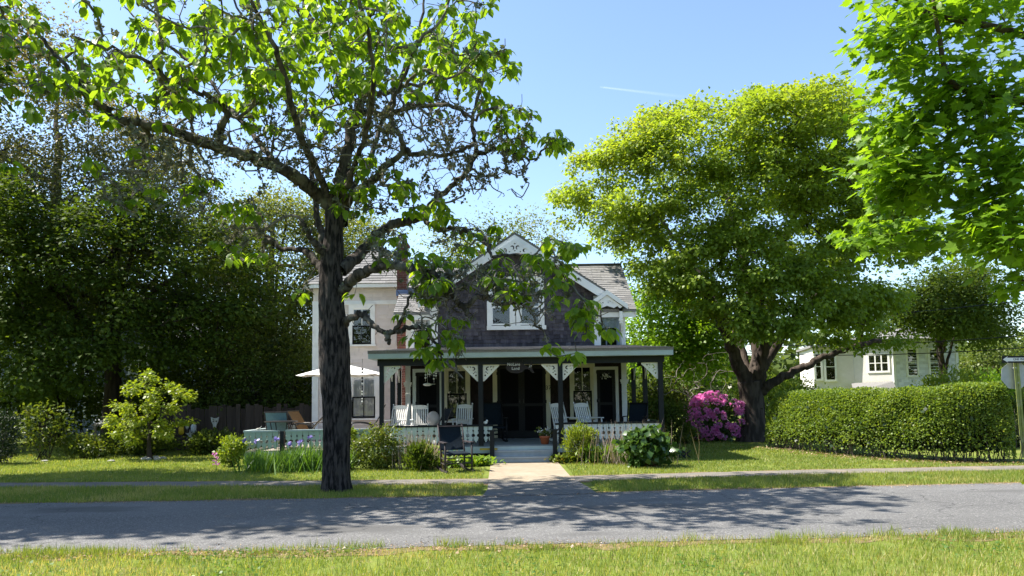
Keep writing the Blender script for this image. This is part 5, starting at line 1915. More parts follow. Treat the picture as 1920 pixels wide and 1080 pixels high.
crown_tree('maple_tree', 'large spreading yellow-green maple beside the pink rhododendron right of the cottage', (mx0, MYc), [((mx0, MYc, 0), .44), (pm(1412, 780), .38), (pm(1408, 740), .38), (pm(1405, 715), .42)],
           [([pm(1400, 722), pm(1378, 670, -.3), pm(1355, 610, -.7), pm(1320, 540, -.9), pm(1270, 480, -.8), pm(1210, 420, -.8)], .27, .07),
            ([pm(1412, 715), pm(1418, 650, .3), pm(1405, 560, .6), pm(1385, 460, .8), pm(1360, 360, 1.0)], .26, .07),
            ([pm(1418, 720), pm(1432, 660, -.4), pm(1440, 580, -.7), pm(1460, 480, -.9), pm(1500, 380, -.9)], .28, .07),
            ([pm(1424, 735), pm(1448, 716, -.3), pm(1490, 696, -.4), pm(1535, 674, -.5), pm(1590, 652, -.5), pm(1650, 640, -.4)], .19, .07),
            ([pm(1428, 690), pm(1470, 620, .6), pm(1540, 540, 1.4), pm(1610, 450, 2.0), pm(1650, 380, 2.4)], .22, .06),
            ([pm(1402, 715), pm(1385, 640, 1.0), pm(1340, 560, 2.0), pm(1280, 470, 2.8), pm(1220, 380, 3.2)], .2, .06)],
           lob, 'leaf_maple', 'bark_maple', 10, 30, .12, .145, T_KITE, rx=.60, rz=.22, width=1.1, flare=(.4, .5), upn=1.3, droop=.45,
           tint_fn=lambda P_, t_: np.clip(t_ * .7 + .10 + .30 * (P_[:, 2] - 4) / 8 - .10 * (P_[:, 0] - 8) / 6, 0, 1), sides=40, trunk_amp=.02)  # tint lightens upward and to the left: sunlit crown put into leaf colour

# ---- maple whose boughs hang in from the right, near the camera
def near_pt(a, b, y):
    return at(a, b, y)
nb = np.array([9.6, 7.5, 0])
boughs = [
    ([(9.5, 7.5, 3.2), near_pt(2050, 120, 8.4), near_pt(1900, 60, 8.2), near_pt(1760, 30, 8.0), near_pt(1660, -10, 7.8)], .08, .02),
    ([(9.5, 7.5, 2.9), near_pt(2060, 260, 8.2), near_pt(1920, 190, 8.0), near_pt(1790, 160, 7.8), near_pt(1760, 60, 7.6), near_pt(1750, 0, 7.5)], .07, .02),
    ([(9.5, 7.5, 2.6), near_pt(2060, 340, 8.4), near_pt(1920, 320, 8.3), near_pt(1780, 300, 8.2), near_pt(1660, 320, 8.2)], .07, .015),
    ([(9.5, 7.5, 2.4), near_pt(2060, 420, 8.8), near_pt(1900, 430, 8.9), near_pt(1760, 430, 9.0), near_pt(1640, 445, 9.0)], .06, .012),
    ([(9.5, 7.5, 2.3), near_pt(2080, 470, 7.6), near_pt(1960, 440, 7.4), near_pt(1890, 450, 7.3)], .05, .012),
    ([(9.5, 7.5, 2.2), near_pt(2060, 560, 8.0), near_pt(1960, 530, 7.8), near_pt(1900, 525, 7.8)], .04, .01),
]
nl = []
for (px, py, rx_, ry_, n, y0, y1) in [(1700, 25, 95, 45, 26, 7.4, 8.6), (1820, 40, 95, 60, 26, 7.4, 8.6), (1660, 90, 50, 40, 10, 7.6, 8.6), (1720, 130, 70, 40, 18, 7.5, 8.6), (1850, 150, 70, 40, 20, 7.4, 8.4), (1690, 215, 60, 40, 18, 7.8, 8.6),
                                      (1790, 215, 80, 45, 24, 7.6, 8.6), (1650, 245, 40, 35, 10, 7.8, 8.6), (1660, 320, 70, 30, 20, 7.8, 8.6), (1760, 310, 80, 40, 26, 7.6, 8.6), (1880, 250, 60, 60, 26, 7.2, 8.2), (1890, 350, 40, 50, 20, 7.2, 8.0), (1710, 360, 70, 20, 16, 8, 8.8),
                                      (1650, 440, 60, 30, 20, 8.6, 9.3), (1760, 440, 70, 25, 22, 8.6, 9.3), (1860, 420, 50, 40, 22, 7.3, 8.4), (1890, 460, 35, 25, 16, 7.2, 7.9), (1840, 380, 40, 30, 10, 7.6, 8.6), (1905, 530, 22, 18, 7, 7.6, 8.0),
                                      (2000, 200, 100, 250, 60, 7.2, 9.0), (1850, -60, 200, 60, 34, 7.2, 9.0), (1615, 110, 20, 60, 4, 7.8, 8.2)]:
    a = rng.random(n) * 2 * math.pi
    q = np.sqrt(rng.random(n))
    nl += [at(px + rx_ * q[i] * math.cos(a[i]), py + ry_ * q[i] * math.sin(a[i]), y0 + (y1 - y0) * rng.random()) for i in range(n)]
nl = np.array(nl)
nt_ = thing('maple_tree', 'bright green maple boughs hanging in from the upper right corner', 'tree', (nb[0], nb[1], 0))
tp = smooth_path([(9.6, 7.5, -.05), (9.58, 7.5, 1.2), (9.5, 7.5, 2.4), (9.5, 7.5, 3.6), (9.6, 7.5, 5.5), (9.7, 7.6, 7.5)], 8)
bark_tube('trunk', tp, np.linspace(.26, .10, len(tp)), M['bark_maple'], nt_, 24, .014, flare=(.3, .4))
ns = Skel()
ns.path(tp[::3], np.linspace(.26, .10, len(tp))[::3])
for pts, r0, r1 in boughs:
    pp = smooth_path(pts, 6)
    bark_tube('limb', pp, np.linspace(r0, r1, len(pp)) * .8, M['bark_maple'], nt_, 9, .005)
    ns.path(pp[::2], np.linspace(r0, r1, len(pp))[::2] * .8, ns.nearest(pp[0]))
hi = np.array([9.6, 7.5, 6.5]) + rng.normal(0, 1, (90, 3)) * np.array([1.3, 1.6, 1.6])
alln = np.vstack([hi, nl])
tips = ns.grow(alln, step=.16, jit=.015, curl=.3, sag=.05)
ns.radii(.0026, .48)
ns.twig_mesh('branch', M['bark_maple'], nt_, .01)
P, off, n = spray(ns.P[tips], 12, .14, .5)
D = norm(off * np.array([1, 1, .5])) + np.array([-.25, -.15, -.35]) + rng.normal(0, .25, (n, 3))
Nn = np.array([-.25, -.1, 1.0]) + rng.normal(0, .42, (n, 3))
S = rng.uniform(.075, .165, n)
q_ = (P - EYE) @ _f
ix = CX + F * ((P - EYE) @ _r) / q_
iy = CY - F * ((P - EYE) @ _u) / q_
vis = (ix > 0) & (ix < 1920) & (iy > 0) & (iy < 1080)
score = np.where(vis, S / q_, -1)
top = np.zeros(n, bool)
top[np.argsort(-score)[:300]] = True
single_leaves(P[top], D[top], Nn[top], S[top], T_MAPLE, M['leaf_near'], nt_, 'leaf', width=1.0)
leaves('leaf', P[~top], D[~top], Nn[~top], S[~top], T_MAPLE, M['leaf_near'], nt_, kind='stuff')


# ---- trees at the left
def simple_tree(name, label, px, py_base, Y, poly, nl_, half, leaf_mat, bark, tr_r, top_py, cx, rx_, per_lobe=10, per_tip=30, leaf=.13, spread=.28, template=T_KITE, nlimb=5, front=.55, group=None, rz=.5, rx=1.0, **k):
    b = at(px, py_base, Y)
    top_ = at(px, top_py, Y)
    h = top_[2]
    trunk = [((b[0], Y, 0), tr_r), ((b[0] + .08, Y, h * .3), tr_r * .8), ((b[0] - .05, Y + .05, h * .65), tr_r * .6), ((b[0] + .05, Y, h), tr_r * .35)]
    lob_ = px_lobes(poly, nl_, Y, half, cx, rx_, front)
    limbs = []
    for i in range(nlimb):
        z0 = h * (.35 + .55 * i / max(1, nlimb - 1))
        e = lob_[rng.integers(len(lob_))]
        s0 = np.array([b[0], Y, z0])
        mid = (s0 * .55 + e * .45) + np.array([0, 0, .3])
        limbs.append(([s0, mid, e], tr_r * .4, tr_r * .12))
    return crown_tree(name, label, (b[0], Y), trunk, limbs, lob_, leaf_mat, bark, per_lobe, per_tip, leaf, spread, template, group, rz=rz, rx=rx, **k)


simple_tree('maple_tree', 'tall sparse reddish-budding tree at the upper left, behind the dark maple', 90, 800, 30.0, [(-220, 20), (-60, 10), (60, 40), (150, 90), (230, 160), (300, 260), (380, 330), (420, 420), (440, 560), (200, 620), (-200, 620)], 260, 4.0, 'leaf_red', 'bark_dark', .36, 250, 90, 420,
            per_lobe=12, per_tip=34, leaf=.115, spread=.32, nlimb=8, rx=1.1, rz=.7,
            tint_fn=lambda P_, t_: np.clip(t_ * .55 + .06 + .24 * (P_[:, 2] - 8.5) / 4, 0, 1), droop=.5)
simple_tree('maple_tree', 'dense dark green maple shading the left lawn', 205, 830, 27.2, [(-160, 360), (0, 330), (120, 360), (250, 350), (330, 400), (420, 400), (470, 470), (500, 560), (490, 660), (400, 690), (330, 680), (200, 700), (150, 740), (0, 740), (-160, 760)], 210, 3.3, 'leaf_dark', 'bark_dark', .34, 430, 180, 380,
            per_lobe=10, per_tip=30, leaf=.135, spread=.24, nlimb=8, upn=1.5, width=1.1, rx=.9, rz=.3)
simple_tree('oak_tree', 'young-leaved oak with sky gaps between the left lawn and the pink wing', 505, 830, 33.0, [(395, 420), (430, 390), (520, 370), (600, 400), (640, 380), (700, 410), (700, 470), (640, 560), (600, 640), (560, 700), (420, 720), (400, 600)], 150, 3.2, 'leaf_oak', 'bark_dark', .28, 420, 520, 170,
            per_lobe=11, per_tip=34, leaf=.13, spread=.28, nlimb=6, template=T_KITE, width=.9)
simple_tree('holly_tree', 'dark small-leaved evergreen tree behind the terrace fence', 430, 850, 27.5, [(330, 640), (400, 600), (500, 640), (590, 620), (600, 780), (560, 790), (340, 790)], 60, 1.8, 'leaf_under', 'bark_dark', .14, 620, 460, 170,
            per_lobe=11, per_tip=34, leaf=.10, spread=.24, nlimb=4)
simple_tree('oak_tree', 'pale yellow-green tree rising behind the cottage gable', 900, 700, 40.0, [(810, 460), (850, 430), (900, 415), (960, 405), (1010, 430), (1060, 450), (1080, 510), (1000, 560), (830, 540)], 40, 3.0, 'leaf_oak', 'bark_dark', .25, 470, 930, 150,
            per_lobe=11, per_tip=24, leaf=.14, spread=.4, nlimb=4)
simple_tree('maple_tree', 'leafy bright green maple between the cottage and the utility pole', 1225, 800, 31.0, [(1185, 560), (1220, 530), (1270, 540), (1330, 570), (1365, 620), (1370, 680), (1340, 700), (1270, 690), (1210, 700), (1180, 640)], 60, 2.6, 'leaf_near', 'bark_dark', .2, 590, 1280, 110,
            per_lobe=11, per_tip=30, leaf=.14, spread=.28, nlimb=4)
simple_tree('oak_tree', 'dark loose-crowned tree in front of the far white house gable end', 1770, 760, 34.0, [(1620, 600), (1680, 560), (1720, 540), (1770, 505), (1800, 490), (1850, 510), (1870, 560), (1890, 590), (1870, 630), (1830, 645), (1740, 610), (1700, 610), (1650, 625), (1620, 620)], 100, 2.6, 'leaf_dark', 'bark_dark', .2, 540, 1780, 120,
            per_lobe=10, per_tip=24, leaf=.14, spread=.32, nlimb=6)
simple_tree('oak_tree', 'small light green tree behind the street sign', 1870, 760, 42.0, [(1810, 700), (1830, 660), (1870, 628), (1910, 640), (1940, 690), (1930, 740), (1820, 740)], 34, 2.0, 'leaf_bush', 'bark_dark', .14, 660, 1870, 70,
            per_lobe=10, per_tip=24, leaf=.15, spread=.36, nlimb=3)
# street tree further along the verge, outside the frame: it throws the shade on the left verge and road
T2 = np.array([-14.6, 13.5, 0])
lob = np.array([0, 0, 0]) + T2 + np.array([0, 0, 9.2]) + norm(rng.normal(0, 1, (130, 3))) * rng.uniform(.4, 1, (130, 1)) * np.array([4.6, 4.7, 3.0])
lob = lob[lob[:, 0] < -.6857 * lob[:, 1] - 1.3]
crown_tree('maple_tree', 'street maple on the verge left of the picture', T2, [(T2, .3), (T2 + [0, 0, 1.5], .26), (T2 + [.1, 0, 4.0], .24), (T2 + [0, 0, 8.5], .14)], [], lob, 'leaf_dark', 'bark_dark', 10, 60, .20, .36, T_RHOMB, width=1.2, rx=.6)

# ---- small bright maple on the left lawn
sb = gnd(281, 862)
pml = lambda a, b, c=0.0: at(a, b, sb[1] + c)
lob = []
for (px, py, n) in [(275, 712, 5), (250, 730, 6), (235, 765, 6), (220, 790, 5), (250, 790, 6), (285, 770, 6), (330, 730, 5), (345, 745, 4), (320, 770, 5), (300, 800, 6), (240, 815, 5), (280, 745, 5), (225, 815, 3), (335, 790, 3), (310, 815, 3), (210, 770, 2)]:
    lob += [pml(px + rng.normal(0, 9), py + rng.normal(0, 6), rng.uniform(-.8, .8)) for _ in range(n)]
crown_tree('maple_tree', 'small bright yellow-green maple on the sunny left lawn', sb, [((sb[0], sb[1], 0), .07), (pml(279, 835), .055), (pml(282, 805), .05), (pml(278, 770), .035)], [], lob, 'leaf_young', 'bark_dark',
           4, 13, .085, .07, T_STAR, rx=.13, rz=.07, step=.2, sides=12, trunk_amp=.004, flare=(.15, .5), upn=1.6, twig_r=.003)


# ================================================================== SHRUBS AND GARDEN PLANTS
def shrub(name, label, c, r_, n, leaf, leaf_mat, cat='shrub', template=T_RHOMB, nst=14, lobes=26, lobe_r=.3, up=.3, width=1.0, stem_mat='bark_dark', group=None, droop=0.0, flowers=None, shell=.55, stem_r=.008):
    """bush: stems from the ground to leaf masses spread over its volume"""
    c, r_ = np.array(c, float), np.array(r_, float)
    t = thing(name, label, cat, (c[0], c[1], 0), 0, group)
    dirs = norm(rng.normal(0, 1, (lobes, 3)))
    L = c + dirs * r_ * (shell + (1 - shell) * rng.random((lobes, 1)) - lobe_r * .5)
    L[:, 2] = np.maximum(L[:, 2], .06)
    st_ = MB()
    for k in range(nst):
        e = L[rng.integers(lobes)]
        b = np.array([c[0] + rng.normal(0, r_[0] * .18), c[1] + rng.normal(0, r_[1] * .18), -.02])
        mid = (b + e) / 2 + rng.normal(0, .05, 3)
        st_.tube(smooth_path([b, mid, e], 4), np.linspace(stem_r * 1.4, stem_r * .5, 9), 4)
    st_.build('stem', M[stem_mat], t, kind='stuff')
    k = rng.integers(0, lobes, n)
    off = rng.normal(0, 1, (n, 3)) * lobe_r * r_ * np.array([.62, .62, .5])
    P_ = L[k] + off
    P_ = P_[P_[:, 2] > .01]
    n_ = len(P_)
    out = norm((P_ - c) / r_)
    D_ = out * .7 + rng.normal(0, .5, (n_, 3)) + np.array([0, 0, up - droop])
    N_ = out + np.array([0, 0, .7]) + rng.normal(0, .4, (n_, 3))
    tint_ = rng.random(n_) * .6 + .4 * vnoise(P_[:, 0] * 3, P_[:, 1] * 3, P_[:, 2] * 3)
    leaves('foliage', P_, D_, N_, leaf * rng.uniform(.7, 1.25, n_), template, M[leaf_mat], t, tint=tint_, width=width)
    return t, L, c, r_


# clipped hedge on the right: follows the corner of the plot
hl = [gnd(1466, 836), gnd(1560, 852), gnd(1700, 866), gnd(1800, 872), gnd(1880, 872)]
hl = [(7.95, 22.9), (8.45, 20.2), (9.2, 18.3), (10.2, 17.35), (11.3, 17.15)]
hc_ = smooth_path([(x, y, 0) for x, y in hl], 20)
hb_ = thing('clipped_hedge', 'long clipped green hedge with rounded top beside the street sign', 'hedge', (hc_[40][0], hc_[40][1], 0))
n = 95000
u = rng.random(n) * (len(hc_) - 1)
i0 = np.minimum(u.astype(int), len(hc_) - 2)
fr = u - i0
cc = hc_[i0] * (1 - fr[:, None]) + hc_[i0 + 1] * fr[:, None]
tg_ = norm(hc_[np.minimum(i0 + 1, len(hc_) - 1)] - hc_[i0])
sidev = np.stack([tg_[:, 1], -tg_[:, 0], tg_[:, 2]], 1)
hh = np.interp(u / (len(hc_) - 1), [0, .08, .3, 1], [1.45, 1.62, 1.66, 1.76])
wd2 = .62
th = rng.random(n) * math.pi
ca, sa = np.cos(th), np.sin(th)
e = .42
sx = np.sign(ca) * np.abs(ca) ** e
sz = np.abs(sa) ** e
lump = (vnoise(cc[:, 0] * 2.3 + sx, cc[:, 1] * 2.3, sz * 3) - .5) * .30
depth = 1 - .16 * rng.random(n) ** 1.3
P_ = cc + sidev * (sx * wd2 * (1 + lump) * depth)[:, None]
P_[:, 2] = .03 + sz * (hh - .03) * (1 + lump * .35) * depth
end = np.minimum(u, len(hc_) - 1 - u) / 7.0
P_ = np.where((end < 1)[:, None], cc + (P_ - cc) * np.array([1, 1, 1]) * np.sqrt(np.clip(1 - (1 - end) ** 2, .05, 1))[:, None], P_)
low = P_[:, 2] < .5
keep = ~(low & (rng.random(n) < .12 * (1 - P_[:, 2] / .5)))
P_ = P_[keep]
O_ = (sidev * sx[:, None] + np.stack([0 * sz, 0 * sz, sz * .8], 1))[keep]
n = len(P_)
D_ = norm(O_) * .7 + rng.normal(0, .6, (n, 3)) + np.array([0, 0, .2])
N_ = norm(O_) + rng.normal(0, .5, (n, 3)) + np.array([0, 0, .4])
tint_ = rng.random(n) * .65 + .35 * vnoise(P_[:, 0] * 2.5, P_[:, 1] * 2.5, P_[:, 2] * 2.5) - .15 * (rng.random(n) < .5)
leaves('foliage', P_, D_, N_, rng.uniform(.028, .062, n), T_RHOMB, M['leaf_hedge'], hb_, tint=tint_, width=1.15)
st_ = MB()
for k in range(260):
    q = hc_[rng.integers(len(hc_) - 1)] + np.array([rng.normal(0, .16), rng.normal(0, .16), 0])
    st_.tube([q, q + [rng.normal(0, .06), rng.normal(0, .06), .35], q + [rng.normal(0, .12), rng.normal(0, .12), .7 + .5 * rng.random()]], [.011, .009, .005], 4, cap=False)
st_.build('stem', M['pole'], hb_, kind='stuff')
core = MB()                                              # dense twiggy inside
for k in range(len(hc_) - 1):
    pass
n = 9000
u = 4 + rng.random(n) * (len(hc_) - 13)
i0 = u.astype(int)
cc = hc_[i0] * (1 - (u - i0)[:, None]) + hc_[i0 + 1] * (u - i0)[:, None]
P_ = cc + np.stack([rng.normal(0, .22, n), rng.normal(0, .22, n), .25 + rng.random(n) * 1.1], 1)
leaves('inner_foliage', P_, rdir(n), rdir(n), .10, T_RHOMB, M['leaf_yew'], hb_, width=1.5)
# dead leaves under the hedge
n = 900
u = rng.random(n) * (len(hc_) - 2)
i0 = u.astype(int)
P_ = hc_[i0] + np.stack([rng.normal(-.3, .35, n), rng.normal(-.35, .3, n), .012 + .02 * rng.random(n)], 1)
D_ = rdir(n) * [1, 1, .25]
leaves('fallen_leaves', P_, D_, np.array([0, 0, 1.0]) + rng.normal(0, .3, (n, 3)), .06, T_RHOMB, M['litter'], None, kind='stuff', width=1.4)

# rhododendron
rc = at(1343, 790, 25.2)
t, L, c, r_ = shrub('rhododendron', 'rhododendron covered in pink-magenta blooms beside the maple trunk', (rc[0] + .15, 25.8, .78), (1.04, .85, .88), 3600, .12, 'leaf_glossy', 'shrub', T_RHOMB, 16, 40, .34, .1, width=.8)
n = 210
dirs = norm(rng.normal(0, 1, (n, 3)) + np.array([-.25, -.6, .25]))
C_ = c + dirs * r_ * rng.uniform(.9, 1.04, (n, 1))
C_ = C_[(C_[:, 2] > .15) & (vnoise(C_[:, 0] * 2.6, C_[:, 1] * 2.6, C_[:, 2] * 2.6) > .30)]
P_ = np.repeat(C_, 24, 0)
o_ = norm(rng.normal(0, 1, P_.shape) + np.repeat(norm(C_ - c), 24, 0) * .9)
leaves('blossom', P_ + o_ * .055, o_, rdir(len(P_)), rng.uniform(.06, .085, len(P_)), T_PETAL, M['petal_pink'], t, width=1.6)
sb2 = shrub('shrub', 'low light green bush at the foot of the rhododendron', (at(1285, 815, 24.4)[0], 24.6, .32), (.42, .35, .34), 900, .09, 'leaf_bush', lobes=16)

# plants in front of the porch
b0 = gnd(690, 884)
shrub('shrub', 'round reddish-tipped green shrub right behind the street tree trunk', (-3.12, 17.35, .46), (.72, .5, .58), 5200, .06, 'leaf_bush', 'shrub', T_RHOMB, 20, 44, .3, .4)
shrub('shrub', 'dark spiky low shrub between the round shrub and the lawn rocker', (-2.12, 16.85, .28), (.40, .34, .36), 1800, .10, 'leaf_dark', 'shrub', T_RHOMB, 14, 24, .3, .9, width=.4)
t = thing('ornamental_grass', 'tuft of dry wispy stalks rising behind the dark low shrub', 'plant', (-2.2, 17.4, 0))
n = 260
P_ = np.array([-2.2, 17.4, 0.0]) + rng.normal(0, 1, (n, 3)) * [.32, .22, 0]
leaves('stalk', P_, np.array([0, 0, 1.0]) + rng.normal(0, .16, (n, 3)), rdir(n), rng.uniform(.55, .95, n), T_BLADE, M['drystalk'], t, width=.022, kind='stuff')
shrub('shrub', 'airy bright green shrub right of the porch steps', (1.63, 18.15, .50), (.44, .38, .46), 3200, .075, 'leaf_bright', 'shrub', T_RHOMB, 26, 40, .26, .9, width=.42)
t, L, c, r_ = shrub('hydrangea', 'broad glossy big-leaved bush with reddish stems at the right end of the porch', (3.02, 16.95, .42), (.60, .5, .43), 1400, .15, 'leaf_glossy', 'shrub', T_KITE, 26, 40, .3, .35, width=1.15, stem_mat='brick')
t = thing('ornamental_grass', 'pinkish dry stalks standing above the broad glossy bush', 'plant', (2.9, 17.7, 0))
n = 240
P_ = np.array([2.9, 17.7, 0.0]) + rng.normal(0, 1, (n, 3)) * [.48, .2, 0]
leaves('stalk', P_, np.array([0, 0, 1.0]) + rng.normal(0, .15, (n, 3)), rdir(n), rng.uniform(.7, 1.12, n), T_BLADE, M['drystalk'], t, width=.018, kind='stuff')
t = thing('perennial_plant', 'pale green feathery plants left of the broad glossy bush', 'plant', (2.4, 18.0, 0))
n = 700
P_ = np.array([2.35, 18.0, 0.0]) + rng.normal(0, 1, (n, 3)) * [.42, .2, 0]
P_[:, 2] = rng.random(n) * .35
leaves('foliage', P_, np.array([0, 0, .9]) + rng.normal(0, .4, (n, 3)), rdir(n), rng.uniform(.10, .2, n), T_RHOMB, M['leaf_lily'], t, width=.28, kind='stuff')
wb = MB()
wb.sphere((2.72, 17.75, .30), .17, 14, 10, (1.05, .8, .85))
props(wb.build('garden_stone', M['white'], None, True), 'pale rounded white stone beside the broad glossy bush', 'stone')
t = thing('seed_head', 'single round pale seed head on a stem right of the bright green shrub', 'flower', (2.12, 18.0, 0))
MB().tube([(2.12, 18.0, 0), (2.13, 18.0, .33)], .006, 5).build('stem', M['leaf_lily'], t)
n = 90
d_ = rdir(n)
leaves('blossom', np.array([2.13, 18.0, .36]) + d_ * .02, d_, rdir(n), .035, T_PETAL, M['petal_white'], t, width=.5)
for x, y, s, lab in ((-1.75, 17.6, .5, 'bright green leafy perennials behind the lawn rocker'), (-.95, 17.9, .35, 'bright green hosta-like plants left of the porch steps'), (-2.0, 18.2, .3, 'yellow-green tall plant in front of the porch railing, left of the lawn rocker'), (1.2, 18.3, .22, 'dark leafy plants at the right foot of the steps'), (2.0, 18.45, .4, 'green ground plants under the right porch railing')):
    t = thing('perennial_plant', lab, 'plant', (x, y, 0))
    n = int(700 * s / .4)
    P_ = np.array([x, y, 0.0]) + rng.normal(0, 1, (n, 3)) * [s * .62, .16, 0]
    hgt = .42 if 'tall' in lab else .16
    P_[:, 2] = rng.random(n) * hgt
    out = norm(rng.normal(0, 1, (n, 3)) * [1, 1, .3])
    leaves('foliage', P_, out * .8 + [0, 0, .8], np.array([0, 0, 1.0]) + out * -.3 + rng.normal(0, .2, (n, 3)), rng.uniform(.07, .17, n), T_KITE, M['leaf_bush' if 'dark' in lab else 'leaf_lily'], t, width=.7, kind='stuff')
# irises in front of the terrace
t = thing('iris_clump', 'clump of sword-leaved irises with violet flowers in front of the terrace', 'plant', (-5.2, 17.4, 0))
n = 2600
P_ = np.stack([rng.uniform(-6.2, -3.75, n), 17.35 + rng.normal(0, .33, n), np.zeros(n)], 1)
P_[:, 1] += (vnoise(P_[:, 0] * 3, P_[:, 1] * 0) - .5) * .5
hts = rng.uniform(.3, .62, n) * (.8 + .4 * vnoise(P_[:, 0] * 2, P_[:, 1] * 2))
lean = rng.normal(0, .33, (n, 3)) * [1, 1, 0]
leaves('leaf', P_, np.array([0, 0, 1.0]) + lean, lean + rdir(n) * .3, hts, T_BLADE, M['leaf_iris'], t, width=.055, kind='stuff')
for k in range(6):
    x = -6.15 + .32 * k + rng.normal(0, .12) if k < 6 else rng.uniform(-6.2, -5)
    y = 17.35 + rng.normal(0, .2)
    z = .60 + rng.random() * .14
    MB().tube([(x, y, 0), (x + .01, y, z)], .006, 5).build('stem', M['leaf_iris'], t)
    d_ = norm(rng.normal(0, 1, (9, 3)) + [0, 0, .15])
    leaves('blossom', np.tile([x, y, z + .02], (9, 1)), d_, rdir(9), .085, T_PETAL, M['petal_violet'], t, width=1.2)
shrub('shrub', 'small yellow-green rose bush at the left corner of the terrace', (-6.95, 18.6, .42), (.36, .35, .40), 1100, .08, 'leaf_bright', lobes=18, up=.4)
t = thing('flower', 'single pink-red flower spike at the left end of the irises', 'flower', (-6.9, 17.5, 0))
MB().tube([(-6.9, 17.5, 0), (-6.9, 17.5, .3)], .006, 5).build('stem', M['leaf_iris'], t)
n = 40
P_ = np.array([-6.9, 17.5, .14]) + np.stack([rng.normal(0, .03, n), rng.normal(0, .03, n), rng.random(n) * .28], 1)
leaves('blossom', P_, rdir(n), rdir(n), .05, T_PETAL, M['petal_pink'], t)
shrub('shrub', 'small leafy twig bush poking up behind the terrace rail right of the trunk', (-4.05, 18.7, .62), (.16, .12, .3), 160, .09, 'leaf_bright', lobes=6, nst=5)

# far left corner
ev = gnd(0, 868)
shrub('evergreen_shrub', 'dark upright evergreen at the left edge of the picture', (-13.9, 20.2, .72), (.62, .6, .85), 4200, .08, 'leaf_yew', 'shrub', T_RHOMB, 8, 40, .3, .6, width=.5)
shrub('shrub', 'light green leggy bush behind the dark evergreen at the left edge', (-13.6, 21.8, .95), (.75, .6, .85), 900, .11, 'leaf_bush', lobes=24, up=.2, lobe_r=.36)
t, L, c, r_ = shrub('shrub', 'low bright green bush by the garden post on the left', (-12.4, 21.9, .34), (1.0, .5, .38), 2000, .08, 'leaf_bush', lobes=30, up=.4)
shrub('shrub', 'spreading dark bush left of the small bright maple', (-10.9, 22.4, .42), (1.0, .5, .45), 2200, .09, 'leaf_under', lobes=30, up=.4)
for k, (x, y, w_, h_) in enumerate([(-9.0, 22.6, 1.0, .42), (-7.6, 22.2, .9, .36), (-11.9, 23.6, 1.2, .6)]):
    shrub('shrub', ['dark green plants below the fence behind the small bright maple', 'dark green plants below the fence left of the terrace', 'dark leafy undergrowth behind the garden post'][k], (x, y, h_ * .8), (w_, .45, h_), 1900, .10, 'leaf_under', lobes=28, up=.5)
gp = thing('garden_post', 'pale garden post with a flowering cross arm at the left of the lawn', 'post', (-12.25, 22.0, 0))
MB().box(-12.28, -12.22, 21.97, 22.03, 0, 1.02).build('post', M['pole'], gp)
MB().bar((-12.35, 22, .96), (-11.3, 22, 1.0), .05).build('cross_arm', M['pole'], gp)
n = 120
P_ = np.stack([rng.uniform(-12.3, -11.3, n), 22 + rng.normal(0, .05, n), 1.02 + rng.normal(0, .03, n)], 1)
leaves('blossom', P_, rdir(n), rdir(n), .06, T_PETAL, M['petal_white'], gp)
for k in range(7):
    a = 2 * math.pi * k / 7
    s = MB()
    s.sphere((sb[0] + .26 * math.cos(a) + .12, sb[1] + .2 * math.sin(a), .03), .07 + .03 * random.random(), 8, 5, (1.3, 1, .7))
    props(s.build('garden_stone', M['stone'], None, True), 'pale stone ringing the foot of the small bright maple', 'stone', 'stones around the small maple')
for x, y, lab in ((-11.0, 20.6, 'pale stone lying at the edge of the left lawn by the dark bush'), (-13.0, 20.9, 'pale flat stone at the left lawn edge below the light bush')):
    s = MB()
    s.sphere((x, y, .02), .07, 9, 6, (1.6, 1, .5))
    props(s.build('garden_stone', M['stone'], None, True), lab, 'stone')
for k, (px, py, Y, rx_, rz_, lab) in enumerate([(-20, 760, 30, 2.2, 1.7, 'tall dark shrub under the trees at the far left edge'), (110, 760, 31, 2.2, 1.8, 'tall dark shrub in front of the blue-grey neighbour house'), (235, 770, 30.5, 2.0, 1.6, 'tall dark shrub behind the small bright maple'), (330, 740, 29.5, 1.7, 1.9, 'tall dark shrub rising behind the fence, left part'), (420, 740, 30, 1.8, 1.9, 'tall dark shrub rising behind the fence, middle part'), (540, 740, 30, 1.7, 2.0, 'tall dark shrub rising behind the fence beside the pink wing')]):
    q = at(px, py, Y)
    shrub('shrub', lab, (q[0], Y, rz_ * .95), (rx_, 1.0, rz_), 3600, .14, 'leaf_dark' if k % 2 else 'leaf_under', lobes=46, lobe_r=.28, nst=18, stem_r=.02)
# bushes behind the hedge, the pole and dead twigs
shrub('shrub', 'bright green bush showing above the hedge in front of the far white house', (14.3, 24.5, 1.75), (1.2, .9, .62), 2600, .11, 'leaf_bright', lobes=36, up=.7, nst=14, width=.6)
shrub('shrub', 'green bush above the hedge at the right corner of the far white house', (16.2, 25.5, 1.65), (.9, .8, .7), 1700, .11, 'leaf_near', lobes=26, up=.5)
shrub('shrub', 'dark bush between the maple trunk and the hedge end', (9.6, 25.8, .85), (1.1, .6, .85), 2600, .10, 'leaf_under', lobes=34)
shrub('shrub', 'olive-green bush behind the maple trunk', (10.6, 30.5, 1.5), (1.9, 1.0, 1.05), 3200, .11, 'leaf_hedge', lobes=40)
shrub('shrub', 'dark shady bush beyond the street sign at the right edge', (14.2, 21.5, .75), (1.7, .8, .85), 4200, .10, 'leaf_under', lobes=44)
shrub('shrub', 'shady dark bush at the right end of the porch', (5.0, 24.6, .8), (.9, .7, .8), 2600, .10, 'leaf_under', lobes=30)
shrub('shrub', 'tall shady bush behind the right end of the porch', (5.2, 27.5, 1.3), (1.4, .8, 1.3), 3200, .12, 'leaf_under', lobes=36)
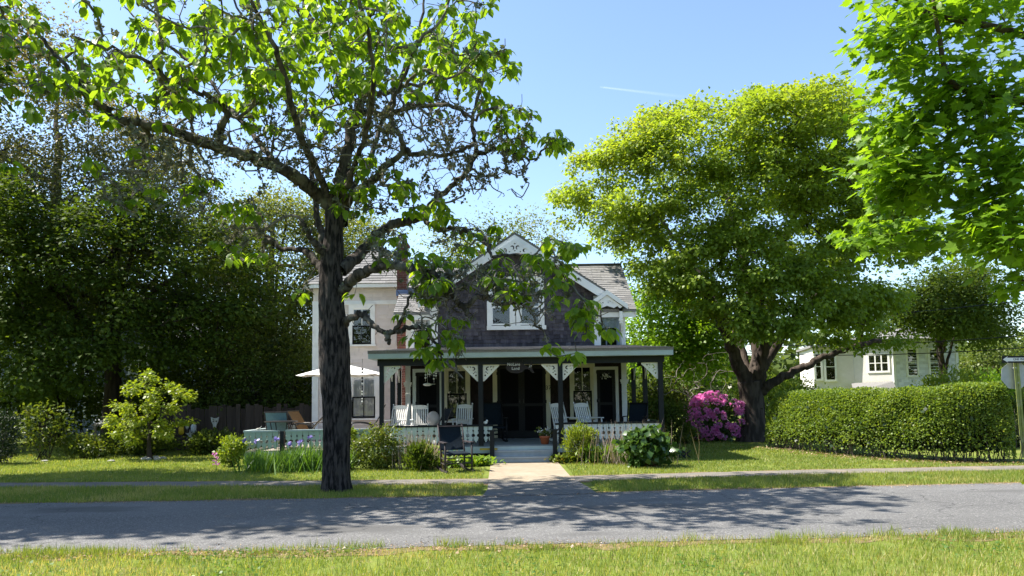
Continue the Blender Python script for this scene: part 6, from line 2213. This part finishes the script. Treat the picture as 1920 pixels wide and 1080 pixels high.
t = thing('dead_shrub', 'bare grey-twigged shrub behind the rhododendron', 'shrub', (6.6, 27.0, 0))
ds = Skel(8000)
ds.path([(6.6, 27, 0), (6.6, 27, .3)], [.03, .03])
tgt = np.array([6.55, 27.0, 2.2]) + rng.normal(0, 1, (150, 3)) * [.9, .4, .55]
tgt = tgt[tgt[:, 2] > .6]
ds.grow(tgt, step=.25, jit=.03, curl=.5, up=.15)
ds.radii(.006, .42)
ds.twig_mesh('branch', M['bark_pale'], t, .01)
n = 500
P_ = np.array([6.55, 27.2, 1.5]) + rng.normal(0, 1, (n, 3)) * [1.0, .4, .6]
leaves('foliage', P_, rdir(n), rdir(n), .07, T_RHOMB, M['leaf_bush'], t)
sr = at(1925, 906, 11.6)
shrub('shrub', 'leafy bright bush poking in at the right edge beside the road', (5.78, 7.75, .50), (.55, .42, .36), 1300, .07, 'leaf_bright', lobes=18, up=.4)

# ================================================================== FENCE, BACKGROUND HOUSES, POLE, WIRES
fn_ = thing('board_fence', 'old dark board fence with hanging floats behind the left lawn', 'fence', (-8.5, 24.3, 0))
x = -11.4
k = 0
fm_ = []
for j in range(4):
    b = MB()
    h_ = 1.36 + .05 * j
    b.tint = .25 * j
    b.box(-.07, .07, -.012, .012, .05, h_)
    me = b.mesh('board')
    me.materials.append(M['fence'])
    fm_.append(me)
while x < -5.2:
    o = bpy.data.objects.new('board', fm_[random.randrange(4)])
    COL.objects.link(o)
    o.parent = fn_
    o.matrix_basis = Matrix.Translation((x + 8.5, (random.random() - .5) * .012, 0)) @ Matrix.Rotation((random.random() - .5) * .02, 4, 'Y')
    x += .147
for z in (.35, 1.1):
    MB().box(-11.5, -5.2, 24.325, 24.365, z - .04, z + .04).build('rail', M['fence'], fn_)
for x in (-11.4, -9.4, -7.4, -5.4):
    MB().box(x - .05, x + .05, 24.37, 24.47, 0, 1.5).build('post', M['fence'], fn_)


def float_(x, z, mat_, lab, h_=.28, r_=.08, kind='float'):
    t = thing('fishing_float', lab, 'float', (x, 24.18, z))
    MB().lathe((0, 0, 0), [(r_ * .5, -h_ / 2), (r_, -h_ / 2 + .06), (r_, h_ / 2 - .07), (r_ * .4, h_ / 2)], 10).build('body', M[mat_], t, True, world_space=False)
    MB().tube([(0, 0, -h_ / 2 - .1), (0, 0, h_ / 2 + .16)], .014, 5).build('stick', M['pole'], t, world_space=False)
    return t


for (px, py, m_, lab) in ((311, 807, 'orange', 'orange fishing float hung on the board fence nearest the small maple'), (340, 807, 'yellowfloat', 'yellow fishing float hung on the board fence'), (363, 803, 'whitefloat', 'large white fishing float hung on the board fence'), (351, 801, 'bone', 'small pale float left of the large white float')):
    q = at(px, py, 24.18)
    float_(q[0], q[2], m_, lab, .3 if m_ != 'bone' else .14, .085 if m_ != 'bone' else .05)
q = at(355, 815, 24.2)
t = thing('starfish', 'pale starfish ornament on the fence below the white float', 'ornament', (q[0], 24.24, q[2]))
put('body', cut_board([((.17 if k % 2 == 0 else .06) * math.cos(math.pi * k / 5 + .3), (.17 if k % 2 == 0 else .06) * math.sin(math.pi * k / 5 + .3)) for k in range(10)], [], .03, lambda x, y, z: (x, z, y)), M['bone'], t, world_space=False)
q = at(402, 790, 24.2)
t = thing('skull_ornament', 'pale animal skull ornament on the fence near the terrace', 'ornament', (q[0], 24.24, q[2]))
put('body', cut_board([(-.13, .14), (-.05, .1), (.05, .1), (.13, .14), (.11, .0), (.06, -.1), (.04, -.22), (-.04, -.22), (-.06, -.1), (-.11, 0)], [circle(-.05, .0, .028, 8), circle(.05, 0, .028, 8)], .05, lambda x, y, z: (x, z, y)), M['bone'], t, world_space=False)

# neighbour house glimpsed at the left
nh = thing('neighbour_house', 'blue-grey clapboard house glimpsed through the trees at the far left', 'house', (-21, 40, 0))
b = MB()
b.box(-26, -16, 36, 44, 0, 4.6)
b.prism([(-26, 4.6), (-16, 4.6), (-21, 7.6)], 'y', 36, 44)
nw = b.build('wall', M['bluegrey'], nh)
b = MB()
for k in range(40):
    z = .2 + k * .13
    b.hexa([(-26, 35.975, z), (-16, 35.975, z), (-16, 36, z), (-26, 36, z), (-26, 35.99, z + .125), (-16, 35.99, z + .125), (-16, 36, z + .125), (-26, 36, z + .125)])
b.build('clapboard', M['bluegrey'], nw, kind='stuff')
b = MB()
for s in (-1, 1):
    b.hexa([(-21 + s * 5.4, 35.6, 4.3), (-21 + s * 5.4, 44.4, 4.3), (-21, 44.4, 7.6), (-21, 35.6, 7.6), (-21 + s * 5.4, 35.6, 4.45), (-21 + s * 5.4, 44.4, 4.45), (-21, 44.4, 7.75), (-21, 35.6, 7.75)])
b.build('roof', M['roof'], nh)
for x, z in ((-25, 1.0), (-23, 1.0), (-20.5, 1.0), (-18, 1.0), (-24, 3.0), (-21, 3.0), (-18.4, 3.0)):
    window(x, x + .8, z, z + 1.25, 35.97, 'white', 'white', .1, 1, parent=nh)
# low shed roof of another house behind the fence
nh2 = thing('shed', 'grey shed with a pale roof glimpsed above the board fence', 'shed', (-9, 31, 0))
b = MB()
b.box(-11.5, -7.2, 30, 33, 0, 2.0)
b.build('wall', M['bluegrey'], nh2)
b = MB()
b.hexa([(-11.8, 29.7, 1.95), (-6.9, 29.7, 1.95), (-6.9, 31.6, 2.9), (-11.8, 31.6, 2.9), (-11.8, 29.7, 2.05), (-6.9, 29.7, 2.05), (-6.9, 31.6, 3.0), (-11.8, 31.6, 3.0)])
b.build('roof', M['fwhite'], nh2)

# far white house at the right, turned to show a sunny side and a shaded front
fh = thing('white_house', 'far white shingled house with bay windows showing above the hedge', 'house', (19, 40, 0))
A0 = at(1677, 700, 38.0)[:2]
A1 = at(1797, 700, 38.6)[:2]
fx = norm(np.array(A1) - np.array(A0))
fs = np.array([-.80, .60])
fs = fs / np.linalg.norm(fs)


def fbox(mb, o, dx, dy, z0, z1):
    o = np.array(o)
    p = [o, o + dx, o + dx + dy, o + dy]
    return mb.hexa([(*q, z0) for q in p] + [(*q, z1) for q in p])


ev_z = 4.3
b = MB()
fbox(b, A0, np.array(A1) - np.array(A0), fs * 1.9, 0, ev_z)
b.build('wall', M['fwhite'], fh)
shs = MB()
shingles(shs, (A0[0], A0[1], .3), (fx[0], fx[1], 0), (0, 0, 1), (fx[1], -fx[0], 0), lambda v: (.12, np.linalg.norm(np.array(A1) - np.array(A0)) - .1), 3.9, .15, .3, .02, wj=.7)
shs.build('shingle', M['fwhite'], fh.children[0], kind='stuff')
B0 = np.array(A0) + fs * 1.9
sw = np.array([-.98, .2])
b = MB()
fbox(b, np.array(A0) + fs * .02 - np.array([0, .02]), fs * 1.88, fx * .3, 0, ev_z)
b.build('side_wall', M['fcream'], fh)
b = MB()
fbox(b, B0, sw * 2.0, np.array([.2, .98]) * 4, 0, 4.0)
b.build('bay_wall', M['fcream'], fh)
b = MB()
ro_ = np.array(A0) - fx * .3
Lx = np.linalg.norm(np.array(A1) - np.array(A0)) + .6
dp = np.array([-fx[1], fx[0]])
q0, q1 = ro_ - dp * .3, ro_ + fx * Lx - dp * .3
rm0, rm1 = ro_ + fx * 1.6 + dp * 2.0, ro_ + fx * (Lx - 1.6) + dp * 2.0
q3, q2 = ro_ + fs * 2.2, ro_ + fx * Lx + dp * 3.0
b.add([(*q0, ev_z), (*q1, ev_z), (*q2, ev_z), (*q3, ev_z), (*rm0, ev_z + .75), (*rm1, ev_z + .75)], [(0, 1, 5, 4), (1, 2, 5), (2, 3, 4, 5), (3, 0, 4), (0, 3, 2, 1)])
b.build('roof', M['roof'], fh)
b = MB()
fbox(b, B0 - np.array([0, .25]), sw * 2.2, np.array([.2, .98]) * 4.4, 4.0, 4.12)
b.build('bay_roof', M['roof'], fh)


def fwin(o, d, u0, u1, z0, z1, mull=0, mat_='white'):
    """window on a slanted wall: o wall origin, d unit along it"""
    d = np.array(d)
    nrm = np.array([d[1], -d[0]])
    o = np.array(o)

    def slab(m_, ua, ub, za, zb, n0, n1):
        p = [o + d * ua + nrm * n0, o + d * ub + nrm * n0, o + d * ub + nrm * n1, o + d * ua + nrm * n1]
        return m_.hexa([(*q, za) for q in p] + [(*q, zb) for q in p])
    t_ = MB()
    for (ua, ub, za, zb) in ((u0 - .1, u0, z0 - .1, z1 + .1), (u1, u1 + .1, z0 - .1, z1 + .1), (u0, u1, z1, z1 + .1), (u0, u1, z0 - .1, z0)):
        slab(t_, ua, ub, za, zb, 0, .06)
    w_ = t_.build('window', M[mat_], fh)
    s = MB()
    slab(s, u0, u1, (z0 + z1) / 2 - .02, (z0 + z1) / 2 + .02, .03, .05)
    for k in range(mull):
        uu = u0 + (u1 - u0) * (k + 1) / (mull + 1)
        slab(s, uu - .03, uu + .03, z0, z1, .03, .052)
    s.build('sash', M[mat_], w_)
    p = MB()
    slab(p, u0, u1, z0, z1, .022, .026)
    p.build('pane', M['glass'], w_)
    p = MB()
    slab(p, u0, u1, z0, z1, .012, .016)
    p.build('unlit_room_panel', M['dark'], w_)  # near-black panel painted as the dark of the room


for (pxa, pxb) in ((1702, 1721), (1749, 1770)):
    ua = np.linalg.norm(at(pxa, 680, 38.1)[:2] - A0)
    ub = np.linalg.norm(at(pxb, 680, 38.1)[:2] - A0)
    fwin(A0, fx, ua, ub, 2.45, 3.75)
fwin(B0, -fs, .75, 1.62, 2.7, 3.5, 2)
be = B0 + sw * 2.0
fwin(be, -sw, .12, .36, 2.35, 3.65)
fwin(be, -sw, .62, 1.05, 2.3, 3.65)
c_ = MB()
fbox(c_, np.array(A0) - np.array([.06, .06]), fx * .14, dp * .1, 0, ev_z)
c_.build('corner_board', M['white'], fh)
c_ = MB()
fbox(c_, np.array(A1) - fx * .12 - dp * .05, fx * .14, dp * .1, 0, ev_z)
c_.build('corner_board', M['white'], fh)
b = MB()
e0 = B0 + np.array([-.3, -1.6])
b.add([(e0[0] - .5, e0[1], 1.6), (e0[0] + 1.6, e0[1] - .2, 1.6), (A0[0] - .1, A0[1] - .05, 2.15), (B0[0] - .2, B0[1] - .05, 2.1), (e0[0] - .5, e0[1], 1.5), (e0[0] + 1.6, e0[1] - .2, 1.5)], [(0, 1, 2, 3), (0, 4, 5, 1)])
b.build('porch_roof', M['roof'], fh)

# utility pole and wires
po = at(1285, 760, 36.0)
up_ = thing('utility_pole', 'weathered wooden utility pole behind the rhododendron', 'utility pole', (po[0], 36, 0))
MB().tube([(po[0], 36, -.05), (po[0] + .02, 36, 3), (po[0] + .03, 36, 8.2)], [.15, .14, .11], 12).build('pole', M['pole'], up_, True)
MB().box(po[0] - 1.1, po[0] + 1.1, 35.86, 35.96, 7.6, 7.72).build('cross_arm', M['pole'], up_)
po2 = np.array([24.5, 26.0])
up2 = thing('utility_pole', 'utility pole beyond the right edge of the picture', 'utility pole', (po2[0], po2[1], 0))
MB().tube([(po2[0], po2[1], -.05), (po2[0], po2[1], 8.6)], [.15, .11], 12).build('pole', M['pole'], up2, True)
for k, (py0, py1, lab) in enumerate(((600, 556, 'topmost of the overhead wires at the right'), (640, 622, 'middle overhead wire at the right, below the topmost'), (655, 645, 'lowest overhead wire at the right'))):
    a = at(1285, py0, 36.0)
    d = at(1920, py1, 27.2)
    e = a + (d - a) * 1.12
    pts = [a + (e - a) * u + np.array([0, 0, -.7 * 4 * u * (1 - u) * (.5)]) for u in np.linspace(0, 1, 24)]
    props(MB().tube(pts, .017, 4).build('overhead_wire', M['black'], None), lab, 'wire')

# distant woods that close the view, and a contrail
n = 90000
ang_ = rng.uniform(-math.pi, math.pi, n)
rad_ = rng.uniform(62, 88, n)
px_ = rad_ * np.sin(ang_)
py_ = rad_ * np.cos(ang_)
hgt = 3.6 + 2.2 * vnoise(px_ * .16, py_ * .1) + 1.6 * vnoise(px_ * .5, py_ * .3)
hgt = hgt * np.where(np.abs(ang_) > 1.2, 2.0, 1.0)
P_ = np.stack([px_, py_, hgt * rng.random(n) ** .7], 1)
leaves('woods', P_, rdir(n) + [0, 0, .2], np.array([0, -.4, .9]) + rng.normal(0, .4, (n, 3)), .75, T_KITE, M['leaf_under'], None, kind='stuff', width=1.2)


def contrail_mat():
    m, nt, out = _tree('contrail')
    p = nt.nodes.new("ShaderNodeBsdfTranslucent")
    p.inputs[0].default_value = (.95, .95, .95, 1)
    t = nt.nodes.new("ShaderNodeBsdfTransparent")
    mx = nt.nodes.new("ShaderNodeMixShader")
    a = nt.nodes.new("ShaderNodeAttribute")
    a.attribute_name = 'tint'
    nt.links.new(a.outputs['Fac'], mx.inputs[0])
    nt.links.new(t.outputs[0], mx.inputs[1])
    nt.links.new(p.outputs[0], mx.inputs[2])
    nt.links.new(mx.outputs[0], out.inputs[0])
    return m


ct = MB()
Yc = 6000.0
seg = 30
for k in range(seg):
    for j in range(5):
        u0, u1 = k / seg, (k + 1) / seg
        pa_ = at(1125 + 185 * u0, 163 + 22 * u0, Yc)
        pb_ = at(1125 + 185 * u1, 163 + 22 * u1, Yc)
        w_ = (12 + 22 * u0)
        ct.tint = .085 * (1 - u0) ** 1.2 * math.sin(math.pi * (j + .5) / 5) * (1 - .5 * (k == 0))
        v0 = np.array([0, (-w_ / 2 + w_ * j / 5) * 3.0, 0])
        v1 = np.array([0, (-w_ / 2 + w_ * (j + 1) / 5) * 3.0, 0])
        ct.add([pa_ + v0, pb_ + v0, pb_ + v1, pa_ + v1], [(0, 1, 2, 3)])
props(put('contrail_cloud', ct.mesh('contrail', fix=False), contrail_mat()), kind='structure')

# ================================================================== GRASS
def grass(name, x0, x1, y0, y1, dens, test, h, wid, m, template=T_TRI, h_noise=.6, tan=.0, lean=.35, scale=1.3, tint_add=0.0):
    n = int((x1 - x0) * (y1 - y0) * dens)
    x = rng.uniform(x0, x1, n)
    y = rng.uniform(y0, y1, n)
    k = test(x, y)
    x, y = x[k], y[k]
    n = len(x)
    cl = vnoise(x * scale, y * scale)
    cl2 = vnoise(x * scale * 4 + 9, y * scale * 4)
    hh = h * (.55 + .9 * rng.random(n)) * (1 - h_noise / 2 + h_noise * (cl * .6 + cl2 * .4))
    bare = cl2 * .5 + vnoise(x * 2.1 + 40, y * 2.1) * .5
    keep = rng.random(n) < np.clip((.78 - bare) * 8 + .25, .12, 1)
    x, y, hh, cl, cl2 = x[keep], y[keep], hh[keep], cl[keep], cl2[keep]
    n = len(x)
    P_ = np.stack([x, y, np.zeros(n)], 1)
    l_ = rng.normal(0, lean, (n, 3)) * [1, 1, 0]
    D_ = np.array([0, 0, 1.0]) + l_
    N_ = -l_ * 1.0 + rng.normal(0, .3, (n, 3)) + np.array([0, -.0, .2])
    tint_ = np.clip(.04 + .46 * rng.random(n) + .55 * (cl - .35) + .2 * (cl2 - .5) + tint_add, 0, .78)
    pt = vnoise(x * .9 + 70, y * 1.4 + 11)
    dry = rng.random(n) < tan * (.4 + 1.2 * (1 - cl2)) + np.clip((pt - .62) * 2.2, 0, .45) * (tan > .12)
    tint_ = np.where(dry, rng.uniform(.85, 1.0, n), tint_)
    return leaves(name, P_, D_, N_, hh, template, M[m], None, tint=tint_, width=wid / np.maximum(hh, .01), kind='stuff')


gapw = lambda x: np.clip((vnoise(x * 1.3 + 2, x * 0 + 8) - .40) * .85, 0, .24) * (x < 1.5)
edge_n = lambda x, y: y < near_y(x) + .06 - gapw(x) + (vnoise(x * 3.2, x * 0) - .5) * .22 + (vnoise(x * 11, x * 0 + 3) - .5) * .12
dn = lambda x, y: near_y(x) - y
grass('lawn_grass', -7, 7.4, 3.9, 8.6, 1750, lambda x, y: edge_n(x, y) & (np.abs(x) < y * .74 + .4) & ((dn(x, y) > .45) | (rng.random(len(x)) < .45 + .5 * (vnoise(x * 1.7 + 3, y * 1.7) > .5))), .062, .0064, 'grass', T_BLADE, tan=.2, lean=.5, h_noise=.9)
# taller tufts along the road edge
tf = lambda x, y: (vnoise(x * 3.1 + 5, y * 4) > .62) & (y < near_y(x) + .10) & (y > near_y(x) - .30)
grass('edge_grass', -6.5, 7, 7.6, 8.9, 900, lambda x, y: (y < near_y(x) + .02) & (y > near_y(x) - .4), .035, .006, 'grass', T_BLADE, tan=.55, lean=.6)
grass('edge_grass', -6.5, 7, 7.7, 8.9, 2600, tf, .10, .006, 'grass', T_BLADE, tan=.08, lean=.45)
# verge between road and sidewalk
gap = lambda x, y: ~((x > -.55) & (x < 1.42))
pathgap = lambda x, y: ~((x > -.60) & (x < 1.2))
verge = lambda x, y: (y > far_y(x) + .05 + (vnoise(x * 3, x * 0) - .5) * .2) & (y < swn_y(x) - .04 + (vnoise(x * 3 + 9, x * 0) - .5) * .16) & gap(x, y)
grass('verge_grass', -11.5, 12.5, 12.0, 15.3, 1500, verge, .065, .010, 'grass_far', T_TRI, tan=.14, lean=.4)
bed = lambda x, y: ((y > 17.15) & (x > -6.4) & (x < -.6)) | ((x > -.62) & (x < 1.15)) & (y < 18.6) | ((y > 18.0) & (x > -6.9) & (x < 3.8)) | ((x > 7.3) & (y > 21.0 - 2.3 * (x - 8.0)) & (y > 16.6))
lawn_m = lambda x, y: (y > swf_y(x) + .02 + (vnoise(x * 3 + 4, x * 0) - .5) * .16) & ~bed(x, y) & pathgap(x, np.where(y < 18.6, y, y)) | (y > 18.6) & ~bed(x, y)
grass('lawn_grass', -15.5, 11.5, 14.8, 20.0, 900, lawn_m, .05, .012, 'grass_far', T_TRI, tan=.10, lean=.45)
grass('lawn_grass', -16, 12, 20.0, 27.5, 330, lambda x, y: ~bed(x, y) & ~((x > -6.9) & (x < 3.9)), .055, .02, 'grass_far', T_TRI, tan=.08, lean=.45)
# grit on the road edges, low weeds in the near grass, tan thatch
n = 5200
x = rng.uniform(-7, 9, n)
y = np.where(rng.random(n) < .6, near_y(x) + rng.normal(.02, .14, n), far_y(x) - np.abs(rng.normal(0, .12, n)))
P_ = np.stack([x, y, .012 + .004 * rng.random(n)], 1)
leaves('gravel', P_, rdir(n) * [1, 1, .4], np.array([0, 0, 1.0]) + rng.normal(0, .5, (n, 3)), rng.uniform(.006, .02, n), T_RHOMB, M['litter'], None, kind='stuff', width=1.8)
n = 9000
x = rng.uniform(-6.5, 6.8, n)
y = rng.uniform(3.9, 8.4, n)
kk = (vnoise(x * 1.1 + 30, y * 1.1) > .62) & (y < near_y(x) - .1) & (np.abs(x) < y * .74 + .4)
x, y = x[kk], y[kk]
n = len(x)
a = rng.random(n) * 2 * math.pi
P_ = np.stack([x, y, .01 + .035 * rng.random(n)], 1)
leaves('lawn_weeds', P_, np.stack([np.cos(a), np.sin(a), rng.uniform(.1, .7, n)], 1), np.array([0, 0, 1.0]) + rng.normal(0, .25, (n, 3)), rng.uniform(.02, .05, n), T_RHOMB, M['leaf_iris'], None, kind='stuff', width=1.3)
# litter of dead leaves along the near edge
n = 420
x = rng.uniform(-6, 1, n)
y = near_y(x) - .12 - np.abs(rng.normal(0, .16, n))
kk = vnoise(x * 1.8, y * 1.8) > .45
P_ = np.stack([x[kk], y[kk], .02 + .02 * rng.random(kk.sum())], 1)
leaves('fallen_leaves', P_, rdir(len(P_)) * [1, 1, .3], np.array([0, 0, 1.0]) + rng.normal(0, .35, (len(P_), 3)), rng.uniform(.018, .045, len(P_)), T_RHOMB, M['litter'], None, kind='stuff', width=1.4)
